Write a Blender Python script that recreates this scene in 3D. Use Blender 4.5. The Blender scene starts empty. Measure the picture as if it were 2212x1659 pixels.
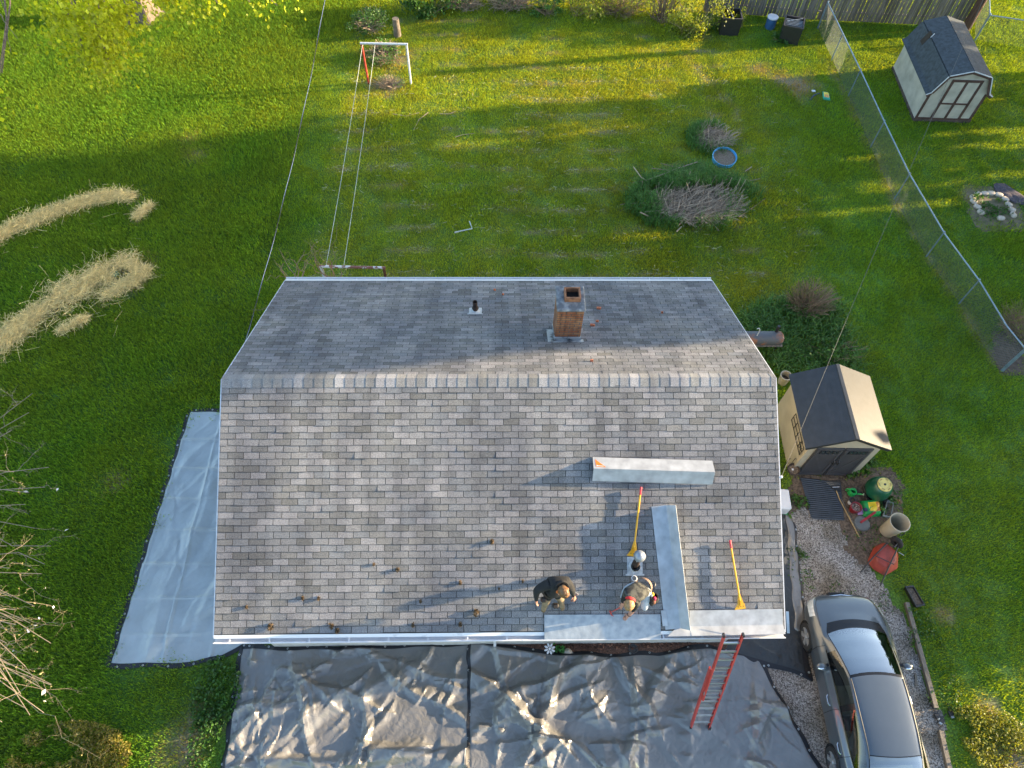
import bpy, bmesh, math, random
import numpy as np
from mathutils import Matrix, Vector, Euler
R = math.radians
random.seed(7); rng = np.random.default_rng(7)
scene = bpy.context.scene
COL = scene.collection

# ------------------------------------------------------------------ camera
cam_d = bpy.data.cameras.new('camera'); cam = bpy.data.objects.new('camera', cam_d); COL.objects.link(cam)
FOC, PIT, YAW, ROL = 1545.0, 1.0140, .0387, .0303
CAM = np.array([-.0702, -7.5276, 17.402])
_fw = np.array([math.sin(YAW)*math.cos(PIT), math.cos(YAW)*math.cos(PIT), -math.sin(PIT)])
_r = np.cross(_fw, [0, 0, 1]); _r /= np.linalg.norm(_r); _u = np.cross(_r, _fw)
_r2 = _r*math.cos(ROL)+_u*math.sin(ROL); _u2 = _u*math.cos(ROL)-_r*math.sin(ROL)
mw = Matrix(((_r2[0], _u2[0], -_fw[0], CAM[0]), (_r2[1], _u2[1], -_fw[1], CAM[1]), (_r2[2], _u2[2], -_fw[2], CAM[2]), (0, 0, 0, 1)))
cam.matrix_world = mw
cam_d.sensor_width = 36.0; cam_d.lens = 36.0*FOC/2212.0
cam_d.clip_start = .1; cam_d.clip_end = 800
scene.camera = cam
scene.render.resolution_x = 1024; scene.render.resolution_y = 768

# ------------------------------------------------------------------ light
SUN_EL = 12.5
TS = Vector((1.0, 0.143, math.tan(R(SUN_EL)))).normalized()      # towards the sun
world = bpy.data.worlds.new('World'); scene.world = world; world.use_nodes = True
wn = world.node_tree; bg = wn.nodes['Background']
sky = wn.nodes.new('ShaderNodeTexSky'); sky.sky_type = 'NISHITA'; sky.sun_disc = False
sky.sun_elevation = R(SUN_EL); sky.sun_rotation = math.atan2(TS.x, TS.y)
sky.altitude = 100; sky.air_density = 1.0; sky.dust_density = 1.2; sky.ozone_density = 1.0
wn.links.new(sky.outputs[0], bg.inputs[0]); bg.inputs[1].default_value = 0.15
sun_d = bpy.data.lights.new('sun', 'SUN'); sun_d.energy = 5.0; sun_d.angle = R(.6); sun_d.color = (1.0, .77, .48)
sun = bpy.data.objects.new('sun', sun_d); COL.objects.link(sun)
sun.rotation_euler = (-TS).to_track_quat('-Z', 'Y').to_euler()
scene.view_settings.view_transform = 'Standard'; scene.view_settings.look = 'None'
scene.view_settings.exposure = 2.0; scene.view_settings.gamma = 1.0

# ------------------------------------------------------------------ helpers
def ray(x, y): return _fw*FOC + _r2*(x-1106) + _u2*(829.5-y)
def G(x, y, z=0.0):
    d = ray(x, y); t = (z-CAM[2])/d[2]; return Vector(CAM+t*d)
SL = .470; CS, SS = math.cos(SL), math.sin(SL); ZR = 5.5; LR = 4.9156; WH = 5.45
def F(u, v, h=0.0): return Vector((u, -v*CS-h*SS, ZR-v*SS+h*CS))     # front roof slope: across, down the slope, above it
def B(u, v, h=0.0): return Vector((u, v*CS+h*SS, ZR-v*SS+h*CS))
def onplane(x, y, o, n):
    d = ray(x, y); o = np.array(o); n = np.array(n); t = ((o-CAM)@n)/(d@n); return CAM+t*d
def RF(x, y, h=0.0):                                                 # picture point -> (u, v) on the front slope
    p = onplane(x, y, F(0, 0, h), (0, -SS, CS)); return p[0], -(p[1]+h*SS)/CS
def RBk(x, y, h=0.0):
    p = onplane(x, y, B(0, 0, h), (0, SS, CS)); return p[0], (p[1]-h*SS)/CS
def FM(u, v, h=0.0, rot=0.0):                                        # frame on the front slope: x across, y up the slope, z off it
    m = Matrix(((1, 0, 0), (0, CS, -SS), (0, SS, CS))).to_4x4(); m.translation = F(u, v, h)
    return m @ Matrix.Rotation(rot, 4, 'Z')
def BM(u, v, h=0.0, rot=0.0):                                        # back slope: y points down the slope (away)
    m = Matrix(((1, 0, 0), (0, CS, SS), (0, -SS, CS))).to_4x4(); m.translation = B(u, v, h)
    return m @ Matrix.Rotation(rot, 4, 'Z')
def TR(x=0, y=0, z=0, rz=0, rx=0, ry=0): return Matrix.Translation((x, y, z)) @ Euler((rx, ry, rz)).to_matrix().to_4x4()
def fit_height(xb, yb, xt, yt):                                      # height of an upright whose foot and top are seen
    b = np.array(G(xb, yb)); best = (1e9, 0)
    for h in np.arange(.05, 9, .01):
        v = b+[0, 0, h]-CAM; z = v@_fw
        e = (1106+FOC*(v@_r2)/z-xt)**2+(829.5-FOC*(v@_u2)/z-yt)**2
        if e < best[0]: best = (e, h)
    return best[1]

class MB:
    def __init__(s): s.v = []; s.f = []; s.m = []
    def add(s, vs, fs, mi=0, M=None):
        o = len(s.v)
        if M is not None: vs = [M @ Vector(q) for q in vs]
        s.v += [tuple(q) for q in vs]; s.f += [tuple(i+o for i in g) for g in fs]; s.m += [mi]*len(fs); return s
    def box(s, cx, cy, cz, sx, sy, sz, mi=0, M=None):
        x, y, z = sx/2, sy/2, sz/2
        vs = [(cx+a*x, cy+b*y, cz+c*z) for a in (-1, 1) for b in (-1, 1) for c in (-1, 1)]
        return s.add(vs, [(0, 1, 3, 2), (4, 6, 7, 5), (0, 4, 5, 1), (2, 3, 7, 6), (0, 2, 6, 4), (1, 5, 7, 3)], mi, M)
    def bar(s, p0, p1, w, t, up=(0, 0, 1), mi=0):                    # rectangular bar along p0-p1
        p0, p1 = Vector(p0), Vector(p1); d = (p1-p0); L = d.length; d.normalize()
        up = Vector(up); x = d.cross(up); x = x.normalized() if x.length > 1e-5 else Vector((1, 0, 0)); z = x.cross(d)
        M = Matrix((x, d, z)).transposed().to_4x4(); M.translation = (p0+p1)/2
        return s.box(0, 0, 0, w, L, t, mi, M)
    def tube(s, pts, r, n=8, mi=0, caps=True, M=None):
        pts = [Vector(p) for p in pts]; k = len(pts); rs = r if isinstance(r, (list, tuple)) else [r]*k
        vs = []; ref = None
        for i, p in enumerate(pts):
            d = (pts[min(i+1, k-1)]-pts[max(i-1, 0)])
            d = d.normalized() if d.length > 1e-9 else Vector((0, 0, 1))
            if ref is None: ref = Vector((0, 0, 1)) if abs(d.z) < .9 else Vector((1, 0, 0))
            x = d.cross(ref); x = x.normalized() if x.length > 1e-6 else d.orthogonal().normalized(); y = x.cross(d).normalized(); ref = y
            for j in range(n):
                a = 2*math.pi*j/n; vs.append(p+x*(rs[i]*math.cos(a))+y*(rs[i]*math.sin(a)))
        fs = [(i*n+j, i*n+(j+1) % n, (i+1)*n+(j+1) % n, (i+1)*n+j) for i in range(k-1) for j in range(n)]
        if caps: fs += [tuple(range(n))[::-1], tuple((k-1)*n+j for j in range(n))]
        return s.add(vs, fs, mi, M)
    def lathe(s, prof, n=24, M=None, mi=0, sx=1, sy=1):
        vs = []; fs = []; k = len(prof)
        for r, z in prof:
            for j in range(n):
                a = 2*math.pi*j/n; vs.append((r*math.cos(a)*sx, r*math.sin(a)*sy, z))
        for i in range(k-1):
            for j in range(n): fs.append((i*n+j, i*n+(j+1) % n, (i+1)*n+(j+1) % n, (i+1)*n+j))
        if prof[0][0] > 1e-4 and False: fs.append(tuple(range(n))[::-1])
        return s.add(vs, fs, mi, M)
    def disc(s, r, z, n=24, M=None, mi=0, sx=1, sy=1):
        return s.add([(r*math.cos(2*math.pi*j/n)*sx, r*math.sin(2*math.pi*j/n)*sy, z) for j in range(n)], [tuple(range(n))], mi, M)
    def prism(s, pts, z0, z1, M=None, mi=0):
        n = len(pts); vs = [(x, y, z0) for x, y in pts]+[(x, y, z1) for x, y in pts]
        fs = [tuple(range(n))[::-1], tuple(range(n, 2*n))]+[(i, (i+1) % n, n+(i+1) % n, n+i) for i in range(n)]
        return s.add(vs, fs, mi, M)
    def ball(s, c, r, n=10, M=None, mi=0, sz=(1, 1, 1)):
        k = n//2+1; prof = [(math.sin(math.pi*i/(k-1)), -math.cos(math.pi*i/(k-1))) for i in range(k)]
        vs = []; fs = []
        for q, z in prof:
            for j in range(n):
                a = 2*math.pi*j/n; vs.append((c[0]+r*q*math.cos(a)*sz[0], c[1]+r*q*math.sin(a)*sz[1], c[2]+r*z*sz[2]))
        for i in range(k-1):
            for j in range(n): fs.append((i*n+j, i*n+(j+1) % n, (i+1)*n+(j+1) % n, (i+1)*n+j))
        return s.add(vs, fs, mi, M)
    def build(s, name, mats, parent=None, smooth=False, bevel=0, world=False, seg=1, clean=True):
        me = bpy.data.meshes.new(name)
        vs = s.v
        if world and parent is not None:
            mi = ROOTM[parent.name].inverted(); vs = [mi @ Vector(q) for q in vs]
        me.from_pydata(vs, [], s.f)
        if not isinstance(mats, (list, tuple)): mats = [mats]
        for m in mats: me.materials.append(m)
        if len(mats) > 1: me.polygons.foreach_set('material_index', s.m)
        if clean or bevel:
            bm = bmesh.new(); bm.from_mesh(me)
            bmesh.ops.remove_doubles(bm, verts=bm.verts, dist=1e-5)
            bmesh.ops.recalc_face_normals(bm, faces=bm.faces)
            if bevel:
                es = [e for e in bm.edges if len(e.link_faces) == 2 and e.calc_face_angle(0) > R(28)]
                bmesh.ops.bevel(bm, geom=es, offset=bevel, segments=seg, affect='EDGES', profile=.5, clamp_overlap=True)
            bm.to_mesh(me); bm.free()
        if smooth:
            me.polygons.foreach_set('use_smooth', [True]*len(me.polygons)); me.set_sharp_from_angle(angle=R(40))
        o = bpy.data.objects.new(name, me); COL.objects.link(o)
        if parent is not None: o.parent = parent; ROOTM[o.name] = ROOTM[parent.name] if not world or True else None
        else: ROOTM[o.name] = Matrix.Identity(4)
        return o
ROOTM = {}
def tag(o, label=None, cat=None, group=None, kind=None):
    if label: o['label'] = label
    if cat: o['category'] = cat
    if group: o['group'] = group
    if kind: o['kind'] = kind
    return o
def thing(name, label, cat, M=None, group=None):
    o = bpy.data.objects.new(name, None); COL.objects.link(o); o.empty_display_size = .1
    if M is None: M = Matrix.Identity(4)
    elif not isinstance(M, Matrix): M = Matrix.Translation(M)
    o.matrix_basis = M; ROOTM[o.name] = M.copy(); return tag(o, label, cat, group)
def copy_tree(o, M=None, parent=None):
    c = o.copy(); COL.objects.link(c); ROOTM[c.name] = M if M is not None else Matrix.Identity(4)
    if parent is not None: c.parent = parent
    if M is not None: c.matrix_basis = M
    for ch in list(o.children): copy_tree(ch, None, c)
    return c
def rawmesh(name, v, f, mats, parent=None, smooth=False, mi=None):   # numpy arrays, faces all of one size
    me = bpy.data.meshes.new(name); v = np.asarray(v, dtype=np.float32); f = np.asarray(f, dtype=np.int32)
    n, k = f.shape
    me.vertices.add(len(v)); me.vertices.foreach_set('co', v.ravel())
    me.loops.add(n*k); me.loops.foreach_set('vertex_index', f.ravel())
    me.polygons.add(n); me.polygons.foreach_set('loop_start', np.arange(0, n*k, k, dtype=np.int32))
    if not isinstance(mats, (list, tuple)): mats = [mats]
    for m in mats: me.materials.append(m)
    if mi is not None: me.polygons.foreach_set('material_index', np.asarray(mi, dtype=np.int32))
    me.update(calc_edges=True); me.validate()
    me.polygons.foreach_set('use_smooth', np.full(len(me.polygons), smooth, dtype=bool))
    o = bpy.data.objects.new(name, me); COL.objects.link(o)
    if parent is not None: o.parent = parent; ROOTM[o.name] = ROOTM[parent.name]
    return o
def loc(pts, parent):                                                # world points -> a thing's own frame
    m = np.array(ROOTM[parent.name].inverted()); pts = np.asarray(pts, dtype=float)
    return pts@m[:3, :3].T+m[:3, 3]
def rot_rand(n, tilt=1.0):
    a = rng.uniform(0, 2*np.pi, n); t = rng.normal(0, 1, (n, 3)); t[:, 2] = np.abs(t[:, 2])/max(tilt, 1e-3)
    nz = t/np.linalg.norm(t, axis=1, keepdims=True)
    ref = np.stack([np.cos(a), np.sin(a), rng.normal(0, .5, n)], 1); x = np.cross(nz, ref); x /= np.linalg.norm(x, axis=1, keepdims=True)
    return x, np.cross(nz, x), nz
def leaves(name, c, size, mats, parent=None, tilt=1.0, aspect=.6, jit=.35):
    c = np.asarray(c, float); n = len(c); x, y, z = rot_rand(n, tilt)
    s = (size*(1+rng.uniform(-jit, jit, n)))[:, None]
    a = c-x*s*.5; b = c+y*s*aspect*.5+z*s*.10; d = c+x*s*.5; e = c-y*s*aspect*.5+z*s*.10
    v = np.stack([a, b, d, e], 1).reshape(-1, 3); f = np.arange(4*n).reshape(n, 4)
    return rawmesh(name, v, f, mats, parent)
def straws(name, p0, p1, r, mats, parent=None):                      # thin three-sided sticks
    p0 = np.asarray(p0, float); p1 = np.asarray(p1, float); n = len(p0); d = p1-p0; d /= (np.linalg.norm(d, axis=1, keepdims=True)+1e-9)
    ref = np.where(np.abs(d[:, 2:3]) < .9, np.array([[0, 0, 1.]]), np.array([[1., 0, 0]])); x = np.cross(d, ref); x /= np.linalg.norm(x, axis=1, keepdims=True); y = np.cross(d, x)
    r = (np.ones(n)*r)[:, None]; V = []
    for e in (p0, p1):
        for k in range(3): V.append(e+r*(x*math.cos(2.094*k)+y*math.sin(2.094*k)))
    v = np.stack(V, 1).reshape(-1, 3); base = (np.arange(n)*6)[:, None]
    f = np.concatenate([base+np.array([[k, (k+1) % 3, 3+(k+1) % 3, 3+k]]) for k in range(3)], 0)
    return rawmesh(name, v, f, mats, parent)

# ------------------------------------------------------------------ materials
def _n(nt, t, **kw):
    n = nt.nodes.new(t)
    for k, v in kw.items(): setattr(n, k, v)
    return n
def mat(name, col, rough=.6, metal=0.0, var=.18, scale=6.0, bump=0.0, bscale=40.0, spec=.5, col2=None, detail=6.0, coat=0.0, attr=None, island=0.0, trans=0.0, tcol=None, stretch=None, coord='Object', emit=None, contrast=None):
    m = bpy.data.materials.new(name); m.use_nodes = True; nt = m.node_tree; L = nt.links.new
    p = nt.nodes['Principled BSDF']; out = nt.nodes['Material Output']
    p.inputs['Roughness'].default_value = rough; p.inputs['Metallic'].default_value = metal
    p.inputs['Specular IOR Level'].default_value = spec
    if coat: p.inputs['Coat Weight'].default_value = coat; p.inputs['Coat Roughness'].default_value = .05
    tc = _n(nt, 'ShaderNodeTexCoord'); vec = tc.outputs[coord]
    if stretch:
        mp = _n(nt, 'ShaderNodeMapping'); mp.inputs['Scale'].default_value = stretch; L(vec, mp.inputs[0]); vec = mp.outputs[0]
    c1 = tuple(col); c2 = tuple(col2) if col2 else tuple(min(1, c*(1+var)) for c in col)
    if not col2: c1 = tuple(c*(1-var) for c in col)
    nz = _n(nt, 'ShaderNodeTexNoise'); nz.inputs['Scale'].default_value = scale; nz.inputs['Detail'].default_value = detail; L(vec, nz.inputs['Vector'])
    rp = _n(nt, 'ShaderNodeValToRGB'); lo, hi = contrast or (.3, .7); rp.color_ramp.elements[0].position = lo; rp.color_ramp.elements[1].position = hi
    rp.color_ramp.elements[0].color = c1+(1,); rp.color_ramp.elements[1].color = c2+(1,); L(nz.outputs[0], rp.inputs[0]); c = rp.outputs[0]
    def mul(c, val):
        x = _n(nt, 'ShaderNodeMix', data_type='RGBA', blend_type='MULTIPLY'); x.inputs[0].default_value = 1; L(c, x.inputs[6]); L(val, x.inputs[7]); return x.outputs[2]
    if attr:
        a = _n(nt, 'ShaderNodeAttribute', attribute_name=attr); c = mul(c, a.outputs['Color'])
    if island:
        g = _n(nt, 'ShaderNodeNewGeometry'); mr = _n(nt, 'ShaderNodeMapRange'); mr.inputs[3].default_value = 1-island; mr.inputs[4].default_value = 1+island
        L(g.outputs['Random Per Island'], mr.inputs[0]); c = mul(c, mr.outputs[0])
    L(c, p.inputs['Base Color'])
    if bump:
        bn = _n(nt, 'ShaderNodeTexNoise'); bn.inputs['Scale'].default_value = bscale; bn.inputs['Detail'].default_value = 8; L(vec, bn.inputs['Vector'])
        b = _n(nt, 'ShaderNodeBump'); b.inputs['Strength'].default_value = min(1, bump); b.inputs['Distance'].default_value = .02; L(bn.outputs[0], b.inputs['Height']); L(b.outputs[0], p.inputs['Normal'])
    if trans:
        t = _n(nt, 'ShaderNodeBsdfTranslucent'); x = _n(nt, 'ShaderNodeMixShader'); x.inputs[0].default_value = trans
        if tcol:
            k = _n(nt, 'ShaderNodeMix', data_type='RGBA', blend_type='MULTIPLY'); k.inputs[0].default_value = 1; L(c, k.inputs[6]); k.inputs[7].default_value = tuple(tcol)+(1,); L(k.outputs[2], t.inputs[0])
        else: L(c, t.inputs[0])
        L(p.outputs[0], x.inputs[1]); L(t.outputs[0], x.inputs[2]); L(x.outputs[0], out.inputs[0])
    return m
M_black = mat('black plastic', (.02, .02, .022), .45)
M_dark = mat('dark rubber', (.016, .016, .017), .8)
M_white = mat('white painted metal', (.62, .63, .66), .4, var=.05)
M_wood = mat('weathered wood', (.16, .14, .115), .85, var=.35, scale=5, stretch=(12, 1.2, 12), bump=.4)
M_galv = mat('galvanised metal', (.30, .34, .38), .5, .35, var=.2, scale=3.0, bump=.12, bscale=9)
M_twig = mat('dry twig', (.24, .17, .11), .9, island=.4)
M_straw = mat('dry straw', (.80, .62, .27), .8, island=.3)
M_rust = mat('rusty metal', (.13, .055, .03), .8, .2, var=.6, scale=9, bump=.3)
M_stone = mat('pale stone', (.50, .43, .35), .85, var=.25, scale=12, bump=.4)
M_red = mat('red paint', (.42, .035, .025), .4)
M_green = mat('green plastic', (.02, .20, .05), .4)
M_leaf = mat('garden leaf', (.05, .13, .02), .5, var=.3, island=.35, trans=.35, tcol=(1.5, 1.3, .5))
M_leafy = mat('young yellow leaf', (.16, .24, .03), .5, var=.3, island=.3, trans=.45, tcol=(1.4, 1.2, .5))
M_soil = mat('garden soil', (.07, .05, .035), .95, var=.4, scale=14, bump=.8)
# ------------------------------------------------------------------ ground
def P2(*pix, z=0.0): return [tuple(G(x, y, z).xy) for x, y in pix]
GRAVEL = P2((1560, 1385), (1700, 1120), (1735, 1025), (1860, 1035), (1880, 1160), (1850, 1180), (1930, 1290), (1960, 1340), (2010, 1480), (2060, 1659), (2110, 1800), (1500, 1800), (1600, 1500))
BED_FRONT = P2((1060, 1376), (1620, 1370), (1600, 1425), (1060, 1425))
PLANT_BED = P2((1600, 690), (1680, 640), (1800, 640), (1850, 720), (1870, 780), (1820, 830), (1700, 830), (1640, 760))
SHED_BED = P2((1690, 990), (1830, 1010), (1930, 1000), (1960, 1060), (1930, 1190), (1860, 1230), (1800, 1100), (1730, 1110), (1690, 1120))
ROCK_BED = P2((2072, 404), (2150, 400), (2212, 420), (2225, 500), (2120, 500), (2085, 460))
FAR_BED = P2((2140, 715), (2230, 720), (2240, 810), (2160, 808), (2125, 760))
HOUSE_R = [(-5.2, -3.8), (5.2, -3.8), (5.2, 3.9), (-5.2, 3.9)]
TARP_L = P2((408, 884), (560, 884), (560, 1395), (500, 1430), (228, 1442))
TARP_F = P2((520, 1388), (1745, 1385), (1770, 1700), (465, 1700))
TARP_S = P2((1690, 1100), (1745, 1230), (1745, 1470), (1640, 1450), (1600, 1380))
def inpoly(x, y, poly):
    r = np.zeros(x.shape, bool); n = len(poly)
    for i in range(n):
        (x0, y0), (x1, y1) = poly[i], poly[(i+1) % n]
        if abs(y1-y0) < 1e-9: continue
        c = ((y0 > y) != (y1 > y)) & (x < (x1-x0)*(y-y0)/(y1-y0)+x0); r ^= c
    return r
def pdist(x, y, poly):                                               # distance outside (+) / inside (-)
    d = np.full(x.shape, 1e9); n = len(poly)
    for i in range(n):
        a = np.array(poly[i]); b = np.array(poly[(i+1) % n]); e = b-a; t = np.clip(((x-a[0])*e[0]+(y-a[1])*e[1])/(e@e+1e-12), 0, 1)
        d = np.minimum(d, np.hypot(x-a[0]-t*e[0], y-a[1]-t*e[1]))
    return np.where(inpoly(x, y, poly), -d, d)
_tabs = {}
def vnoise(x, y, sc, seed):                                          # smooth value noise 0..1
    if seed not in _tabs: _tabs[seed] = np.random.default_rng(seed).uniform(0, 1, (256, 256))
    T = _tabs[seed]; x = np.asarray(x)*sc+1000.3; y = np.asarray(y)*sc+1000.7; xi = np.floor(x).astype(int); yi = np.floor(y).astype(int); fx = x-xi; fy = y-yi
    fx = fx*fx*(3-2*fx); fy = fy*fy*(3-2*fy)
    a = T[xi % 256, yi % 256]; b = T[(xi+1) % 256, yi % 256]; c = T[xi % 256, (yi+1) % 256]; d = T[(xi+1) % 256, (yi+1) % 256]
    return (a*(1-fx)+b*fx)*(1-fy)+(c*(1-fx)+d*fx)*fy
def fbm(x, y, sc, seed): return .5*vnoise(x, y, sc, seed)+.28*vnoise(x, y, sc*2.1, seed+1)+.15*vnoise(x, y, sc*4.3, seed+2)+.07*vnoise(x, y, sc*9, seed+3)
STRAW = []                                                           # centre lines of the straw rows
def row(*pix): STRAW.append([np.array(G(x, y).xy) for x, y in pix])
row((-40, 770), (40, 715), (120, 660), (190, 615), (250, 585), (300, 578)); row((220, 640), (300, 610), (310, 580))
row((-40, 540), (40, 490), (110, 465), (180, 440), (240, 425), (290, 430)); row((295, 475), (330, 445))
row((130, 720), (190, 690))
STRAW_W = [.50, .36, .28, .18, .14]
def straw_d(x, y):
    d = np.full(x.shape, 9.0)
    for ln, w in zip(STRAW, STRAW_W):
        for a, b in zip(ln[:-1], ln[1:]):
            e = b-a; t = np.clip(((x-a[0])*e[0]+(y-a[1])*e[1])/(e@e), 0, 1); d = np.minimum(d, np.hypot(x-a[0]-t*e[0], y-a[1]-t*e[1])/w)
    return d
BARE = [((413, 297), .35), ((424, 335), .40), ((1720, 185), .9), ((1690, 175), .5), ((390, 1620), .55), ((430, 1560), .45), ((2150, 440), .55), ((2100, 420), .4), ((850, 125), .8), ((835, 185), .7), ((1415, 470), .3), ((1640, 150), .5), ((300, 30), 1.0), ((2140, 1540), .35), ((1500, 1300), .1), ((250, 1040), .3), ((2180, 1650), .7), ((2040, 1330), .28)]
BARE = [(G(*p), r) for p, r in BARE]
def ground_tint(x, y):
    n1 = fbm(x, y, .22, 11); n2 = fbm(x, y, .9, 21); n3 = fbm(x, y, 3.0, 31)
    k = .62+.46*n1+.46*n2+.46*n3; hue = (fbm(x, y, .35, 61)-.5)*.34+(fbm(x, y, 1.7, 65)-.5)*.34
    col = np.stack([k*(1+hue), k*(1+.12*hue), k], 1)
    mown = np.clip((x+6.2)/.8, 0, 1)*np.clip((11.0-x)/1.5, 0, 1)*np.clip((y-3)/2, 0, 1)
    dry = np.clip((fbm(x, y, .5, 41)-.48)*4, 0, 1)
    col *= 1-.13*np.clip((-6.2-x)/1.2, 0, 1)[:, None]*np.array([1.15, 1, 1])
    n4 = fbm(x, y, 6.0, 35); col *= (.83+.34*n4)[:, None]
    col *= (1+mown[:, None]*np.array([.38, .10, .12]))
    col *= (1+dry[:, None]*np.array([.55, .2, .1])*.25)
    # rows of dry clippings left across the mown yard
    ph = ((y+.12*np.sin(x*.7))*1.02) % 1.0
    line = np.exp(-((ph-.5)/.10)**2)*np.clip((fbm(x, y*.4, 1.3, 51)-.45)*5, 0, 1)*mown
    pale = line*.85
    for c, r in BARE:
        d = np.hypot(x-c.x, y-c.y)/r; pale = np.maximum(pale, np.clip(1.25-d-(n3-.5)*1.6, 0, 1)*.95)
    # ridge of clippings beside the mound and the fence foot
    for a, b in (((1480, 120), (1590, 240)), ((1590, 240), (1600, 300)), ((1790, 130), (1950, 470)), ((1950, 470), (2150, 780))):
        a = np.array(G(*a).xy); b = np.array(G(*b).xy); e = b-a; t = np.clip(((x-a[0])*e[0]+(y-a[1])*e[1])/(e@e), 0, 1)
        d = np.hypot(x-a[0]-t*e[0], y-a[1]-t*e[1]); pale = np.maximum(pale, np.clip(.6-d/.35+(n3-.5)*1.5, 0, .7))
    pale = np.maximum(pale, np.clip(1.3-straw_d(x, y)-(n3-.5), 0, 1)*.8)
    return col, pale
gx = np.arange(-32, 42.01, .2); gy = np.arange(-14, 32.01, .2)
XX, YY = np.meshgrid(gx, gy, indexing='ij'); nx, ny = XX.shape
idx = np.arange(nx*ny).reshape(nx, ny)
gf = np.stack([idx[:-1, :-1], idx[1:, :-1], idx[1:, 1:], idx[:-1, 1:]], -1).reshape(-1, 4)
gcol, gpale = ground_tint(XX.ravel(), YY.ravel())
M_lawn = bpy.data.materials.new('lawn soil and thatch'); M_lawn.use_nodes = True
def lawn_nodes(m, kind):
    nt = m.node_tree; L = nt.links.new; p = nt.nodes['Principled BSDF']; p.inputs['Roughness'].default_value = .8; p.inputs['Specular IOR Level'].default_value = .25
    a = _n(nt, 'ShaderNodeAttribute', attribute_name='tint', attribute_type=kind); b = _n(nt, 'ShaderNodeAttribute', attribute_name='pale', attribute_type=kind)
    base = _n(nt, 'ShaderNodeMix', data_type='RGBA', blend_type='MULTIPLY'); base.inputs[0].default_value = 1; L(a.outputs['Color'], base.inputs[6])
    return nt, L, p, base, b
nt, L, p, base, b = lawn_nodes(M_lawn, 'GEOMETRY')
base.inputs[7].default_value = (.065, .13, .016, 1)
tc = _n(nt, 'ShaderNodeTexCoord'); nz = _n(nt, 'ShaderNodeTexNoise'); nz.inputs['Scale'].default_value = 22; nz.inputs['Detail'].default_value = 8; L(tc.outputs['Object'], nz.inputs['Vector'])
mx = _n(nt, 'ShaderNodeMix', data_type='RGBA'); L(b.outputs['Fac'], mx.inputs[0]); L(base.outputs[2], mx.inputs[6]); mx.inputs[7].default_value = (.26, .20, .12, 1)
m2 = _n(nt, 'ShaderNodeMix', data_type='RGBA', blend_type='MULTIPLY'); m2.inputs[0].default_value = 1; L(mx.outputs[2], m2.inputs[6])
rp = _n(nt, 'ShaderNodeValToRGB'); rp.color_ramp.elements[0].position = .35; rp.color_ramp.elements[1].position = .65; rp.color_ramp.elements[0].color = (.45, .45, .45, 1); rp.color_ramp.elements[1].color = (1.25, 1.25, 1.25, 1); L(nz.outputs[0], rp.inputs[0]); L(rp.outputs[0], m2.inputs[7])
L(m2.outputs[2], p.inputs['Base Color'])
bp = _n(nt, 'ShaderNodeBump'); bp.inputs['Strength'].default_value = .3; bp.inputs['Distance'].default_value = .03; L(nz.outputs[0], bp.inputs['Height']); L(bp.outputs[0], p.inputs['Normal'])
ground = rawmesh('ground', np.stack([XX.ravel(), YY.ravel(), np.zeros(nx*ny)], 1), gf, M_lawn); tag(ground, kind='structure')
at = ground.data.attributes.new('tint', 'FLOAT_COLOR', 'POINT'); at.data.foreach_set('color', np.concatenate([gcol, np.ones((len(gcol), 1))], 1).astype(np.float32).ravel())
at = ground.data.attributes.new('pale', 'FLOAT', 'POINT'); at.data.foreach_set('value', gpale.astype(np.float32))
# the land beyond the yard, out to the horizon
far = MB()
for x0, x1, y0, y1 in ((-400, -32, -400, 400), (42, 400, -400, 400), (-32, 42, -400, -14), (-32, 42, 32, 400)):
    far.add([(x0, y0, 0), (x1, y0, 0), (x1, y1, 0), (x0, y1, 0)], [(0, 1, 2, 3)])
tag(far.build('far_ground', mat('distant grass', (.05, .095, .018), .9, scale=.4), clean=False), kind='structure')

def sheet(name, poly, z, m, jitter=.06, step=.07, bump=0.0, seed=3):
    """ground patch with a ragged outline, as a fine grid clipped to the polygon"""
    xs = [p[0] for p in poly]; ys = [p[1] for p in poly]
    X, Y = np.meshgrid(np.arange(min(xs)-.3, max(xs)+.3, step), np.arange(min(ys)-.3, max(ys)+.3, step), indexing='ij')
    d = pdist(X.ravel(), Y.ravel(), poly)+(fbm(X.ravel(), Y.ravel(), 1.6, seed)-.5)*jitter*8
    Z = z+bump*fbm(X.ravel(), Y.ravel(), 2.2, seed+5)*np.clip(-d*3, 0, 1)
    id_ = np.arange(X.size).reshape(X.shape); f = np.stack([id_[:-1, :-1], id_[1:, :-1], id_[1:, 1:], id_[:-1, 1:]], -1).reshape(-1, 4)
    f = f[(d[f] < 0).all(1)]; used = np.unique(f); re = -np.ones(X.size, int); re[used] = np.arange(len(used))
    return tag(rawmesh(name, np.stack([X.ravel(), Y.ravel(), Z], 1)[used], re[f], m, smooth=True), kind='structure')
M_gravel = bpy.data.materials.new('pale gravel'); M_gravel.use_nodes = True
nt = M_gravel.node_tree; L = nt.links.new; p = nt.nodes['Principled BSDF']; p.inputs['Roughness'].default_value = .9
tc = _n(nt, 'ShaderNodeTexCoord'); vo = _n(nt, 'ShaderNodeTexVoronoi'); vo.inputs['Scale'].default_value = 48; L(tc.outputs['Object'], vo.inputs['Vector'])
hs = _n(nt, 'ShaderNodeSeparateColor'); L(vo.outputs['Color'], hs.inputs[0])
rp = _n(nt, 'ShaderNodeValToRGB'); rp.color_ramp.elements[0].color = (.06, .05, .042, 1); rp.color_ramp.elements[1].color = (.50, .47, .45, 1); e = rp.color_ramp.elements.new(.45); e.color = (.25, .23, .215, 1); L(hs.outputs[0], rp.inputs[0])
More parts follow.
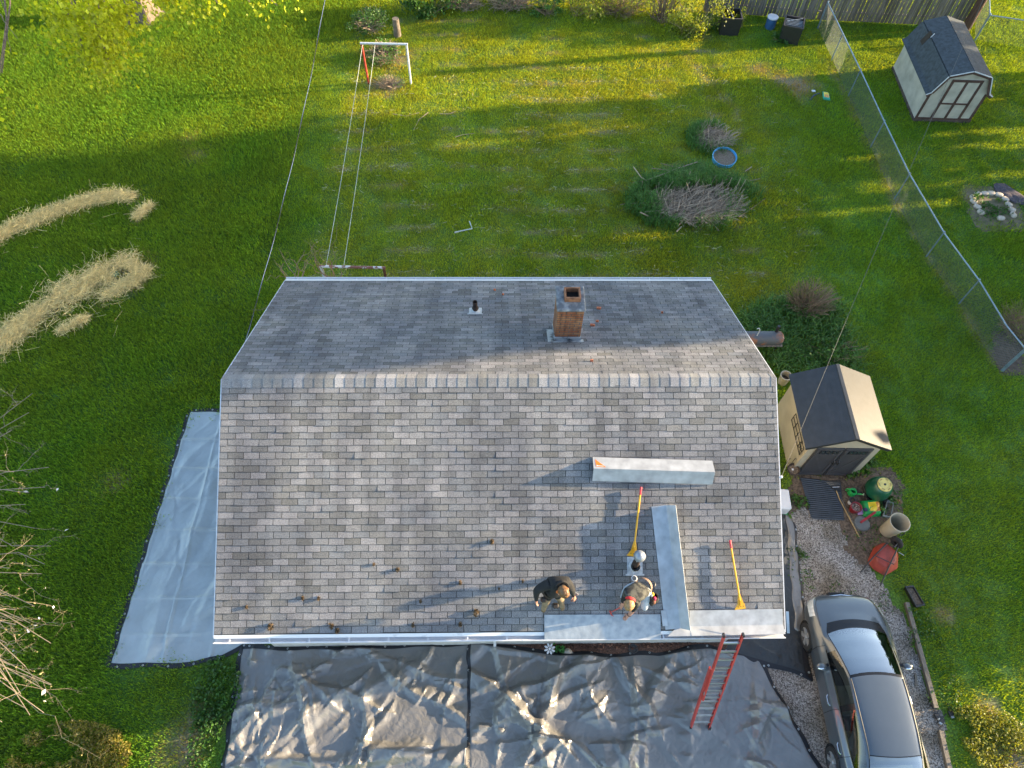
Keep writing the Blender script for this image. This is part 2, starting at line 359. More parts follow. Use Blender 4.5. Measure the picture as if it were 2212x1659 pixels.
nz = _n(nt, 'ShaderNodeTexNoise'); nz.inputs['Scale'].default_value = 1.3; nz.inputs['Detail'].default_value = 6; L(tc.outputs['Object'], nz.inputs['Vector'])
r2 = _n(nt, 'ShaderNodeValToRGB'); r2.color_ramp.elements[0].position = .35; r2.color_ramp.elements[1].position = .62; r2.color_ramp.elements[0].color = (.55, .50, .42, 1); r2.color_ramp.elements[1].color = (1, 1, 1, 1); L(nz.outputs[0], r2.inputs[0])
mx = _n(nt, 'ShaderNodeMix', data_type='RGBA', blend_type='MULTIPLY'); mx.inputs[0].default_value = 1; L(rp.outputs[0], mx.inputs[6]); L(r2.outputs[0], mx.inputs[7]); L(mx.outputs[2], p.inputs['Base Color'])
bp = _n(nt, 'ShaderNodeBump'); bp.inputs['Strength'].default_value = .9; bp.inputs['Distance'].default_value = .02; bp.invert = True; L(vo.outputs['Distance'], bp.inputs['Height']); L(bp.outputs[0], p.inputs['Normal'])
sheet('gravel_driveway', GRAVEL, .006, M_gravel, .07)
M_mulch = mat('brown leaf mulch', (.035, .016, .010), .9, scale=30, col2=(.17, .085, .055), bump=.9, bscale=30)
sheet('mulch_bed', BED_FRONT, .012, M_mulch, .03, bump=.04)
sheet('garden_bed', SHED_BED, .010, mat('dark leaf litter', (.045, .030, .020), .95, scale=18, col2=(.19, .14, .10), bump=.9), .09, bump=.03)
sheet('rock_garden_bed', ROCK_BED, .008, mat('bare earth', (.10, .10, .05), .95, scale=5, col2=(.22, .17, .11), bump=.6), .09)
sheet('fence_corner_bed', FAR_BED, .008, mat('bare dark earth', (.06, .045, .035), .95, scale=9, col2=(.15, .11, .08), bump=.7), .07)
# bits of mulch and leaves
bx = rng.uniform(-.4, 5.6, 2600); by = rng.uniform(-4.25, -3.7, 2600)
_e = np.array([G(*q) for q in ((1040, 1384), (1100, 1391), (1150, 1402), (1290, 1409), (1420, 1405), (1530, 1390), (1640, 1388))]); _k = by > np.interp(bx, _e[:, 0], _e[:, 1])+.05; bx, by = bx[_k], by[_k]
tag(leaves('leaf_litter', np.stack([bx, by, rng.uniform(.02, .07, len(bx))], 1), .06, mat('fallen leaf', (.16, .075, .045), .9, island=.65), tilt=.8), kind='stuff')

# ------------------------------------------------------------------ grass
M_grass = bpy.data.materials.new('grass blade'); M_grass.use_nodes = True
nt, L, p, base, b = lawn_nodes(M_grass, 'INSTANCER')
base.inputs[7].default_value = (.110, .225, .016, 1)
g = _n(nt, 'ShaderNodeNewGeometry'); mr = _n(nt, 'ShaderNodeMapRange'); mr.inputs[3].default_value = .42; mr.inputs[4].default_value = 1.5; L(g.outputs['Random Per Island'], mr.inputs[0])
m2 = _n(nt, 'ShaderNodeMix', data_type='RGBA', blend_type='MULTIPLY'); m2.inputs[0].default_value = 1; L(base.outputs[2], m2.inputs[6]); L(mr.outputs[0], m2.inputs[7])
mx = _n(nt, 'ShaderNodeMix', data_type='RGBA'); L(b.outputs['Fac'], mx.inputs[0]); L(m2.outputs[2], mx.inputs[6]); mx.inputs[7].default_value = (.30, .25, .12, 1)
L(mx.outputs[2], p.inputs['Base Color'])
t = _n(nt, 'ShaderNodeBsdfTranslucent'); k = _n(nt, 'ShaderNodeMix', data_type='RGBA', blend_type='MULTIPLY'); k.inputs[0].default_value = 1; L(mx.outputs[2], k.inputs[6]); k.inputs[7].default_value = (3.1, 1.7, .35, 1); L(k.outputs[2], t.inputs[0])
x = _n(nt, 'ShaderNodeMixShader'); x.inputs[0].default_value = .42; L(p.outputs[0], x.inputs[1]); L(t.outputs[0], x.inputs[2]); L(x.outputs[0], nt.nodes['Material Output'].inputs[0])
def grass():
    # scatter points
    N = 80000
    x = rng.uniform(-23, 25, N); y = rng.uniform(-8.3, 27, N)
    ok = np.abs(x) < 11.8+(y+8)*.42
    for poly, mgn in ((HOUSE_R, .1), (TARP_L, .12), (TARP_F, .12), (TARP_S, .1), (GRAVEL, .18), (BED_FRONT, .1), (SHED_BED, -.05), (ROCK_BED, -.15), (FAR_BED, -.1)):
        d = pdist(x, y, poly); ok &= d > mgn+(fbm(x, y, 1.5, 77)-.5)*.35
    x, y = x[ok], y[ok]
    col, pale = ground_tint(x, y); keep = rng.uniform(0, 1, len(x)) > pale*.9
    x, y, col, pale = x[keep], y[keep], col[keep], pale[keep]
    n = len(x)
    long_ = np.clip((-6.6-x)/1.5, 0, 1)*.45+np.clip(fbm(x, y, .5, 91)-.5, 0, 1)*1.6
    sc = rng.uniform(.7, 1.25, n)*(.8+long_)
    # one patch of blades
    nb = 46; bxy = rng.uniform(-.26, .26, (nb, 2)); V = []; Fc = []
    for i in range(nb):
        a = rng.uniform(0, 6.28); h = rng.uniform(.035, .085); w = rng.uniform(.004, .008); l = rng.uniform(.01, .07); d = np.array([math.cos(a), math.sin(a)]); s = np.array([-d[1], d[0]])*w
        b0 = bxy[i]; o = n+len(V)
        V += [(*(b0-s), -.01), (*(b0+s), -.01), (*(b0+d*l*.4+s*.8), h*.65), (*(b0+d*l*.4-s*.8), h*.65), (*(b0+d*l), h)]
        Fc += [(o, o+1, o+2, o+3), (o+3, o+2, o+4)]
    me = bpy.data.meshes.new('grass'); pts = [(a, b, 0) for a, b in zip(x.tolist(), y.tolist())]
    me.from_pydata(pts+V, [], Fc); me.materials.append(M_grass)
    o = bpy.data.objects.new('grass', me); COL.objects.link(o); tag(o, 'short green lawn grass', 'grass', kind='stuff')
    m = len(V)
    def pad(a, fill): return np.concatenate([a, np.full((m,)+a.shape[1:], fill)]).astype(np.float32)
    a = me.attributes.new('tint', 'FLOAT_COLOR', 'POINT'); a.data.foreach_set('color', pad(np.concatenate([col, np.ones((n, 1))], 1), 1).ravel())
    a = me.attributes.new('pale', 'FLOAT', 'POINT'); a.data.foreach_set('value', pad(pale*rng.uniform(.3, 1, n), 0))
    a = me.attributes.new('blade', 'FLOAT', 'POINT'); a.data.foreach_set('value', np.concatenate([np.zeros(n), np.ones(m)]).astype(np.float32))
    a = me.attributes.new('size', 'FLOAT', 'POINT'); a.data.foreach_set('value', pad(sc, 1))
    a = me.attributes.new('spin', 'FLOAT_VECTOR', 'POINT'); sp = np.zeros((n+m, 3), np.float32); sp[:n, 2] = rng.uniform(0, 6.28, n); a.data.foreach_set('vector', sp.ravel())
    ng = bpy.data.node_groups.new('grass scatter', 'GeometryNodeTree')
    ng.interface.new_socket('Geometry', in_out='INPUT', socket_type='NodeSocketGeometry'); ng.interface.new_socket('Geometry', in_out='OUTPUT', socket_type='NodeSocketGeometry')
    gi = ng.nodes.new('NodeGroupInput'); go = ng.nodes.new('NodeGroupOutput')
    def named(nm, ty): q = ng.nodes.new('GeometryNodeInputNamedAttribute'); q.data_type = ty; q.inputs[0].default_value = nm; return q.outputs[0]
    sep = ng.nodes.new('GeometryNodeSeparateGeometry'); sep.domain = 'POINT'
    cmp_ = ng.nodes.new('FunctionNodeCompare'); cmp_.data_type = 'FLOAT'; cmp_.operation = 'GREATER_THAN'; cmp_.inputs[1].default_value = .5
    ng.links.new(named('blade', 'FLOAT'), cmp_.inputs[0]); ng.links.new(gi.outputs[0], sep.inputs[0]); ng.links.new(cmp_.outputs[0], sep.inputs[1])
    iop = ng.nodes.new('GeometryNodeInstanceOnPoints')
    m2p = ng.nodes.new('GeometryNodeMeshToPoints'); ng.links.new(sep.outputs[1], m2p.inputs[0])
    ng.links.new(m2p.outputs[0], iop.inputs['Points']); ng.links.new(sep.outputs[0], iop.inputs['Instance'])
    e2r = ng.nodes.new('FunctionNodeEulerToRotation'); ng.links.new(named('spin', 'FLOAT_VECTOR'), e2r.inputs[0]); ng.links.new(e2r.outputs[0], iop.inputs['Rotation'])
    ng.links.new(named('size', 'FLOAT'), iop.inputs['Scale']); ng.links.new(iop.outputs[0], go.inputs[0])
    md = o.modifiers.new('scatter', 'NODES'); md.node_group = ng
grass()
# ------------------------------------------------------------------ the house
house = thing('house', 'single storey house with a grey shingle gable roof under repair', 'house')
M_siding = mat('pale siding', (.38, .36, .33), .6, var=.08)
w = MB()
w.add([(-5.2, -3.8, 0), (5.2, -3.8, 0), (5.2, 3.9, 0), (-5.2, 3.9, 0), (-5.2, -3.8, 3.45), (5.2, -3.8, 3.45), (5.2, 3.9, 3.45), (-5.2, 3.9, 3.45), (-5.2, 0, 5.3), (5.2, 0, 5.3)],
      [(0, 1, 5, 4), (2, 3, 7, 6), (1, 2, 6, 9, 5), (3, 0, 4, 8, 7)])
w.build('wall', M_siding, house)
fd = MB(); fd.box(0, -3.82, .22, 10.5, .1, .44); fd.build('foundation', mat('painted block foundation', (.5, .47, .42), .8), house)
M_shingle = mat('asphalt shingle', (.205, .208, .218), .95, var=.34, scale=70, detail=4, attr='tint', bump=.5, bscale=160, spec=.25, contrast=(.34, .66))
# big soft stains on top of the granules
nt = M_shingle.node_tree; p = nt.nodes['Principled BSDF']; src = p.inputs['Base Color'].links[0].from_socket
tc = _n(nt, 'ShaderNodeTexCoord'); nz = _n(nt, 'ShaderNodeTexNoise'); nz.inputs['Scale'].default_value = .55; nz.inputs['Detail'].default_value = 4; nt.links.new(tc.outputs['Object'], nz.inputs['Vector'])
rp = _n(nt, 'ShaderNodeValToRGB'); rp.color_ramp.elements[0].position = .36; rp.color_ramp.elements[1].position = .60; rp.color_ramp.elements[0].color = (.72, .73, .76, 1); rp.color_ramp.elements[1].color = (1.06, 1.04, 1.0, 1)
nt.links.new(nz.outputs[0], rp.inputs[0]); x = _n(nt, 'ShaderNodeMix', data_type='RGBA', blend_type='MULTIPLY'); x.inputs[0].default_value = 1
nt.links.new(src, x.inputs[6]); nt.links.new(rp.outputs[0], x.inputs[7])
mp = _n(nt, 'ShaderNodeMapping'); mp.inputs['Scale'].default_value = (2.6, .35, .35); n2 = _n(nt, 'ShaderNodeTexNoise'); n2.inputs['Scale'].default_value = 1.0; n2.inputs['Detail'].default_value = 5; nt.links.new(tc.outputs['Object'], mp.inputs[0]); nt.links.new(mp.outputs[0], n2.inputs['Vector'])
r2 = _n(nt, 'ShaderNodeValToRGB'); r2.color_ramp.elements[0].position = .38; r2.color_ramp.elements[1].position = .56; r2.color_ramp.elements[0].color = (.80, .80, .81, 1); r2.color_ramp.elements[1].color = (1.03, 1.03, 1.02, 1); nt.links.new(n2.outputs[0], r2.inputs[0])
x2 = _n(nt, 'ShaderNodeMix', data_type='RGBA', blend_type='MULTIPLY'); x2.inputs[0].default_value = 1; nt.links.new(x.outputs[2], x2.inputs[6]); nt.links.new(r2.outputs[0], x2.inputs[7]); nt.links.new(x2.outputs[2], p.inputs['Base Color'])
M_deck = mat('roof underlay', (.03, .03, .032), .9)
PAL = [(1.0, 1.0, 1.0), (1.12, 1.11, 1.12), (.86, .86, .86), (1.2, 1.17, 1.17), (.80, .80, .78), (1.02, 1.0, .95), (.94, .97, 1.0), (1.3, 1.27, 1.27), (.74, .73, .69), (1.06, 1.04, 1.02)]
PW = np.array([.2, .15, .14, .10, .10, .10, .08, .05, .04, .04]); PW /= PW.sum()
def slope(FN, nm):
    V = []; Fc = []; C = []
    ncrs = int(LR/.127)+1
    for i in range(ncrs):
        v1 = .03+(i+1)*.127; v0 = v1-.127-.012
        if v1 > LR+.05: break
        off = (-.1525 if i % 2 else 0)+random.uniform(-.012, .012); u = -WH+off
        while u < WH:
            a, b = max(u+.006, -WH), min(u+.299, WH); u += .305
            if b-a < .03: continue
            dv = random.uniform(-.007, .005); up = random.uniform(.006, .011)*(1.6 if random.random() < .04 else 1)
            o = len(V)
            V += [FN(a, v0, .002), FN(b, v0, .002), FN(b, v1+dv, up), FN(a, v1+dv, up), FN(a, v0, -.004), FN(b, v0, -.004), FN(b, v1+dv, .001), FN(a, v1+dv, .001)]
            Fc += [(o, o+1, o+2, o+3), (o+3, o+2, o+6, o+7), (o, o+3, o+7, o+4), (o+1, o+5, o+6, o+2)]
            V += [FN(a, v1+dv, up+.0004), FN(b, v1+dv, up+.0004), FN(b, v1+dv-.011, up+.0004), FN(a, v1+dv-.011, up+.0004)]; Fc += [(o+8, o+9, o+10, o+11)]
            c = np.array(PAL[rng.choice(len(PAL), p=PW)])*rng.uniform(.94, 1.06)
            C += [c]*8+[c*.42]*4  # lower strip darkened: the cut edge plus a shadow line painted into the tint
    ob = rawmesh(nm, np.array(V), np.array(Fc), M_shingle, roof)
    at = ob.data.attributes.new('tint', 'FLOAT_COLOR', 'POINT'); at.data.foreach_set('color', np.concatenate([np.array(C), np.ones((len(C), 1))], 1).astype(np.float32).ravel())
    return ob
# the deck under the shingles, with rake edges
d = MB()
t_ = .14
prof = [F(0, LR, -.006), F(0, 0, -.006), B(0, LR, -.006), B(0, LR, -t_), F(0, 0, -t_), F(0, LR, -t_)]
vs = [Vector((s*(WH-.004), q.y, q.z)) for s in (-1, 1) for q in prof]
d.add(vs, [(0, 1, 4, 5), (1, 2, 3, 4), (11, 10, 7, 6), (10, 9, 8, 7), (0, 6, 7, 1), (1, 7, 8, 2), (2, 8, 9, 3), (3, 9, 10, 4), (4, 10, 11, 5), (5, 11, 6, 0)])
roof = d.build('roof', M_deck, house)
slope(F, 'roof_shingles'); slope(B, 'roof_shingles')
for s in (-1, 1):
    for FN in (F, B):
        rk = MB()
        q = [FN(s*(WH+.002), 0, -.004), FN(s*(WH+.002), LR, -.004), FN(s*(WH+.002), LR, -.15), FN(s*(WH+.002), 0, -.15)]
        q2 = [v+Vector((s*.02, 0, 0)) for v in q]
        rk.add(q+q2, [(0, 1, 2, 3), (4, 7, 6, 5), (0, 4, 5, 1), (3, 2, 6, 7), (1, 5, 6, 2)]); rk.build('rake_board', M_white, house)
# ridge cap
V = []; Fc = []; C = []
u = -WH; i = 0
while u < WH-.02:
    b = min(u+.20, WH); e = .012; rr = .165
    c = np.array(PAL[rng.choice(len(PAL), p=PW)])*rng.uniform(1.22, 1.38); o = len(V); pts = []
    for uu, hh in ((u, .017), (b, .012)):
        for v_, fn in ((rr, F), (.07, F), (0.0, None), (.07, B), (rr, B)):
            if fn is None: pts.append(Vector((uu, 0, ZR+hh+.014)))
            else: pts.append(fn(uu, v_, hh+(0 if v_ > .1 else .004)))
    for uu in (u,):
        for v_, fn in ((rr, F), (.07, F), (0.0, None), (.07, B), (rr, B)):
            pts.append(Vector((uu, 0, ZR-.01)) if fn is None else fn(uu, v_, 0))
    pts += [F(b, rr, 0), B(b, rr, 0)]
    V += pts; C += [c]*len(pts)
    Fc += [(o+k, o+k+1, o+5+k+1, o+5+k) for k in range(4)]+[(o+k, o+10+k, o+11+k, o+k+1) for k in range(4)]+[(o, o+5, o+15, o+10), (o+4, o+14, o+16, o+9)]
    u = b
rc = rawmesh('ridge_cap', np.array(V), np.array(Fc), M_shingle, roof)
at = rc.data.attributes.new('tint', 'FLOAT_COLOR', 'POINT'); at.data.foreach_set('color', np.concatenate([np.array(C), np.ones((len(C), 1))], 1).astype(np.float32).ravel())
# gutters
def gutter(fn_sign, x0, x1, wash):
    y0 = fn_sign*(LR*CS-.02); z0 = ZR-LR*SS
    pr = [(0.0, .0), (0.0, -.11), (.085, -.11), (.098, -.06), (.125, -.03), (.125, -.004), (.108, -.004), (.108, -.02), (.083, -.05), (.075, -.095), (.012, -.095), (.012, .0)]
    pts = [(y0+fn_sign*(a+.005), z0+b) for a, b in pr]; n = len(pts)
    m = MB(); m.add([(x0, y, z) for y, z in pts]+[(x1, y, z) for y, z in pts], [(i, (i+1) % n, n+(i+1) % n, n+i) for i in range(n)]+[tuple(range(n))[::-1], tuple(range(n, 2*n))])
    g = m.build('gutter', M_white, house)
    x = x0+.3
    while x < x1:
        k = MB(); k.box(x, y0+fn_sign*.065, z0-.016, .025, .115, .006); k.build('gutter_hanger', M_white, g); x += .75
    for x in wash: sm = MB(); sm.box(x, y0+fn_sign*.117, z0-.018, .05, .024, .034); sm.build('gutter_seam', M_white, g)
gutter(-1, -WH, WH, (-3.9, -2.2, .42))
gutter(1, -WH, WH, (0.4, 2.9))
for s in (-1, 1): fs = MB(); fs.box(0, s*(LR*CS-.05), ZR-LR*SS-.10, 2*WH-.02, .03, .15); fs.build('fascia', M_white, house)
# drip edge strips showing along both eaves
M_flk = mat('flaking white paint', (.55, .56, .57), .5, scale=5, col2=(.68, .69, .70), contrast=(.3, .4))
for FN, q in ((F, .015), (B, .03)):
    de = MB(); de.add([FN(-WH, LR-.05, .0115), FN(WH, LR-.05, .0115), FN(WH, LR+q, .0115), FN(-WH, LR+q, .0115)], [(0, 1, 2, 3)]); de.build('drip_edge', M_flk, house, clean=False)
# chimney
u0, v0 = RBk(1198, 735); u1, v1 = RBk(1252, 735)
cw = u1-u0; cx = (u0+u1)/2; base_ = B(cx, v0); cd = .60; ctop = base_.z+1.02; yf = base_.y
M_brick = bpy.data.materials.new('weathered brick'); M_brick.use_nodes = True
nt = M_brick.node_tree; L = nt.links.new; p = nt.nodes['Principled BSDF']; p.inputs['Roughness'].default_value = .9
def bricknode(vecmap):
    tc = _n(nt, 'ShaderNodeTexCoord'); sx = _n(nt, 'ShaderNodeSeparateXYZ'); L(tc.outputs['Object'], sx.inputs[0]); ad = _n(nt, 'ShaderNodeMath', operation='ADD'); L(sx.outputs[0], ad.inputs[0]); L(sx.outputs[1], ad.inputs[1])
    cb = _n(nt, 'ShaderNodeCombineXYZ'); L(ad.outputs[0], cb.inputs[0]); L(sx.outputs[2], cb.inputs[1])
    b = _n(nt, 'ShaderNodeTexBrick'); b.inputs['Scale'].default_value = 1; b.inputs['Brick Width'].default_value = .20; b.inputs['Row Height'].default_value = .072; b.inputs['Mortar Size'].default_value = .010
    L(cb.outputs[0], b.inputs['Vector']); return b
b = bricknode(0); b.inputs['Color1'].default_value = (.31, .15, .065, 1); b.inputs['Color2'].default_value = (.26, .075, .028, 1); b.inputs['Mortar'].default_value = (.10, .085, .07, 1); b.inputs['Bias'].default_value = -.2
nz = _n(nt, 'ShaderNodeTexNoise'); nz.inputs['Scale'].default_value = 5; nz.inputs['Detail'].default_value = 6
rp = _n(nt, 'ShaderNodeValToRGB'); rp.color_ramp.elements[0].position = .35; rp.color_ramp.elements[1].position = .6; rp.color_ramp.elements[0].color = (.62, .5, .45, 1); rp.color_ramp.elements[1].color = (1.1, 1.1, 1.1, 1); L(nz.outputs[0], rp.inputs[0])
x = _n(nt, 'ShaderNodeMix', data_type='RGBA', blend_type='MULTIPLY'); x.inputs[0].default_value = 1; L(b.outputs[0], x.inputs[6]); L(rp.outputs[0], x.inputs[7]); L(x.outputs[2], p.inputs['Base Color'])
bp = _n(nt, 'ShaderNodeBump'); bp.inputs['Strength'].default_value = .8; bp.inputs['Distance'].default_value = .012; bp.invert = True; L(b.outputs['Fac'], bp.inputs['Height']); L(bp.outputs[0], p.inputs['Normal'])
c = MB(); c.box(cx, yf+cd/2, (ctop+base_.z-.6)/2, cw, cd, ctop-base_.z+.6); chim = c.build('chimney', M_brick, house, bevel=.008)
M_cap = mat('weathered mortar cap', (.10, .11, .125), .8, scale=7, col2=(.30, .31, .32), bump=.7, bscale=12, contrast=(.42, .7))
cr = MB(); n = 28
cr.box(cx, yf+cd/2, ctop+.035, cw+.05, cd+.05, .07); cr.build('chimney_crown', M_cap, chim, bevel=.02)
M_clay = mat('sooty clay flue', (.22, .10, .05), .8, var=.5, scale=9)
fl = MB()
def ringbox(m, cx, cy, z0, z1, w, d, t):
    for sx, sy, ax, ay in ((0, -1, w, t), (0, 1, w, t), (-1, 0, t, d-2*t), (1, 0, t, d-2*t)):
        m.box(cx+sx*(w-t)/2, cy+sy*(d-t)/2, (z0+z1)/2, ax, ay, z1-z0)
ringbox(fl, cx+.03, yf+cd/2+.03, ctop+.068, ctop+.20, .33, .30, .035); fl.build('flue', M_clay, chim, bevel=.006)
dk = MB(); dk.box(cx+.03, yf+cd/2+.03, ctop+.075, .255, .225, .004); dk.build('flue_opening', mat('soot', (.008, .007, .006), .95), chim)
M_tar = mat('tarred flashing', (.07, .08, .095), .55, .3, scale=5, col2=(.34, .37, .40), bump=.5, bscale=9, contrast=(.40, .52))
fm = MB(); fm.box(cx, yf-.012, base_.z+.03, cw+.04, .02, .20)
for s in (-1, 1):
    q = [(cx+s*(cw/2+.012), yf-.02, base_.z-.08), (cx+s*(cw/2+.012), yf-.02, base_.z+.13), (cx+s*(cw/2+.012), yf+cd, base_.z-.2), (cx+s*(cw/2+.012), yf+cd, base_.z-.42)]
    fm.add(q+[(a-s*.01, b_, c_) for a, b_, c_ in q], [(0, 1, 2, 3), (4, 7, 6, 5), (0, 4, 5, 1), (1, 5, 6, 2)])
mm = BM(cx, v0, .012); fm.box(0, -.05, 0, cw+.16, .14, .006, M=mm); fm.box(-cw/2-.08, .2, 0, .14, .6, .006, M=mm); fm.build('chimney_flashing', M_tar, chim)
# vents
M_castiron = mat('rusty cast iron pipe', (.055, .035, .026), .75, .4, var=.5, scale=14)
def vent(FN, FMx, uv, hgt, r, name, cap=False):
    u_, v_ = uv; b0 = FN(u_, v_, 0); t = MB(); pr = [(r*.8, hgt-.02), (r*.8, hgt), (r, hgt), (r, hgt-.06), (r*.96, hgt-.08), (r*.96, hgt*.45), (r*1.12, hgt*.42), (r*1.1, -.12)]
    t.lathe(pr, 20, Matrix.Translation(b0)); t.disc(r*.8, hgt-.10, 20, Matrix.Translation(b0), 1)
    vp = t.build(name, [M_castiron, M_black], house, smooth=True)
    m = MB(); mt = FMx(u_, v_, .013); m.box(0, 0, 0, .30, .34, .006, M=mt); m.lathe([(r*1.9, .002), (r*1.5, .05), (r*1.15, .09)], 20, M=mt); m.box(0, -.17 if FMx is FM else -.17, .006, .36, .03, .012, M=mt)
    m.build('vent_flashing', mat('worn white flashing', (.42, .44, .46), .5, var=.25, scale=14), vp, smooth=True)
    k = MB(); k.lathe([(r*1.42, .05), (r*1.42, .10), (r*1.08, .12)], 20, M=mt); k.build('vent_collar', M_dark, vp, smooth=True)
    return vp
vent(B, BM, RBk(1027, 673), .36, .055, 'vent_pipe')
vp = vent(F, FM, RF(1371, 1222), .52, .062, 'vent_pipe')
k = MB(); b0 = F(*RF(1371, 1222)); k.lathe([(.085, .50), (.11, .54), (.115, .58), (.09, .64), (.05, .67), (.001, .68)], 20, Matrix.Translation(b0))
for a in (0, 2.1, 4.2): k.box(.11*math.cos(a), .11*math.sin(a), .55, .03, .008, .05, M=Matrix.Translation(b0))
k.build('vent_cap', mat('grey vent cap', (.30, .32, .35), .45, .5), vp, smooth=True)
# ------------------------------------------------------------------ shared vegetation builders
def blades(name, base, h, lean, w, mats, parent=None):
    """long grass blades: bent three-segment ribbons growing from base points"""
    base = np.asarray(base, float); n = len(base); h = np.broadcast_to(h, n)*rng.uniform(.6, 1.15, n); a = rng.uniform(0, 2*np.pi, n)
    d = np.stack([np.cos(a), np.sin(a), np.zeros(n)], 1); s = np.stack([-d[:, 1], d[:, 0], np.zeros(n)], 1)*w; up = np.array([[0, 0, 1.]])
    l = (lean*rng.uniform(.3, 1.2, n))[:, None]; hh = h[:, None]
    p0 = base; p1 = base+up*hh*.6+d*hh*l*.25; p2 = base+up*hh*.92+d*hh*l*.65; p3 = base+up*hh*(1.0-.25*l)+d*hh*l*1.05
    v = np.stack([p0-s, p0+s, p1-s*.9, p1+s*.9, p2-s*.6, p2+s*.6, p3-s*.08, p3+s*.08], 1).reshape(-1, 3); o = (np.arange(n)*8)[:, None]
    f = np.concatenate([o+np.array([[0, 1, 3, 2]]), o+np.array([[2, 3, 5, 4]]), o+np.array([[4, 5, 7, 6]])], 0)
    return rawmesh(name, v, f, mats, parent)
def ball_pts(n, c, r, shell=.5):
    q = rng.normal(0, 1, (n, 3)); q /= np.linalg.norm(q, axis=1, keepdims=True); return np.array(c)+q*np.array(r)*(rng.uniform(shell, 1, n)**.7)[:, None]
def clumpy(n, c, r, k=14, cr=.35):
    """leaf centres gathered into clumps inside an ellipsoid, kept above the ground"""
    cc = ball_pts(k, c, r, .25); j = rng.integers(0, k, n); p = cc[j]+rng.normal(0, 1, (n, 3))*np.array(r)*cr*rng.uniform(.5, 1.2, (k, 1))[j]*.55
    p[:, 2] = np.maximum(p[:, 2], .02+rng.uniform(0, .05, n)); return p
def stems(c, r, n, z0=0.0, rad=.008, spread=.25):
    c = np.array(c); b = np.stack([c[0]+rng.normal(0, spread*r[0], n), c[1]+rng.normal(0, spread*r[1], n), np.full(n, z0)], 1); t = ball_pts(n, c, r, .5); t[:, 2] = np.maximum(t[:, 2], z0+.15*r[2]+.05); return b, t
def shrub(name, label, cat, c, r, n, size, m, twigs=14, group=None, k=14, trad=.008, tm=None):
    t = thing(name, label, cat, (c[0], c[1], 0), group); o = np.array([c[0], c[1], 0])
    if n: leaves('foliage', clumpy(n, c, r, k)-o, size, m, t, tilt=.8)
    if twigs: a, b = stems(c, r, twigs, rad=trad); straws('stems', a-o, b-o, trad, tm or M_twig, t)
    return t
def branch_pts(p0, p1, rad, depth, out, wob=.10, kids=4, spread=.55, shrink=.62, lens=(.35, .6)):
    p0 = np.array(p0, float); p1 = np.array(p1, float); d = p1-p0; L_ = np.linalg.norm(d); k = 5; pts = []
    for i in range(k+1):
        t = i/k; pts.append(p0+d*t+rng.normal(0, wob*L_*.35, 3)*(1 if 0 < i < k else 0)+np.array([0, 0, .06*L_*math.sin(t*3.1)]))
    out.append((pts, [rad*(1-.65*i/k) for i in range(k+1)]))
    if depth <= 0: return
    for j in range(kids):
        t = rng.uniform(.3, 1.0); i = min(int(t*k), k-1); q = pts[i]+(pts[i+1]-pts[i])*(t*k-i)
        dd = d/L_+rng.normal(0, spread, 3); dd /= np.linalg.norm(dd); branch_pts(q, q+dd*L_*rng.uniform(*lens), rad*(1-.6*t)*shrink, depth-1, out, wob*1.1, kids, spread, shrink, lens)
def branch_mesh(name, out, m, parent, n=5):
    b = MB(); o = np.array(ROOTM[parent.name].translation)
    for pts, rs in out: b.tube([Vector(q-o) for q in pts], rs, n if rs[0] > .01 else 3, caps=False)
    return b.build(name, m, parent, smooth=True, clean=False)
def ground_sticks(name, label, segs, r, m, cat='stick', group=None):
    for pl in segs:
        b = MB(); pts = [G(x, y, .03) for x, y in pl]; t = thing(name, label if isinstance(label, str) else label.pop(0), cat, pts[0], group)
        b.tube(pts, [r*(1-.5*i/max(1, len(pts)-1)) for i in range(len(pts))], 5); b.build('branch', m, t, world=True)

# ------------------------------------------------------------------ gambrel barn shed in the next yard
M_cream = mat('weathered cream paint', (.44, .41, .35), .7, scale=2.2, var=.24, bump=.1)
M_brown = mat('dark brown trim', (.075, .040, .033), .75, var=.4, scale=6)
M_slate = mat('dark shed shingle', (.040, .052, .062), .85, var=.35, scale=9, bump=.3, bscale=20)
bf = [G(1973, 261), G(2091, 265), G(1918, 150)]
ang = math.atan2((bf[1]-bf[0]).y, (bf[1]-bf[0]).x); bw = 2.10; bl = 3.15
barn = thing('barn_shed', 'cream barn shed with a dark gambrel roof and brown cross braced door', 'shed', TR(*((bf[0]+bf[1])/2), rz=ang))
hw = bw/2; ze, zb, zr, xb_ = 1.22, 1.95, 2.16, .74
wl = MB(); prof = [(-hw, .08), (hw, .08), (hw, ze), (xb_-.03, zb-.05), (0, zr-.05), (-xb_+.03, zb-.05), (-hw, ze)]
n = len(prof); wl.add([(x, 0, z) for x, z in prof]+[(x, bl, z) for x, z in prof], [tuple(range(n)), tuple(range(2*n-1, n-1, -1))]+[(i, n+i, n+(i+1) % n, (i+1) % n) for i in range(n)])
wl.build('wall', M_cream, barn)
sk = MB(); sk.box(0, bl/2, .06, bw+.06, bl+.06, .12); sk.build('skid_base', mat('old skid timber', (.09, .065, .055), .9, var=.4), barn)
rp_ = [(-hw-.14, ze-.03), (-hw+.02, ze+.06), (-xb_, zb), (0, zr), (xb_, zb), (hw-.02, ze+.06), (hw+.14, ze-.03)]
rf = MB(); m_ = len(rp_); th = .045
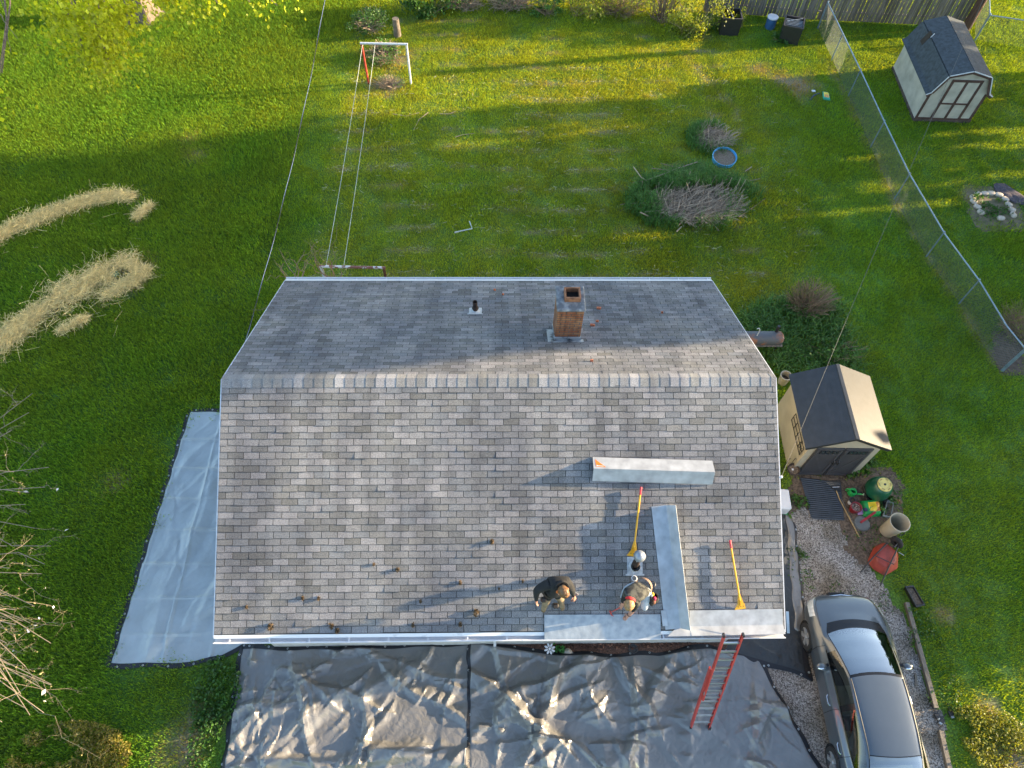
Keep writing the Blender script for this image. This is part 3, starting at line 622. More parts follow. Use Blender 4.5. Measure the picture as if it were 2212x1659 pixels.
for k in range(m_-1):
    (x0, z0), (x1, z1) = rp_[k], rp_[k+1]; dx, dz = z0-z1, x1-x0; l = math.hypot(dx, dz); dx, dz = dx/l*th, dz/l*th
    q = [(x0, z0), (x1, z1), (x1+dx, z1+dz), (x0+dx, z0+dz)]
    rf.add([(x, -.12, z) for x, z in q]+[(x, bl+.10, z) for x, z in q], [(0, 1, 2, 3), (7, 6, 5, 4), (3, 2, 6, 7), (0, 4, 5, 1), (0, 3, 7, 4), (1, 5, 6, 2)])
barn_roof = rf.build('roof', M_slate, barn)
def gam(off, y, t, w):                                              # a strip that follows the gambrel line
    s = MB()
    for k in range(m_-1):
        (x0, z0), (x1, z1) = rp_[k], rp_[k+1]; dx, dz = z0-z1, x1-x0; l = math.hypot(dx, dz); dx, dz = dx/l, dz/l
        q = [(x0+dx*off, z0+dz*off), (x1+dx*off, z1+dz*off), (x1+dx*(off+w), z1+dz*(off+w)), (x0+dx*(off+w), z0+dz*(off+w))]
        s.add([(x, y, z) for x, z in q]+[(x, y+t, z) for x, z in q], [(0, 1, 2, 3), (7, 6, 5, 4), (3, 2, 6, 7), (0, 4, 5, 1), (0, 3, 7, 4), (1, 5, 6, 2)])
    return s
gam(.012, -.136, .012, .034).build('drip_edge', M_white, barn_roof); gam(-.075, -.124, .02, .072).build('fascia_trim', M_brown, barn_roof)
mr_ = MB(); mm = Matrix.Translation((-.80, 2.45, 0)); a_ = math.atan2(zb-ze-.06, (-xb_)-(-hw+.02))
mr_.box(0, 0, .052, .46, .27, .006, M=Matrix.Translation((-.79, 2.35, 1.84)) @ Matrix.Rotation(-a_, 4, 'Y')); mr_.build('missing_shingle_patch', mat('bare roof board', (.035, .026, .02), .95), barn_roof)
mr_ = MB(); mr_.box(0, 0, .06, .46, .03, .02, M=Matrix.Translation((-.74, 2.20, 1.88)) @ Matrix.Rotation(-a_, 4, 'Y')); mr_.build('lifted_flap', mat('pale flap', (.5, .53, .57), .6), barn_roof)
for s in (-1, 1):
    t = MB(); t.box(s*(hw-.045), -.012, (ze+.1)/2, .09, .024, ze-.1); t.build('corner_trim', M_brown, barn)
t = MB(); t.box(-hw-.012, bl/2, ze-.05, .024, bl, .07); t.build('eave_trim', mat('red brown fascia', (.20, .055, .025), .7), barn)
t = MB(); t.box(0, -.013, .13, bw, .026, .10); t.build('bottom_trim', M_brown, barn)
dr = MB(); dw0, dw1, dz1 = -.50, .62, 1.78
dr.box((dw0+dw1)/2, -.008, (.18+dz1)/2, dw1-dw0, .016, dz1-.18); door = dr.build('door', M_cream, barn)
fr = MB()
for x in (dw0+.045, (dw0+dw1)/2, dw1-.045): fr.box(x, -.026, (.18+dz1)/2, .09, .02, dz1-.18)
fr.box((dw0+dw1)/2, -.027, dz1-.045, dw1-dw0, .022, .09); fr.box((dw0+dw1)/2, -.027, .80, dw1-dw0, .022, .06); fr.build('door_frame', M_brown, door)

# ------------------------------------------------------------------ resin garden shed beside the house
M_beige = mat('beige resin', (.39, .345, .265), .55, scale=1.6, var=.16, bump=.05)
M_sroof = mat('charcoal resin shingle', (.028, .033, .040), .42, var=.2, scale=6, bump=.1, spec=.6)
M_sdoor = mat('dark grey resin', (.045, .045, .052), .5, var=.15)
shed = thing('garden_shed', 'beige resin garden shed with charcoal roof and double doors', 'shed', TR(8.60, .42, 0, rz=R(-1.5)))
sw, sd, se, sr = 1.78, 2.0, 1.72, 2.22
wl = MB(); prof = [(-sw/2, .02), (sw/2, .02), (sw/2, se), (0, sr-.05), (-sw/2, se)]; n = 5
wl.add([(x, .0, z) for x, z in prof]+[(x, sd, z) for x, z in prof], [tuple(range(n)), tuple(range(2*n-1, n-1, -1))]+[(i, n+i, n+(i+1) % n, (i+1) % n) for i in range(n)])
wl.build('wall', M_beige, shed)
for s in (-1, 1):
    rf = MB(); x1, z1 = s*(sw/2+.17), se-.05; dx, dz = (sr-z1), s*x1; l = math.hypot(dx, x1)
    nrm = Vector((s*(sr-z1)/l, 0, abs(x1)/l)); 
    for k in range(9):                                                # overlapping moulded courses
        a0, a1 = k/9, (k+1)/9; p0 = Vector((x1*a0, 0, sr+(z1-sr)*a0)); p1 = Vector((x1*a1, 0, sr+(z1-sr)*a1))
        q = [p0+nrm*.018, p1+nrm*.026, p1-nrm*.02, p0-nrm*.02]
        rf.add([v+Vector((0, -.10, 0)) for v in q]+[v+Vector((0, sd+.07, 0)) for v in q], [(0, 1, 2, 3), (7, 6, 5, 4), (0, 4, 5, 1), (1, 5, 6, 2), (2, 6, 7, 3), (3, 7, 4, 0)])
    rf.build('roof', M_sroof, shed, clean=False)
rg = MB(); rg.box(0, sd/2-.02, sr+.012, .10, sd+.18, .03); rg.build('ridge_strip', M_sroof, shed, bevel=.01)
fa = MB(); 
for s in (-1, 1): fa.bar((0, -.085, sr-.045), (s*(sw/2+.15), -.085, se-.10), .02, .07, (0, 0, 1))
fa.build('gable_trim', M_black, shed)
for s in (-1, 1):
    dm = MB(); cxx = s*.36; dm.box(cxx, -.02, .82, .70, .04, 1.52); dd_ = dm.build('door', M_sdoor, shed, bevel=.01)
    pn = MB()
    pn.box(cxx, -.046, 1.28, .56, .012, .05); pn.box(cxx, -.046, 1.52, .60, .012, .05); pn.box(cxx, -.046, .12, .62, .012, .09); pn.box(cxx-.29, -.047, .82, .05, .014, 1.4); pn.box(cxx+.29, -.047, .82, .05, .014, 1.4)
    pn.bar((cxx-s*.25, -.046, .20), (cxx+s*.25, -.046, 1.22), .012, .05, (1, 0, 0)); pn.build('door_brace', mat('door moulding', (.055, .055, .062), .5), dd_)
    wn_ = MB(); wn_.box(cxx, -.047, 1.40, .46, .014, .14); wd = wn_.build('window', mat('dark pane', (.03, .04, .045), .12, spec=.8), dd_)
    for k in range(5):
        mu = MB(); mu.box(cxx-.20+k*.10, -.056, 1.40, .018, .01, .15); mu.build('muntin', M_black, wd)
    hd = MB(); hd.tube([(cxx-s*.30, -.05, .98), (cxx-s*.30, -.11, .96), (cxx-s*.30, -.11, .84), (cxx-s*.30, -.05, .82)], .018, 8); hd.build('handle', M_black, dd_, smooth=True)
trl = thing('wall_trellis', 'black metal trellis hung on the beige side wall of the garden shed', 'trellis', TR(7.70, .42, 0, rz=R(-1.5)))
tb = MB()
for z in (.95, 1.11, 1.27): tb.bar((-.02, .12, z), (-.02, 1.15, z), .014, .014)
for y in (.12, .36, .63, .89, 1.15): tb.bar((-.02, y, .94), (-.02, y, 1.28), .014, .014)
tb.bar((-.022, .12, .95), (-.022, .36, 1.27), .012, .012); tb.bar((-.022, .36, .95), (-.022, .12, 1.27), .012, .012); tb.build('lattice', M_black, trl)

# ------------------------------------------------------------------ chain-link fences
M_wire = mat('galvanised fence wire', (.17, .20, .21), .5, .5, var=.1)
M_post = mat('fence tube', (.22, .30, .38), .45, .5, var=.15)
def chainlink(name, label, pts, hgt, posts, group=None, pitch=.055):
    t = thing(name, label, 'fence', pts[0], group); o = pts[0]
    V0 = []; V1 = []
    for a, b in zip(pts[:-1], pts[1:]):
        d = (b-a); L_ = d.length; d.normalize(); n = int(L_/pitch); m = int(hgt/pitch)
        s = Vector((-d.y, d.x, 0))*.004
        for i in range(n):
            for j in range(m):
                x0 = (i+(j % 2)*.5)*pitch; sg = 1 if j % 2 == 0 else -1
                p = a+d*((i+.25)*pitch); z0 = j*pitch*1.0+.03; z1 = z0+pitch
                l = a+d*(i*pitch); c = a+d*((i+.5)*pitch); r = a+d*((i+1)*pitch)
                if j % 2 == 0: V0 += [l+Vector((0, 0, z0)), r+Vector((0, 0, z0))]; V1 += [c+Vector((0, 0, z1)), c+Vector((0, 0, z1))]
                else: V0 += [c+Vector((0, 0, z0)), c+Vector((0, 0, z0))]; V1 += [l+Vector((0, 0, z1)), r+Vector((0, 0, z1))]
    straws('mesh', np.array([list(q-o) for q in V0]), np.array([list(q-o) for q in V1]), .0032, M_wire, t)
    for a, b in zip(pts[:-1], pts[1:]):
        r_ = MB(); r_.tube([a+Vector((0, 0, hgt))-o, b+Vector((0, 0, hgt))-o], .022, 8); r_.build('top_rail', M_post, t, smooth=True)
    for p, rr in posts:
        q = MB(); q.tube([p-o, p+Vector((0, 0, hgt+.03))-o], rr, 10); q.ball((p-o)+Vector((0, 0, hgt+.04)), rr*1.15, 8); q.build('post', M_post, t, smooth=True)
    return t
fA, fB = G(1766, 62), G(2164, 801); FH = 1.12
def along(a, b, t): return a+(b-a)*t
fl_base = [G(1766, 62), G(1832, 208), G(1880, 318), G(1931, 431), G(2003, 560), G(2071, 656), G(2126, 752), G(2164, 801)]
chainlink('chain_link_fence', 'long chain link fence running along the yard boundary past the cream barn shed', fl_base, FH,
          [(G(1766, 62), .035), (G(1795, 132), .022), (G(1832, 208), .022), (G(1880, 318), .022), (G(1931, 431), .022), (G(2000, 555), .022), (G(2071, 656), .022), (G(2164, 801), .045)])
c0 = G(2107, 88); c1 = G(2290, 100); c2 = G(2060, 58)
chainlink('chain_link_fence', 'short chain link fence meeting at a corner post behind the barn shed', [G(2250, 110), G(2105, 88), G(2105, 10)], 1.1, [(G(2105, 88), .04)], pitch=.07)
# the two clothes-line frames and their lines
M_flake = mat('flaking white paint on steel', (.60, .61, .62), .5, scale=16, col2=(.22, .12, .09), contrast=(.62, .68))
M_rustpaint = mat('rust showing through paint', (.24, .10, .07), .7, scale=11, col2=(.66, .64, .62), contrast=(.5, .56))
def clframe(label, pl, pr, top, ml, mr_, mt):
    t = thing('clothesline_post', label, 'clothesline post', pl, 'clothes line frames')
    for p, m in ((pl, ml), (pr, mr_)):
        b = MB(); b.tube([p, p+Vector((0, 0, top))], .04, 10); b.build('post', m, t, smooth=True, world=True)
    b = MB(); d = (pr-pl).normalized()*.05; b.tube([pl-d+Vector((0, 0, top+.03)), pr+d+Vector((0, 0, top+.03))], .042, 10); b.build('crossbar', mt, t, smooth=True, world=True)
    return t
a0, a1 = G(796, 180), G(888, 182); hb = 1.63
clframe('clothes line frame with one red post and one white post', a0, a1, hb, mat('faded red paint', (.40, .05, .035), .5), M_flake, M_flake)
b0, b1 = G(694, 577, hb), G(829, 580, hb); b0.z = b1.z = 0
clframe('rusty clothes line frame showing above the far eave of the roof', b0, b1, hb, M_flake, M_rust, M_rustpaint)
M_cord = mat('pale cord', (.46, .48, .44), .7)
def wire(name, label, p, q, sag, r, m, cat='cable', group=None, n=24, m2=None):
    t = thing(name, label, cat, p, group); pts = [p+(q-p)*(i/n)-Vector((0, 0, sag*4*(i/n)*(1-i/n))) for i in range(n+1)]
    b = MB(); b.tube(pts, r, 6); b.build('strand', m, t, smooth=True, world=True)
    if m2:
        b = MB(); hp = []; k = n*14
        for i in range(k+1):
            s = i/k; c = p+(q-p)*s-Vector((0, 0, sag*4*s*(1-s))); a = s*(q-p).length*2.6; hp.append(c+Vector((math.cos(a), 0, math.sin(a)))*r*.9)
        b.tube(hp, r*.55, 5); b.build('messenger', m2, t, smooth=True, world=True)
    return t
za = hb+.06
wire('clothesline', 'left clothes line cord, tied at the corner above the red post', G(783, 97, za), G(704, 577, za), .10, .007, M_cord, 'clothesline', 'clothes lines')
wire('clothesline', 'right clothes line cord, tied a third of the way along the white crossbar', G(810, 98, za), G(742, 578, za), .10, .007, M_cord, 'clothesline', 'clothes lines')
wire('service_cable', 'black and white twisted power cable dropping to the left roof edge', G(704, -14, 6.6), G(525, 752, 3.75), .35, .010, M_black, m2=M_white)
wire('phone_cable', 'thin pale cable crossing over the garden shed roof to the house corner', G(1688, 1030, 4.6), G(2128, -10, 6.5), .25, .0045, mat('dull cable', (.10, .10, .09), .7))
# board fence at the top of the picture
def boardfence(label, p, q, hgt, group):
    t = thing('board_fence', label, 'fence', p, group); d = q-p; L_ = d.length; d.normalize(); nrm = Vector((-d.y, d.x, 0))
    n = int(L_/.155); C = MB()
    for i in range(n):
        x = (i+.5)*.155; h = hgt*random.uniform(.97, 1.03); sk_ = random.uniform(-.03, .03); w = random.uniform(.122, .146)
        a = d*x; b = d*(x+sk_)+Vector((0, 0, h))+nrm*random.uniform(-.02, .02); C.bar(a+Vector((0, 0, .05)), b, w, .018, (nrm.x, nrm.y, 0))
    C.build('board_panel', M_fence, t)
    for z in (.4, hgt-.3):
        r_ = MB(); r_.bar(Vector((0, 0, z))+nrm*.05, d*L_+Vector((0, 0, z))+nrm*.05, .09, .04, (0, 0, 1)); r_.build('rail', M_wood, t)
    for k in range(int(L_/2.4)+1):
        r_ = MB(); r_.box(0, 0, hgt/2, .09, .09, hgt, M=Matrix.Translation(d*min(k*2.4, L_)+nrm*.12)); r_.build('post', M_wood, t)
    return t
M_fence = mat('silvered fence board', (.15, .135, .115), .9, var=.45, scale=3, stretch=(9, 9, .8), island=.35, bump=.4)
boardfence('weathered board fence behind the two black compost bins', G(1521, 27), G(1767, 45), 1.75, 'weathered board fence sections')
boardfence('weathered board fence behind the cream barn shed', G(1772, 45), G(2078, 60), 1.75, 'weathered board fence sections')
t = thing('wooden_pole', 'thick dark brown wooden pole behind the barn shed', 'pole', G(2083, 66))
b = MB(); b.tube([(0, 0, 0), (0, 0, 5.0)], [.19, .16], 14); b.build('shaft', mat('creosoted pole', (.085, .045, .03), .85, var=.5, scale=3, stretch=(8, 8, .7), bump=.5), t, smooth=True)

# ------------------------------------------------------------------ bins, barrel, garden things in the back yard
def compost(label, x, y, rz, bars):
    t = thing('compost_bin', label, 'compost bin', TR(*G(x, y), rz=R(rz)), 'black compost bins')
    for s, ax in ((-1, 0), (1, 0), (0, -1), (0, 1)):
        b = MB(); w = .37
        q = [(-w, -w*.0, 0)]; b.box(s*w, ax*w, .36, .03 if s else .77, .03 if ax else .71, .72); b.build('side_panel', M_black, t)
    rm = MB(); ringbox(rm, 0, 0, .72, .75, .80, .80, .05); rm.build('rim', mat('dusty black plastic', (.05, .045, .045), .5), t)
    if bars:
        for k in range(5):
            b = MB(); b.bar((-.34, -.2+k*.1, .70), (.34, -.2+k*.1, .70), .02, .02); b.build('bar', M_galv, t)
    b = MB(); b.bar((-.1, .34, .77), (-.1+.1, -.34, .77), .02, .02) if not bars else b.bar((-.30, -.1, .77), (.30, .28, .77), .02, .02); b.build('lid_stay', M_galv, t)
    b = MB(); b.box(0, 0, .12, .70, .70, .2); b.build('compost', M_soil, t)
compost('open topped square black compost bin', 1571, 66, -3, False)
compost('black compost bin with wire bars across its top', 1703, 84, -18, True)
t = thing('blue_barrel', 'small blue drum with a white lid between the compost bins', 'barrel', G(1662, 60))
b = MB(); b.lathe([(.001, 0), (.20, 0), (.215, .1), (.20, .2), (.215, .3), (.205, .46)], 20); b.build('drum', mat('faded blue plastic', (.03, .10, .24), .5), t, smooth=True)
b = MB(); b.lathe([(.225, .45), (.225, .49), (.19, .50), (.001, .49)], 20); b.build('lid', M_white, t, smooth=True)
def bag(name, label, quad, mf, z=.03, hgt=.10, panel=None, cat='bag', extra=None):
    """a filled plastic sack lying flat: pillow over a quad of picture points (tl, tr, br, bl)"""
    P = [np.array(G(*q)) for q in quad]; t = thing(name, label, cat, Vector(P[3])); n = 14; V = []; mi = []
    def at(u, v, h): return P[0]*(1-u)*(1-v)+P[1]*u*(1-v)+P[2]*u*v+P[3]*(1-u)*v+np.array([0, 0, h])
    for j in range(n+1):
        for i in range(n+1):
            u, v = i/n, j/n; e = (max(0, 1-(2*u-1)**6)*max(0, 1-(2*v-1)**6))**.5
            V.append(at(u, v, z+hgt*e*(.75+.35*vnoise(np.array(u*4), np.array(v*4), 1, 61)))-P[3])
    F_ = [(j*(n+1)+i, j*(n+1)+i+1, (j+1)*(n+1)+i+1, (j+1)*(n+1)+i) for j in range(n) for i in range(n)]
    for (u0, u1, v0_, v1_), k in (panel or []):
        pass
    mi = []
    for j in range(n):
        for i in range(n):
            u, v = (i+.5)/n, (j+.5)/n; k = 0
            for (u0, u1, v0_, v1_), kk in (panel or []):
                if u0 < u < u1 and v0_ < v < v1_: k = kk
            mi.append(k)
    rawmesh('sack', V, F_, mf, t, smooth=True, mi=mi); return t
M_bagg = mat('green printed plastic', (.01, .27, .06), .35); M_bagy = mat('yellow print', (.75, .55, .03), .35); M_bago = mat('orange flower print', (.55, .12, .02), .35, scale=25, col2=(.75, .45, .1)); M_bagt = mat('teal plastic', (.01, .30, .18), .35)
bag('soil_bag', 'small empty green and yellow soil bag lying on the lawn near the chain link fence', [(1775, 199), (1789, 202), (1793, 219), (1777, 217)], [M_bagt, M_bagy, M_bago], panel=[((.15, .85, .12, .75), 1), ((.2, .8, .42, .8), 2)], hgt=.06)
t = thing('hand_tool', 'small blue handled tool beside the green soil bag', 'tool', G(1757, 208)); b = MB(); b.tube([G(1750, 216, .04), G(1758, 206, .06), G(1770, 201, .05)], .02, 6); b.build('handle', mat('navy plastic', (.02, .04, .14), .4), t, world=True)
b = MB(); b.box(0, 0, .05, .14, .10, .03, M=Matrix.Translation(G(1756, 199))); b.build('blade', M_white, t, world=True)
t = thing('paddling_pool', 'small blue plastic paddling pool filled with dead leaves', 'paddling pool', TR(*G(1562, 347), rx=R(7)))
b = MB(); b.lathe([(.001, .02), (.36, .02), (.41, .22), (.435, .23), (.44, .20), (.40, .0)], 32); b.build('shell', mat('sky blue plastic', (.06, .33, .62), .4), t, smooth=True)
b = MB(); b.disc(.395, .16, 32); b.build('dead_leaves', mat('rotting leaves', (.10, .075, .05), .95, scale=30, col2=(.27, .21, .16), bump=1), t)
# ------------------------------------------------------------------ brush mounds
M_deep = mat('rank green grass', (.075, .19, .03), .6, island=.4, trans=.35, tcol=(1.6, 1.3, .6))
M_greyst = mat('dead grey stalk', (.33, .25, .18), .9, island=.45)
def mound(name, label, cx, cy, rx, ry, nb, ns, hgt, dead):
    c = G(cx, cy); t = thing(name, label, 'brush pile', c)
    a = rng.uniform(0, 6.28, nb); r = np.sqrt(rng.uniform(0, 1, nb)); base = np.stack([np.cos(a)*r*rx, np.sin(a)*r*ry, np.zeros(nb)], 1); base[:, 2] = hgt*.5*(1-r**2)
    wb = .62+.85*fbm(np.cos(a)*1.3+cx*.01, np.sin(a)*1.3, .9, 33); base[:, :2] *= wb[:, None]; dd = np.hypot((base[:, 0]-dead[0])/dead[2], (base[:, 1]-dead[1])/dead[3])*(.65+.7*fbm(base[:, 0], base[:, 1], 1.6, 37)); keep = (dd > 1+rng.normal(0, .16, nb)) & (fbm(base[:, 0], base[:, 1], 1.7, 43) > rng.uniform(.30, .52, nb)); base = base[keep]
    blades('tall_grass', base, hgt*.8*(1-.3*r[keep])*(.5+fbm(base[:, 0], base[:, 1], 2.3, 39)), .9, .009, M_deep, t)
    X, Y = np.meshgrid(np.linspace(-1, 1, 30), np.linspace(-1, 1, 30), indexing='ij'); rr = np.hypot(X, Y); q = np.where(rr > 1, 1/np.maximum(rr, 1e-6), 1); X, Y = X*q, Y*q; rr = np.minimum(rr, 1)
    Z = hgt*.5*(1-rr**2)+.05*fbm(X, Y, 3, 5)*(1-rr); id_ = np.arange(900).reshape(30, 30); f = np.stack([id_[:-1, :-1], id_[1:, :-1], id_[1:, 1:], id_[:-1, 1:]], -1).reshape(-1, 4)
    rawmesh('heap', np.stack([X.ravel()*rx*.7, Y.ravel()*ry*.7, Z.ravel()-.01], 1), f, mat('matted thatch', (.05, .055, .025), .95, scale=9, col2=(.16, .12, .085), bump=.9), t, smooth=True)
    n = ns; a = rng.uniform(0, 6.28, n); r = np.sqrt(rng.uniform(0, 1, n)); p = np.stack([dead[0]+np.cos(a)*r*dead[2], dead[1]+np.sin(a)*r*dead[3], rng.uniform(.15, .6, n)*hgt], 1)
    th_ = rng.normal(.5, .9, n); l = rng.uniform(.2, .75, n)[:, None]; d = np.stack([np.cos(th_), np.sin(th_), rng.normal(.25, .3, n)], 1); straws('dead_stalks', p-d*l*.3, p+d*l*.7, rng.uniform(.004, .009, n), M_greyst, t)
    return t
ZB = lambda x, y: ((2450+x*.30134)/1.8517, (450+y*.30134)/1.8517)
mb_ = mound('brush_pile', 'large mound of tall grass, dead stalks and pruned branches', 1490, 432, 2.15, 1.5, 9500, 2300, .62, (.05, -.50, 1.5, .75))
o_ = G(1490, 432)
for pl, r in (([(280, 725), (380, 860), (450, 900), (640, 830), (850, 745), (1130, 655)], .022), ([(520, 740), (760, 770), (1060, 765)], .018), ([(640, 675), (800, 715), (1080, 760)], .018), ([(270, 930), (400, 910), (380, 1030)], .016), ([(1480, 815), (1600, 885), (1740, 920), (1960, 880)], .018), ([(1600, 880), (1700, 1000)], .012), ([(1740, 920), (1770, 1010), (1750, 1090)], .012), ([(100, 1225), (200, 1205), (520, 1200), (880, 1195)], .018), ([(370, 1325), (560, 1415)], .028), ([(550, 1290), (600, 1410)], .022), ([(860, 1310), (900, 1160)], .024), ([(950, 1280), (1010, 950)], .020), ([(980, 1290), (1590, 1285)], .016), ([(1100, 1230), (1360, 1170)], .022), ([(1040, 1040), (1130, 1000), (1310, 955)], .02), ([(1180, 1395), (1250, 1380)], .03), ([(1360, 1000), (1500, 925)], .016), ([(1420, 930), (1530, 885)], .016), ([(1680, 1390), (1880, 1250), (2030, 1140)], .012), ([(850, 1580), (915, 1515)], .03), ([(1760, 780), (1850, 720)], .02), ([(430, 1320), (690, 1295)], .02)):
    b = MB(); b.tube([G(*ZB(x, y), random.uniform(.25, .5) if 300 < x < 1700 and 600 < y < 1400 else .06)-o_ for x, y in pl], r*.8, 5); b.build('pruned_branch', M_twig if r < .02 else M_greyst, mb_)
mound('brush_pile', 'smaller mound of matted grass and dead stalks above the paddling pool', 1532, 303, .95, .95, 2200, 420, .42, (.1, -.1, .6, .55))
# small sticks on the lawn, the bent white pipe
t = thing('white_pipe', 'bent white plastic pipe lying on the mown lawn', 'pipe', G(1015, 497)); b = MB(); b.tube([G(1014, 478, .03), G(1020, 494, .03), G(982, 502, .03)], .022, 8); b.build('tube', M_white, t, smooth=True, world=True)
ground_sticks('fallen_stick', ['curved grey fallen stick, leftmost of those in the middle lawn', 'long curved fallen stick bending towards the house in the middle lawn', 'short forked fallen stick right of the curved ones', 'single curved stick lying in the middle of the lawn'], [[(848, 246), (878, 251), (906, 243)], [(925, 243), (905, 258), (893, 282)], [(950, 246), (970, 246), (985, 240)], [(984, 296), (1000, 291), (1025, 288)]], .018, M_greyst, group='sticks on the mown lawn')
t = thing('tree_stump', 'low cut log on the ground behind the red and white clothes line frame', 'log', G(834, 118)); b = MB(); b.tube([(-.4, 0, .2), (.45, .05, .2)], [.2, .22], 12); b.build('log', mat('rotten bark', (.085, .055, .04), .95, var=.5, bump=.9, bscale=14), t, smooth=True)
t = thing('tree_stump', 'upright broken stump behind the clothes line frame', 'stump', G(859, 78)); b = MB(); b.tube([(0, 0, 0), (0, 0, .75)], [.16, .13], 10); b.build('stump', mat('grey stump wood', (.16, .13, .10), .95, var=.4, bump=.8, bscale=14), t, smooth=True)
shrub('weed_clump', 'tangled weeds and dead stalks around the log by the clothes line', 'weeds', (*G(832, 125).xy, .25), (.9, .8, .35), 900, .07, M_deep, 260, trad=.006, tm=M_greyst)
shrub('weed_clump', 'low dead weed tuft between the clothes line posts', 'weeds', (*G(842, 186).xy, .18), (.7, .4, .28), 250, .06, M_deep, 240, trad=.005, tm=M_greyst)
shrub('weed_clump', 'patch of tall weeds left of the log at the top of the lawn', 'weeds', (*G(800, 60).xy, .3), (.9, 1.0, .45), 1600, .08, M_leaf, 160, trad=.006, tm=M_greyst)
# rocks round the flower bed
ZR_ = lambda x, y: ((3750+x*.1567)/1.8517, (700+y*.1567)/1.8517)
rocks = [(890, 580, 20), (1005, 512, 5), (1180, 497, 0), (1345, 493, -3), (1545, 530, -25), (1710, 645, -50), (1795, 780, -50), (1875, 910, -50), (1910, 1040, -75), (900, 700, -50), (995, 835, -50), (1085, 975, -45), (1595, 1130, -5)]
rlab = ['pale border stone at the upper left bend of the stone ring', 'pale border stone at the top left of the stone ring', 'pale border stone in the middle of the top arc of the stone ring', 'pale border stone right of the middle in the top arc of the ring', 'pale border stone with a yellow stain beside the dark mulch heap', 'first border stone below the yellow stained one on the right side', 'second border stone down the right side of the ring', 'third border stone down the right side of the ring', 'rounded border stone at the lower right end of the ring', 'pale border stone just below the upper left bend', 'second last border stone on the left side of the ring', 'lowest border stone on the left side of the ring', 'single border stone lying apart at the bottom of the ring']
for (x, y, a), lb in zip(rocks, rlab):
    t = thing('border_stone', lb, 'stone', TR(*G(*ZR_(x, y)), rz=R(a)), 'stones edging the flower bed'); b = MB(); b.ball((0, 0, .05), 1, 12, sz=(.15, .105, .08)); o = b.build('stone', M_stone, t, smooth=True)
    for v in o.data.vertices: v.co.x = max(-.122, min(.122, v.co.x))+random.uniform(-.01, .01); v.co.y = max(-.08, min(.08, v.co.y)); v.co.z = min(v.co.z, .095)+random.uniform(-.006, .006)
t = thing('mulch_heap', 'dark heap of mulch beside the ring of border stones', 'heap', TR(*G(2180, 420), rz=R(35))); b = MB(); b.ball((0, 0, 0), 1, 18, sz=(.34, .62, .06)); o = b.build('heap', mat('dark purple mulch', (.045, .035, .045), .95, scale=20, col2=(.13, .11, .12), bump=1), t, smooth=True)
for v in o.data.vertices: v.co.z = max(0, v.co.z)+random.uniform(0, .06); v.co.x *= random.uniform(.85, 1.1)
shrub('flower_plant', 'low green plants growing inside the stone ring', 'plant', (*G(2132, 448).xy, .08), (.7, .7, .10), 380, .09, M_leaf, 0)
shrub('weed_clump', 'dry yellowish weeds behind the corner post of the chain link fence', 'weeds', (*G(2195, 710).xy, .3), (.9, .9, .5), 500, .05, M_leafy, 420, trad=.004)
br_ = thing('cable_bracket', 'white cable bracket at the right roof edge', 'bracket', G(1688, 1030, 4.6)); b = MB(); b.bar((-.10, 0, -.05), (.01, 0, 0), .04, .04); b.ball((0, 0, 0), .03, 8); b.build('hook', M_white, br_, smooth=True)
# ------------------------------------------------------------------ things beside the garden shed
ZA = lambda x, y: ((3120+x*.26523)/1.8517, (1780+y*.26523)/1.8517)
def GA(x, y, z=0.0): return G(*ZA(x, y), z)
t = thing('ribbed_mat', 'black ribbed plastic mat lying in front of the shed doors', 'mat', GA(300, 490))
tl, tr, br, bl_ = GA(300, 490, .03), GA(905, 560, .03), GA(960, 1140, .03), GA(465, 1110, .03); o = GA(300, 490)
b = MB(); k = 20; prof = []
for i in range(k*4+1):
    f = i/(k*4); h = .012+.018*(.5-.5*math.cos(2*math.pi*i/4)); prof.append((tl+(bl_-tl)*f+Vector((0, 0, h)), tr+(br-tr)*f+Vector((0, 0, h))))
b.add([q for p in prof for q in p], [(2*i, 2*i+1, 2*i+3, 2*i+2) for i in range(len(prof)-1)])
b.build('ribbed_sheet', mat('dusty black rubber', (.030, .034, .042), .5, var=.3, scale=7, spec=.6), t, world=True, clean=False)
t = thing('compost_tumbler', 'dark green round compost tumbler with a yellow lid', 'compost tumbler', TR(*G(1886, 1063), rx=R(6)))
b = MB(); b.lathe([(.12, .02), (.26, .10), (.315, .22), (.315, .30), (.285, .45), (.24, .58), (.20, .62), (.001, .62)], 32); b.build('drum', mat('deep green plastic', (.008, .085, .045), .28, spec=.6), t, smooth=True)
b = MB(); b.lathe([(.185, .60), (.185, .645), (.17, .66), (.12, .66), (.115, .65), (.03, .65), (.001, .65)], 28); ld = b.build('lid', mat('pale yellow plastic', (.62, .52, .16), .4), t, smooth=True)
b = MB(); b.lathe([(.028, .65), (.028, .662), (.001, .663)], 12); b.build('vent_disc', M_black, ld, smooth=True)
for q in range(6):
    b = MB(); a = q*1.047; b.box(.148*math.cos(a), .148*math.sin(a), .662, .03, .07, .006, M=None) if False else b.box(0, 0, 0, .028, .075, .006, M=Matrix.Translation((.146*math.cos(a), .146*math.sin(a), .662)) @ Matrix.Rotation(a, 4, 'Z')); b.build('lid_slot', mat('moulded ochre', (.30, .23, .08), .5) if q == 0 else bpy.data.materials['moulded ochre'], ld)
for s in (-1, 1):
    b = MB(); b.box(s*.22, -.10, .05, .12, .5, .10); b.build('foot', M_black, t, bevel=.015)
t = thing('watering_can', 'bright green plastic watering can beside the compost tumbler', 'watering can', TR(*GA(1065, 735), rz=R(-22)))
M_wc = mat('bright green plastic', (.02, .36, .08), .35)
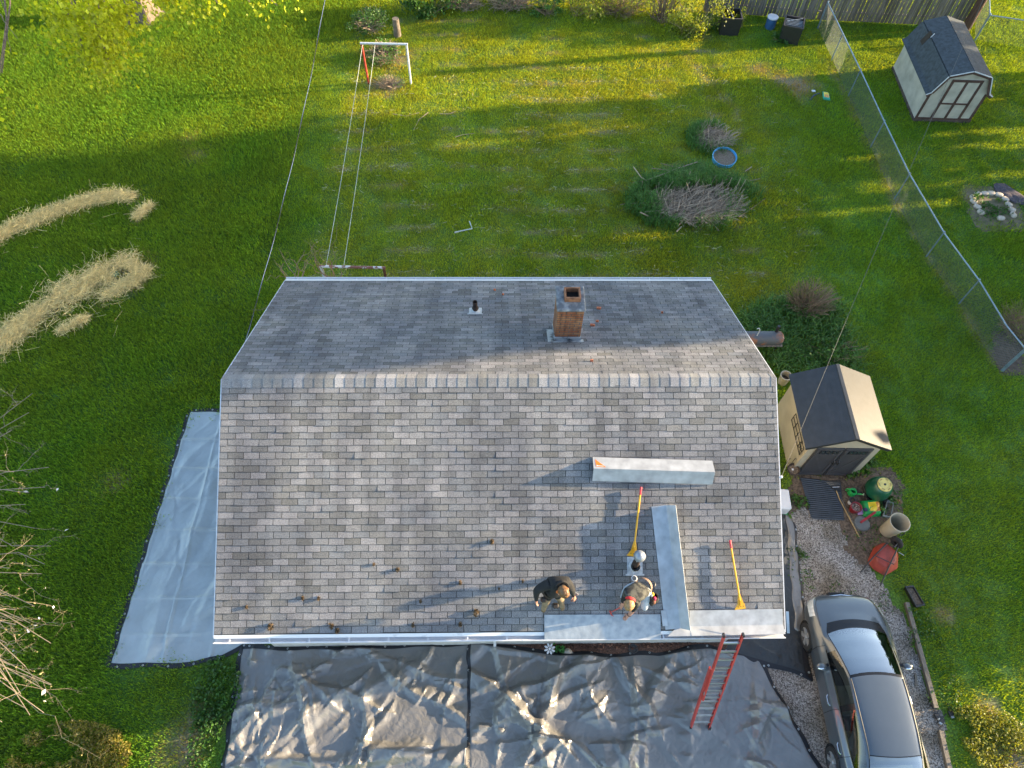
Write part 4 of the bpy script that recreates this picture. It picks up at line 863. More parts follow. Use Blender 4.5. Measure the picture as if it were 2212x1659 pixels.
b = MB(); b.lathe([(.001, 0), (.095, .0), (.105, .06), (.10, .16), (.08, .20), (.06, .19)], 20); b.build('body', M_wc, t, smooth=True)
b = MB(); b.tube([(.08, 0, .06), (.17, 0, .13), (.25, 0, .17)], [.03, .02, .018], 10); b.build('spout', M_wc, t, smooth=True)
b = MB(); b.lathe([(.02, 0), (.045, .03), (.001, .035)], 14, M=Matrix.Translation((.245, 0, .165)) @ Matrix.Rotation(R(65), 4, 'Y')); b.build('rose', mat('pale rose head', (.35, .5, .35), .5), t, smooth=True)
b = MB(); b.tube([(-.09, 0, .05), (-.17, .0, .10), (-.16, 0, .19), (-.08, 0, .23), (.02, 0, .24), (.07, 0, .19)], .014, 8); b.build('handle', M_wc, t, smooth=True)
def tilt_bar(name, lab, cat, p, q, w, h, m, group=None):
    t = thing(name, lab, cat, p, group); b = MB(); b.bar(p, q, w, h); b.build('board' if 'stake' in name else 'timber', m, t, world=True, bevel=.003); return t
t = thing('garden_rake', 'leaf rake with a black fan head lying across the ribbed mat', 'rake', GA(830, 700))
b = MB(); p, q = GA(890, 800, .06), GA(1195, 1385, .05); b.tube([GA(850, 690, .07), p, q], .016, 8); b.build('handle', mat('tan wooden handle', (.36, .25, .12), .7, var=.3, scale=20), t, smooth=True, world=True)
hp = [GA(840, 690, .075), GA(905, 690, .075), GA(905, 600, .075), GA(760, 615, .075)]; b = MB(); b.add(hp+[v-Vector((0, 0, .02)) for v in hp], [(0, 1, 2, 3), (7, 6, 5, 4), (0, 4, 5, 1), (1, 5, 6, 2), (2, 6, 7, 3), (3, 7, 4, 0)]); hd = b.build('head', M_black, t, world=True)
lb = [GA(792, 632, .079), GA(898, 628, .079), GA(898, 636, .079), GA(793, 641, .079)]; b = MB(); b.add(lb, [(0, 1, 2, 3)]); b.build('label_strip', M_white, hd, world=True, clean=False)
for k in range(18):
    f = k/17; b = MB(); b.tube([GA(758+f*148, 612-f*10, .075), GA(690+f*210, 560-f*10, .065), GA(672+f*226, 540-f*12, .03)], .0045, 4); b.build('tine', mat('grey plastic tine', (.13, .14, .15), .5) if k == 0 else bpy.data.materials['grey plastic tine'], hd, world=True)
tilt_bar('wooden_stake', 'thin weathered wooden stake lying beside the rake handle', 'stake', GA(925, 810, .04), GA(1150, 1270, .03), .022, .018, M_wood)
t = thing('flower_pot', 'dark red flower pot full of dead leaves', 'flower pot', GA(1098, 985)); pr = [(.001, .01), (.105, .01), (.135, .20), (.145, .20), (.145, .235), (.125, .235), (.12, .19)]
b = MB(); b.lathe(pr, 24); b.build('pot', mat('dark red plastic', (.20, .015, .02), .4), t, smooth=True); b = MB(); b.disc(.122, .19, 24); b.build('dead_leaves', mat('crumpled leaves', (.07, .04, .03), .9, scale=40, col2=(.40, .30, .25), bump=1, contrast=(.45, .6)), t)
t = thing('flower_pot', 'small white pot with a black rim behind the red flower pot', 'flower pot', GA(1045, 880)); b = MB(); b.lathe([(.001, .01), (.055, .01), (.07, .19)], 18); b.build('pot', M_white, t, smooth=True); b = MB(); b.lathe([(.072, .185), (.085, .19), (.085, .215), (.065, .215), (.06, .17)], 18); b.build('rim', M_black, t, smooth=True); b = MB(); b.disc(.062, .18, 16); b.build('soil', M_soil, t)
sb = bag('soil_bag', 'full green bag of potting soil with a yellow label and flower pictures', [ZA(1195, 855), ZA(1465, 835), ZA(1512, 1082), ZA(1240, 1092)], [M_bagg, M_bagy, M_bago], panel=[((.30, .98, .20, .82), 1), ((.72, .98, .20, .78), 2)], hgt=.16)
bq = MB(); bq.lathe([(.055, 0), (.05, .012), (.001, .014)], 18, M=Matrix.Translation(GA(1290, 975, .165))); bq.build('printed_disc', mat('navy print', (.012, .014, .05), .4), sb, world=True, smooth=True)
for i_, (x0, y0, x1, y1) in enumerate(((1335, 930, 1370, 1010), (1362, 925, 1395, 1000), (1388, 918, 1412, 990))):
    bq = MB(); bq.bar(GA(x0, y1, .178), GA(x1, y0, .178), .022, .004); bq.build('lettering_bar', M_bagg, sb, world=True)
bag('soil_bag', 'flattened bag with a lilac corner poking out under the green potting soil bag', [ZA(1150, 950), ZA(1290, 930), ZA(1290, 1060), ZA(1165, 1062)], [mat('lilac print', (.45, .25, .45), .4)], hgt=.05)
t = thing('round_scoop', 'round grey lid with a red plastic handle lying by the potting soil', 'scoop', GA(1225, 1190)); b = MB(); b.lathe([(.21, 0), (.215, .02), (.19, .06), (.08, .085), (.001, .09)], 28); b.build('lid', mat('dusty grey plastic', (.12, .125, .12), .35), t, smooth=True)
b = MB(); b.bar(GA(1215, 1170, .10), GA(1440, 1010, .22), .055, .02); b.tube([GA(1440, 1010, .22), GA(1495, 960, .24)], .009, 6); b.build('handle', mat('red plastic', (.30, .018, .02), .4), t, world=True, bevel=.004)
def trough(name, lab, cat, pts, hgt, m, fill):
    t = thing(name, lab, cat, pts[0]); q = [Vector((p.x, p.y, 0)) for p in pts]; c = sum(q, Vector())/4; b = MB()
    top = [v+Vector((0, 0, hgt)) for v in q]; bot = [c+(v-c)*.86 for v in q]; inn = [c+(v-c)*.84+Vector((0, 0, hgt)) for v in q]; low = [c+(v-c)*.80+Vector((0, 0, hgt*.6)) for v in q]
    b.add(bot+top+inn+low, [(3, 2, 1, 0)]+[(i, (i+1) % 4, 4+(i+1) % 4, 4+i) for i in range(4)]+[(4+i, 4+(i+1) % 4, 8+(i+1) % 4, 8+i) for i in range(4)]+[(8+i, 8+(i+1) % 4, 12+(i+1) % 4, 12+i) for i in range(4)])
    b.build('box', m, t, world=True, clean=False); b = MB(); b.add(low, [(0, 1, 2, 3)]); b.build('soil', fill, t, world=True, clean=False); return t
M_brush = mat('dry planter filling', (.055, .04, .03), .95, scale=30, col2=(.24, .18, .13), bump=1)
trough('planter_box', 'grey rectangular planter box of dry soil behind the beige bin', 'planter', [GA(1625, 825, .17), GA(1725, 872, .17), GA(1672, 1092, .17), GA(1555, 1072, .17)], .17, mat('grey resin', (.16, .19, .20), .5), M_brush)
trough('planter_trough', 'long black planter trough of dead plants beside the lawn', 'planter', [G(1955, 1266, .14), G(1973, 1264, .14), G(1999, 1307, .14), G(1980, 1312, .14)], .14, M_black, M_brush)
t = thing('star_ornament', 'copper coloured starburst garden ornament in the grass', 'ornament', GA(1765, 870)); b = MB()
for k in range(10):
    a = k*.628; b.add([Vector((0, 0, .12)), Vector((.02*math.cos(a-.3), .02*math.sin(a-.3), .10)), Vector((.115*math.cos(a), .115*math.sin(a), .10)), Vector((.02*math.cos(a+.3), .02*math.sin(a+.3), .10))], [(0, 1, 2), (0, 2, 3), (1, 3, 2)])
b.tube([(0, 0, 0), (0, 0, .10)], .006, 5); b.build('star', mat('copper paint', (.50, .22, .12), .45, .3), t)
bc = G(*ZA(1600, 1300)); t = thing('trash_can', 'large empty beige trash can with black handles', 'trash can', TR(*bc, rx=R(3)))
M_can = mat('beige plastic bin', (.42, .37, .28), .45, var=.06)
b = MB(); b.lathe([(.001, 0), (.175, 0), (.18, .02), (.225, .69), (.245, .69), (.247, .74), (.232, .745), (.222, .70), (.17, .03), (.001, .03)], 36); b.build('bin', M_can, t, smooth=True)
for a in (R(-75), R(105)):
    b = MB(); m = Matrix.Rotation(a, 4, 'Z'); b.tube([(.225, -.06, .60), (.26, -.065, .58), (.265, -.06, .50), (.265, .06, .50), (.26, .065, .58), (.225, .06, .60)], .011, 6, M=m); b.build('handle', M_black, t, smooth=True)
# upturned wheelbarrow
ZW = lambda x, y: ((2696+x*.6329)/1.8517, (2022+y*.6329)/1.8517)
def GW(x, y, z): return G(*ZW(x, y), z)
t = thing('wheelbarrow', 'red wheelbarrow lying upside down on the gravel', 'wheelbarrow', GW(1320, 340, 0))
b = MB(); rim = [GW(1222, 352, .05), GW(1262, 262, .05), GW(1330, 232, .05), GW(1418, 300, .05), GW(1414, 398, .05), GW(1330, 445, .05), GW(1255, 400, .05)]
c = sum(rim, Vector())/7; up = [c+(v-c)*.66+Vector((-.02, .02, .22)) for v in rim]; up = [v+Vector((0, 0, .03)) for v in up]
b.add(rim+up, [(i, (i+1) % 7, 7+(i+1) % 7, 7+i) for i in range(7)]+[tuple(range(7, 14))]); b.build('tray', mat('rust red tray', (.30, .045, .028), .45, var=.35, scale=5), t, world=True, bevel=.05, seg=3, smooth=True)
for p in ([GW(1180, 420, .06), GW(1265, 320, .34), GW(1350, 236, .36)], [GW(1303, 508, .06), GW(1375, 350, .36), GW(1437, 220, .36)]):
    b = MB(); b.tube(p, .017, 8); b.build('handle', M_black, t, smooth=True, world=True)
b = MB(); b.tube([GW(1275, 318, .36), GW(1390, 372, .37)], .012, 6); b.build('brace', M_black, t, smooth=True, world=True)
b = MB(); wc = GW(1408, 232, .36); m = Matrix.Translation(wc) @ Matrix.Rotation(R(35), 4, 'Z') @ Matrix.Rotation(R(90), 4, 'Y'); b.lathe([(.05, -.04), (.14, -.045), (.165, -.02), (.165, .02), (.14, .045), (.05, .04)], 22, M=m); b.build('wheel', M_dark, t, smooth=True, world=True)
b = MB(); b.tube([GW(1440, 215, .33), GW(1395, 262, .33)], .012, 6); b.tube([GW(1420, 295, .2), GW(1452, 315, .05)], .010, 6, ); b.build('axle_bracket', M_galv, t, smooth=True, world=True)
# hanging basket stand, white box, bucket, tank
t = thing('basket_stand', 'black wire plant stand holding a round basket of dead stems', 'plant stand', GA(112, 480))
cc = Vector((0, 0, .42)); b = MB(); b.lathe([(.05, .30), (.12, .36), (.155, .46), (.165, .46), (.165, .48), (.14, .48), (.11, .38)], 22); b.build('basket', mat('fibre liner', (.05, .035, .03), .95, var=.5, scale=20, bump=1), t, smooth=True)
b = MB(); b.disc(.13, .45, 18); b.build('dead_stems', M_brush, t); b = MB(); b.box(-.02, 0, .46, .045, .05, .01); b.build('plant_tag', M_white, t)
for k, x in enumerate((-.16, -.02, .12)):
    b = MB(); b.tube([(x, .16, 0), (x, .17, .62), (x+.02, .20, .72), (x+.05, .18, .70)], .008, 6); b.build('scroll', M_black, t, smooth=True)
b = MB(); b.tube([(-.18, .165, .5), (.16, .165, .5)], .007, 6); b.tube([(-.12, .0, .31), (-.16, .16, .3)], .007, 6); b.build('crossbar', M_black, t, smooth=True)
t = thing('storage_box', 'white plastic box half hidden under the right roof edge', 'box', TR(*G(1690, 1098), rz=R(-4))); b = MB(); b.box(-.08, .1, .2, .34, .55, .40); b.build('tub', M_white, t, bevel=.03); b = MB(); b.box(-.08, .1, .025, .37, .58, .04); b.build('tray', M_green, t)
t = thing('bucket', 'old cream bucket standing behind the garden shed by the roof edge', 'bucket', G(1689, 826)); b = MB(); b.lathe([(.001, 0), (.13, 0), (.155, .36), (.165, .36), (.165, .38), (.14, .38), (.12, .15), (.001, .14)], 20); b.build('pail', M_can, t, smooth=True); b = MB(); b.disc(.125, .2, 18); b.build('dirt', M_soil, t)
t = thing('barrel_smoker', 'rusty horizontal barrel smoker with a short chimney beside the house', 'smoker', G(1648, 757)); o = G(1648, 757)
b = MB(); b.tube([(-.75, 0, .62), (-.7, 0, .62), (.30, 0, .62), (.38, 0, .62)], [.12, .21, .21, .12], 20); b.build('barrel', mat('rusty grey steel', (.10, .11, .125), .6, .3, scale=3.2, col2=(.30, .13, .07), contrast=(.52, .66)), t, smooth=True)
b = MB(); b.tube([(.16, .10, .75), (.16, .12, 1.05)], .045, 12); b.build('chimney', M_black, t, smooth=True)
b = MB(); b.box(-.1, -.20, .55, .9, .10, .02); b.build('shelf', M_wood, t)
for x in (-.6, .25):
    for y in (-.15, .15): b = MB(); b.tube([(x, y, 0), (x, y*.8, .5)], .018, 6); b.build('leg', M_black, t, smooth=True)
t = thing('shepherd_hook', 'thin white hook pole at the house wall near the smoker', 'pole', G(1617, 760)); b = MB(); b.tube([(0, 0, 0), (0, 0, 1.1), (-.05, 0, 1.18), (-.1, 0, 1.15)], .012, 6); b.build('pole', M_white, t, smooth=True)
# drive edge timbers, solar lights
tilt_bar('edging_timber', 'long grey weathered timber edging the gravel beside the car', 'timber', G(1958, 1302, .05), G(2021, 1530, .05), .10, .10, M_wood)
tilt_bar('edging_timber', 'shorter pale weathered timber edging the gravel behind the black lamps', 'timber', G(2031, 1578, .05), G(2056, 1690, .05), .10, .10, M_wood)
tilt_bar('wooden_stake', 'short broken grey stake in the grass between the car and the long timber', 'stake', G(1978, 1455, .03), G(1980, 1482, .03), .05, .02, M_wood)
for i_, (x, y, a, lb) in enumerate(((2024, 1546, 20, 'fallen solar lamp with a pale cream glass head'), (2034, 1556, -40, 'fallen black solar lamp lying on the end of the timber'), (2054, 1541, 10, 'small black solar lamp lying alone in the grass'))):
    t = thing('solar_lamp', lb, 'garden lamp', TR(*G(x, y, .05), rz=R(a)), 'fallen solar lamps'); b = MB(); b.box(0, 0, 0, .11, .11, .06); b.build('cap', M_black, t, bevel=.01); b = MB(); b.box(0, -.075, 0, .07, .05, .05); b.build('lens', mat('cream lens', (.55, .5, .42), .3) if i_ == 0 else M_galv, t, bevel=.01); b = MB(); b.tube([(0, .05, 0), (.04, .22, -.02)], .010, 6); b.build('spike', M_black, t)
# front bed
t = thing('flower_ornament', 'white metal flower ornament standing in the mulch bed', 'ornament', G(1186, 1406)); o = G(1186, 1406)
b = MB()
for k in range(8):
    a = k*.785+.3; b.ball((0, 0, 0), 1, 10, M=Matrix.Translation((0, 0, .24)) @ Matrix.Rotation(a, 4, 'Z') @ Matrix.Translation((.085, 0, 0)) @ Matrix.Diagonal((.05, .026, .012, 1)))
b.ball((0, 0, .245), .032, 10); b.tube([(0, 0, 0), (0, 0, .24)], .008, 6); b.build('flower', M_white, t, smooth=True)
t = thing('leafy_plant', 'broad leaved green plant in the mulch beside the white flower ornament', 'plant', G(1210, 1404)); c_ = np.zeros((26, 3)); c_[:, 0] = rng.normal(0, .07, 26); c_[:, 1] = rng.normal(0, .05, 26); c_[:, 2] = rng.uniform(.06, .2, 26); leaves('leaf', c_, .13, mat('bright dock leaf', (.06, .22, .04), .5, island=.3, trans=.3), t, tilt=1.2, aspect=.6)
t = thing('garden_rock', 'pinkish grey rock half hidden under the tarp edge in the mulch', 'rock', G(1225, 1410)); b = MB(); b.ball((0, 0, .04), 1, 12, sz=(.13, .09, .10)); o_ = b.build('rock', M_stone, t, smooth=False)
for v in o_.data.vertices: v.co *= random.uniform(.88, 1.1)
t = thing('cobweb_bowl', 'round dark bowl set into the mulch bed', 'bowl', G(1367, 1402)); b = MB(); b.lathe([(.10, .0), (.115, .05), (.10, .055), (.08, .03), (.001, .02)], 20); b.build('bowl', mat('dull dark ceramic', (.045, .042, .042), .6, var=.5, scale=30), t, smooth=True)
t = thing('downspout', 'thin white downspout against the front wall', 'downspout', G(1069, 1398)); o = G(1069, 1398); b = MB(); b.bar((0, 0, .0), (0, .05, 2.8), .06, .06, (1, 0, 0)); b.build('pipe', M_white, t)

# ------------------------------------------------------------------ tarps
def crumple(X, Y, seed, spec, box):
    r = np.random.default_rng(seed); Z = np.zeros_like(X); x0, x1, y0, y1 = box
    for n, (Rm, RM), (sm, sM), (am, asd) in spec:
        for _ in range(n):
            cx, cy = r.uniform(x0, x1), r.uniform(y0, y1); Q = r.uniform(Rm, RM); a = r.normal(am, asd); el = r.uniform(2.0, 7.0)
            u = (X-cx)*np.cos(a)+(Y-cy)*np.sin(a); v = -(X-cx)*np.sin(a)+(Y-cy)*np.cos(a); v = v+.15*Q*np.sin(u/Q*1.3+r.uniform(0, 6))
            w = np.clip(1-(u/(Q*el))**2, 0, 1); q = Q*.5*w**.7; s = r.uniform(sm, sM)*(1 if r.uniform() < .7 else -1); asy = r.uniform(.45, 1.8)
            Z += s*np.maximum(0, q-np.where(v > 0, v*asy, -v/asy))*(w > 0)
    return Z
def tarpmat(name, col, rough, metal, b=.35):
    m = mat(name, col, rough, metal, var=.10, scale=2.2, spec=.6); nt = m.node_tree; p = nt.nodes['Principled BSDF']; tc = _n(nt, 'ShaderNodeTexCoord')
    vo = _n(nt, 'ShaderNodeTexVoronoi', feature='DISTANCE_TO_EDGE'); vo.inputs['Scale'].default_value = 7; nz = _n(nt, 'ShaderNodeTexNoise'); nz.inputs['Scale'].default_value = 3; nz.inputs['Detail'].default_value = 5
    ad = _n(nt, 'ShaderNodeMix', data_type='RGBA'); ad.inputs[0].default_value = .22; nt.links.new(tc.outputs['Object'], nz.inputs['Vector']); nt.links.new(tc.outputs['Object'], ad.inputs[6]); nt.links.new(nz.outputs['Color'], ad.inputs[7]); nt.links.new(ad.outputs[2], vo.inputs['Vector'])
    bp = _n(nt, 'ShaderNodeBump'); bp.inputs['Strength'].default_value = b; bp.inputs['Distance'].default_value = .06; nt.links.new(vo.outputs['Distance'], bp.inputs['Height']); nt.links.new(bp.outputs[0], p.inputs['Normal']); return m
M_tarp = tarpmat('silver grey tarpaulin', (.200, .196, .192), .33, .25, .28)
M_tarps = tarpmat('pale silver tarpaulin', (.36, .40, .42), .45, .15, .2)
M_tarpb = tarpmat('black tarpaulin', (.022, .025, .028), .42, .0, .3)
M_hem = mat('black tarp hem', (.012, .013, .018), .55)
M_grom = mat('brass grommet', (.55, .56, .55), .3, .8)
def tarp(name, label, top, bot, seed, spec, m, amp=1.0, hw=3, fold=0, edge=.12, hem='tblr', step=.03, gro=.46, lift=None, group=None, sink=.35):
    """sheet between two picture poly-lines (far edge, near edge), crumpled by random creases"""
    T = [np.array(G(*p)) for p in top]; Bt = [np.array(G(*p)) for p in bot]
    def pl(P, f):
        L_ = np.array([0]+[np.linalg.norm(b-a) for a, b in zip(P[:-1], P[1:])]).cumsum(); L_ /= L_[-1]; return np.stack([np.interp(f, L_, [p[k] for p in P]) for k in range(3)], -1)
    w = np.linalg.norm(T[-1]-T[0]); h = np.linalg.norm(Bt[len(Bt)//2]-T[len(T)//2]); nx, ny = int(w/step)+2, int(h/step)+2
    fu, fv = np.linspace(0, 1, nx), np.linspace(0, 1, ny); A = pl(T, fu); Bq = pl(Bt, fu); Pg = A[:, None]*(1-fv[None, :, None])+Bq[:, None]*fv[None, :, None]
    X, Y = Pg[..., 0], Pg[..., 1]; Z = crumple(X, Y, seed, spec, (X.min(), X.max(), Y.min(), Y.max()))*amp
    ed = np.minimum(np.minimum(fu, 1-fu)[:, None]*w, np.minimum(fv, 1-fv)[None, :]*h); Z = np.maximum(Z-np.quantile(Z, sink), 0)*.75+np.maximum(np.minimum(Z-np.quantile(Z, sink), 0), -.25)*.12+.035
    Z = Z*np.clip(ed/edge, 0, 1)**.6+.015
    if fold:
        U, V_ = fu[:, None]*w+0*fv[None], fv[None]*h+0*fu[:, None]; wb = .012*np.sin(V_*3+seed)
        for q in (U+wb, V_+wb): Z = Z+.035*np.maximum(0, 1-np.abs((q+.3) % fold-fold/2)/.05)*(.4+.6*vnoise(U, V_, 1.5, 5))
    Z = np.maximum(Z, .012)
    if lift is not None: Z = Z+lift(X, Y)
    X = X+.02*np.sin(Y*9+seed)*np.clip(1-ed/.2, 0, 1); Y = Y+.03*np.sin(X*5+seed)*np.clip(1-ed/.2, 0, 1)
    o = Vector((X[0, 0], Y[0, 0], 0)); t = thing(name, label, 'tarp', o, group); P = np.stack([X, Y, Z], -1)-np.array(o)
    id_ = np.arange(nx*ny).reshape(nx, ny); f = np.stack([id_[:-1, :-1], id_[1:, :-1], id_[1:, 1:], id_[:-1, 1:]], -1).reshape(-1, 4); sh = rawmesh('sheet', P.reshape(-1, 3), f, m, t, smooth=True); sh.data.set_sharp_from_angle(angle=R(22))
    for k in hem:
        q = hw; E = {'t': P[:, :q+1], 'b': P[:, -q-1:][:, ::-1], 'l': P[:q+1].swapaxes(0, 1), 'r': P[-q-1:][::-1].swapaxes(0, 1)}[k]
        e = E.copy(); e[..., 2] += .006; e[:, 0, :2] += (E[:, 0, :2]-E[:, 1, :2])*.4; n = len(e); i2 = np.arange(n*(q+1)).reshape(n, q+1); f = np.stack([i2[:-1, :-1], i2[1:, :-1], i2[1:, 1:], i2[:-1, 1:]], -1).reshape(-1, 4); hm = rawmesh('hem', e.reshape(-1, 3), f, M_hem, t, smooth=True)
        st = max(3, int(gro/step))
        for i in range(st//2, n, st):
            b = MB(); b.lathe([(.010, 0), (.014, .006), (.021, .006), (.025, 0)], 10, M=Matrix.Translation(Vector(e[i, 1])+Vector((0, 0, .002)))); b.build('grommet', M_grom, hm, smooth=True)
    return t
tarp('tarp', 'pale silver tarp spread on the lawn along the left end of the house', [(408, 884), (470, 886), (600, 892)], [(229, 1441), (330, 1443), (420, 1438), (480, 1424), (530, 1394)], 4, [(14, (.25, .7), (.12, .30), (1.0, .3)), (30, (.08, .25), (.15, .35), (1.0, .5)), (30, (.05, .12), (.05, .14), (0, 3))], M_tarps, fold=.85, edge=.4, hem='tbl', sink=.4)
bigs = [(34, (.16, .50), (.50, .95), (.5, .7)), (8, (.6, .9), (.3, .5), (.4, .7)), (34, (.12, .30), (.35, .8), (.8, .7)), (45, (.06, .16), (.14, .38), (1.2, 1.0))]
tarp('tarp', 'wrinkled grey tarp left of the black seam in front of the house', [(519, 1394), (640, 1397), (800, 1394), (1020, 1386)], [(478, 1672), (760, 1672), (1016, 1668)], 11, bigs, M_tarp, hem='tlr')
tarp('tarp', 'wrinkled grey tarp right of the black seam under the ladder', [(1009, 1383), (1100, 1392), (1150, 1404), (1290, 1412), (1420, 1408), (1530, 1392), (1640, 1420)], [(1004, 1670), (1400, 1672), (1790, 1690)], 23, [(36, (.16, .55), (.50, .95), (.25, .7)), (8, (.6, .9), (.3, .5), (.3, .7)), (34, (.12, .32), (.35, .8), (.5, .8)), (45, (.06, .16), (.14, .38), (.8, 1.2))], M_tarp, hem='tlr')
tarp('tarp', 'black tarp draped along the right wall of the house beside the car', [(1600, 1100), (1650, 1095), (1697, 1085)], [(1560, 1415), (1640, 1432), (1752, 1470)], 31, [(7, (.3, .6), (.25, .5), (1.5, .3)), (26, (.12, .3), (.2, .5), (1.3, .6)), (50, (.05, .12), (.1, .4), (1, 1.2))], M_tarpb, hem='br', edge=.15, lift=lambda X, Y: np.clip((6.75-X)*.35, 0, .55)*np.clip((Y+3.6)*1.5, 0, 1))
tarp('tarp', 'narrow grey folded tarp edge standing up beside the gravel drive', [(1692, 1105), (1703, 1112), (1716, 1130)], [(1716, 1360), (1732, 1375), (1746, 1385)], 37, [(5, (.15, .4), (.3, .6), (1.5, .2)), (14, (.05, .15), (.2, .5), (1.5, .5))], M_tarp, hem='r', edge=.1, lift=lambda X, Y: .28*np.exp(-((X-(6.85+.06*(Y+2)))/.16)**2))

# ------------------------------------------------------------------ ladder
fl, fr_, tl_, tr_ = Vector((4.15, -5.69, .04)), Vector((4.60, -5.69, .04)), Vector((4.145, -4.445, 3.60)), Vector((4.535, -4.445, 3.60))
lad = thing('extension_ladder', 'red fibreglass extension ladder leaning on the front eave', 'ladder', (fl+fr_)/2); M_lred = mat('red fibreglass rail', (.50, .065, .055), .45, var=.15); M_al = mat('aluminium rung', (.50, .52, .54), .35, .7)
ax = ((tl_+tr_)/2-(fl+fr_)/2); LL = ax.length; ax.normalize(); xd = Vector((1, 0, 0)); nd = xd.cross(ax).normalized()
if nd.z < 0: nd = -nd
bc_ = (fl+fr_)/2; wb, wf = .215, .185; foff = nd*.055
def rail(p, q, w, d, m, nm):
    b = MB(); a = (q-p).normalized(); 
    for s, tt in ((0, .006),): b.bar(p, q, .008, d, nd)
    sx = 1 if (p-bc_).x > 0 else -1
    for s in (-1, 1): b.bar(p+nd*s*(d/2-.004)-xd*sx*w/2, q+nd*s*(d/2-.004)-xd*sx*w/2, w, .008, nd)
    return b.build(nm, m, lad, world=True)
for s in (-1, 1):
    rail(bc_+xd*s*wb, bc_+xd*s*wb+ax*2.50, .03, .078, M_lred, 'base_rail'); rail(bc_+xd*s*wf+foff+ax*1.36, bc_+xd*s*wf+foff+ax*LL, .028, .07, M_lred, 'fly_rail')
    b = MB(); p = bc_+xd*s*wb; b.bar(p-ax*.05, p+ax*.09, .05, .10, nd); b.build('foot', M_black, lad, world=True)
    b = MB(); p = bc_+xd*s*wf+foff+ax*LL; b.bar(p-ax*.04, p+ax*.015, .036, .078, nd); b.build('end_cap', M_black, lad, world=True)
    b = MB(); p = bc_+xd*s*(wf-.01)+foff+ax*1.62; b.bar(p-ax*.06, p+ax*.06, .03, .06, nd); b.build('rung_lock', M_galv, lad, world=True)
for k in range(8):
    b = MB(); p = bc_+ax*(.27+.305*k); b.bar(p-xd*wb, p+xd*wb, .034, .030, nd); b.build('rung', M_al, lad, world=True)
    b = MB(); p = bc_+foff+ax*(1.45+.292*k); b.bar(p-xd*wf, p+xd*wf, .034, .030, nd); b.build('rung', M_al, lad, world=True)
for k, d_ in enumerate((2.2, 2.75, 3.1, 3.35)):
    b = MB(); p = bc_+xd*(wf+.005)+foff+ax*d_; b.bar(p-ax*.05, p+ax*.05, .003, .05, nd); b.build('sticker', M_white if k else mat('yellow sticker', (.7, .5, .02), .5), lad, world=True)

# ------------------------------------------------------------------ sheet metal shields and tools on the roof
M_sheet = mat('dull sheet metal', (.38, .41, .44), .5, .2, var=.22, scale=4, bump=.05, bscale=14)
M_sheetp = mat('pale painted sheet', (.36, .375, .39), .55, .12, var=.22, scale=5, bump=.08, bscale=10)
def folded(name, label, cat, M, prof, L_, m, th=.005, ax='x', group=None):
    """sheet folded to a profile [(across, up)], run out along its length"""
    t = thing(name, label, cat, M, group)
    for i in range(len(prof)-1):
        (a0, h0), (a1, h1) = prof[i], prof[i+1]; b = MB(); d = Vector((a1-a0, h1-h0)).normalized(); n = Vector((-d.y, d.x))*th
        q = [(a0, h0), (a1, h1), (a1+n.x, h1+n.y), (a0+n.x, h0+n.y)]
        V = [((-L_/2, a, h) if ax == 'x' else (a, -L_/2, h)) for a, h in q]+[((L_/2, a, h) if ax == 'x' else (a, L_/2, h)) for a, h in q]
        b.add(V, [(0, 1, 2, 3), (7, 6, 5, 4), (0, 4, 5, 1), (1, 5, 6, 2), (2, 6, 7, 3), (3, 7, 4, 0)]); b.build('flange', m if not isinstance(m, list) else m[i], t)
    return t
def seg(a, b, h=0): (u0, v0), (u1, v1) = RF(*a, h), RF(*b, h); return u0, v0, u1, v1
u0, v0, u1, v1 = seg((1282, 1012), (1544, 1020), .17)
tent = folded('metal_shield', 'long pale folded metal shield with an orange triangle lying on the middle of the roof', 'metal panel', FM((u0+u1)/2, (v0+v1)/2, .014, math.atan2(-(v1-v0), u1-u0)), [(-.245, .0), (-.232, .02), (0, .175), (.215, 0)], math.hypot(u1-u0, v1-v0), [M_sheetp, M_sheetp, M_sheetp])
b = MB(); hL = math.hypot(u1-u0, v1-v0)/2; dirn = Vector((0, .215, -.175)).normalized(); tn = Vector((0, .175, .215)).normalized(); q = [Vector((-hL+.045, 0, .175))+dirn*.22, Vector((-hL+.05, 0, .175))+dirn*.045, Vector((-hL+.24, 0, .175))+dirn*.035]
b.add([p+tn*.0065 for p in q]+[p+tn*.009 for p in q], [(0, 2, 1), (3, 4, 5), (0, 1, 4, 3), (1, 2, 5, 4), (2, 0, 3, 5)]); dc = b.build('triangle_decal', mat('orange decal', (.75, .20, .02), .45), tent)
b = MB(); p = Vector((-hL+.08, 0, .175))+dirn*.065+tn*.0105; p2 = Vector((-hL+.195, 0, .175))+dirn*.058+tn*.0105; b.bar(p, p2, .012, .002, tn); b.build('decal_lettering', M_white, dc); b = MB(); b.box(0, 0, 0, .022, .026, .002, M=Matrix.Translation(Vector((-hL+.072, 0, .175))+dirn*.066+tn*.0105) @ Matrix.Rotation(-R(39), 4, 'X')); b.build('decal_mark', M_white, dc)
u0, v0, u1, v1 = seg((1439, 1091), (1470, 1357), .02)
folded('metal_shield', 'tall L shaped metal shield running up the roof with an upright side', 'metal panel', FM((u0+u1)/2, (v0+v1)/2, .014, math.atan2(-(v1-v0), u1-u0)+math.pi/2), [(-.29, .0), (-.02, .015), (0, .02), (.135, .235)], math.hypot(u1-u0, v1-v0), M_sheet, ax='y')
u0, v0, u1, v1 = seg((1490, 1338), (1691, 1334), .02)
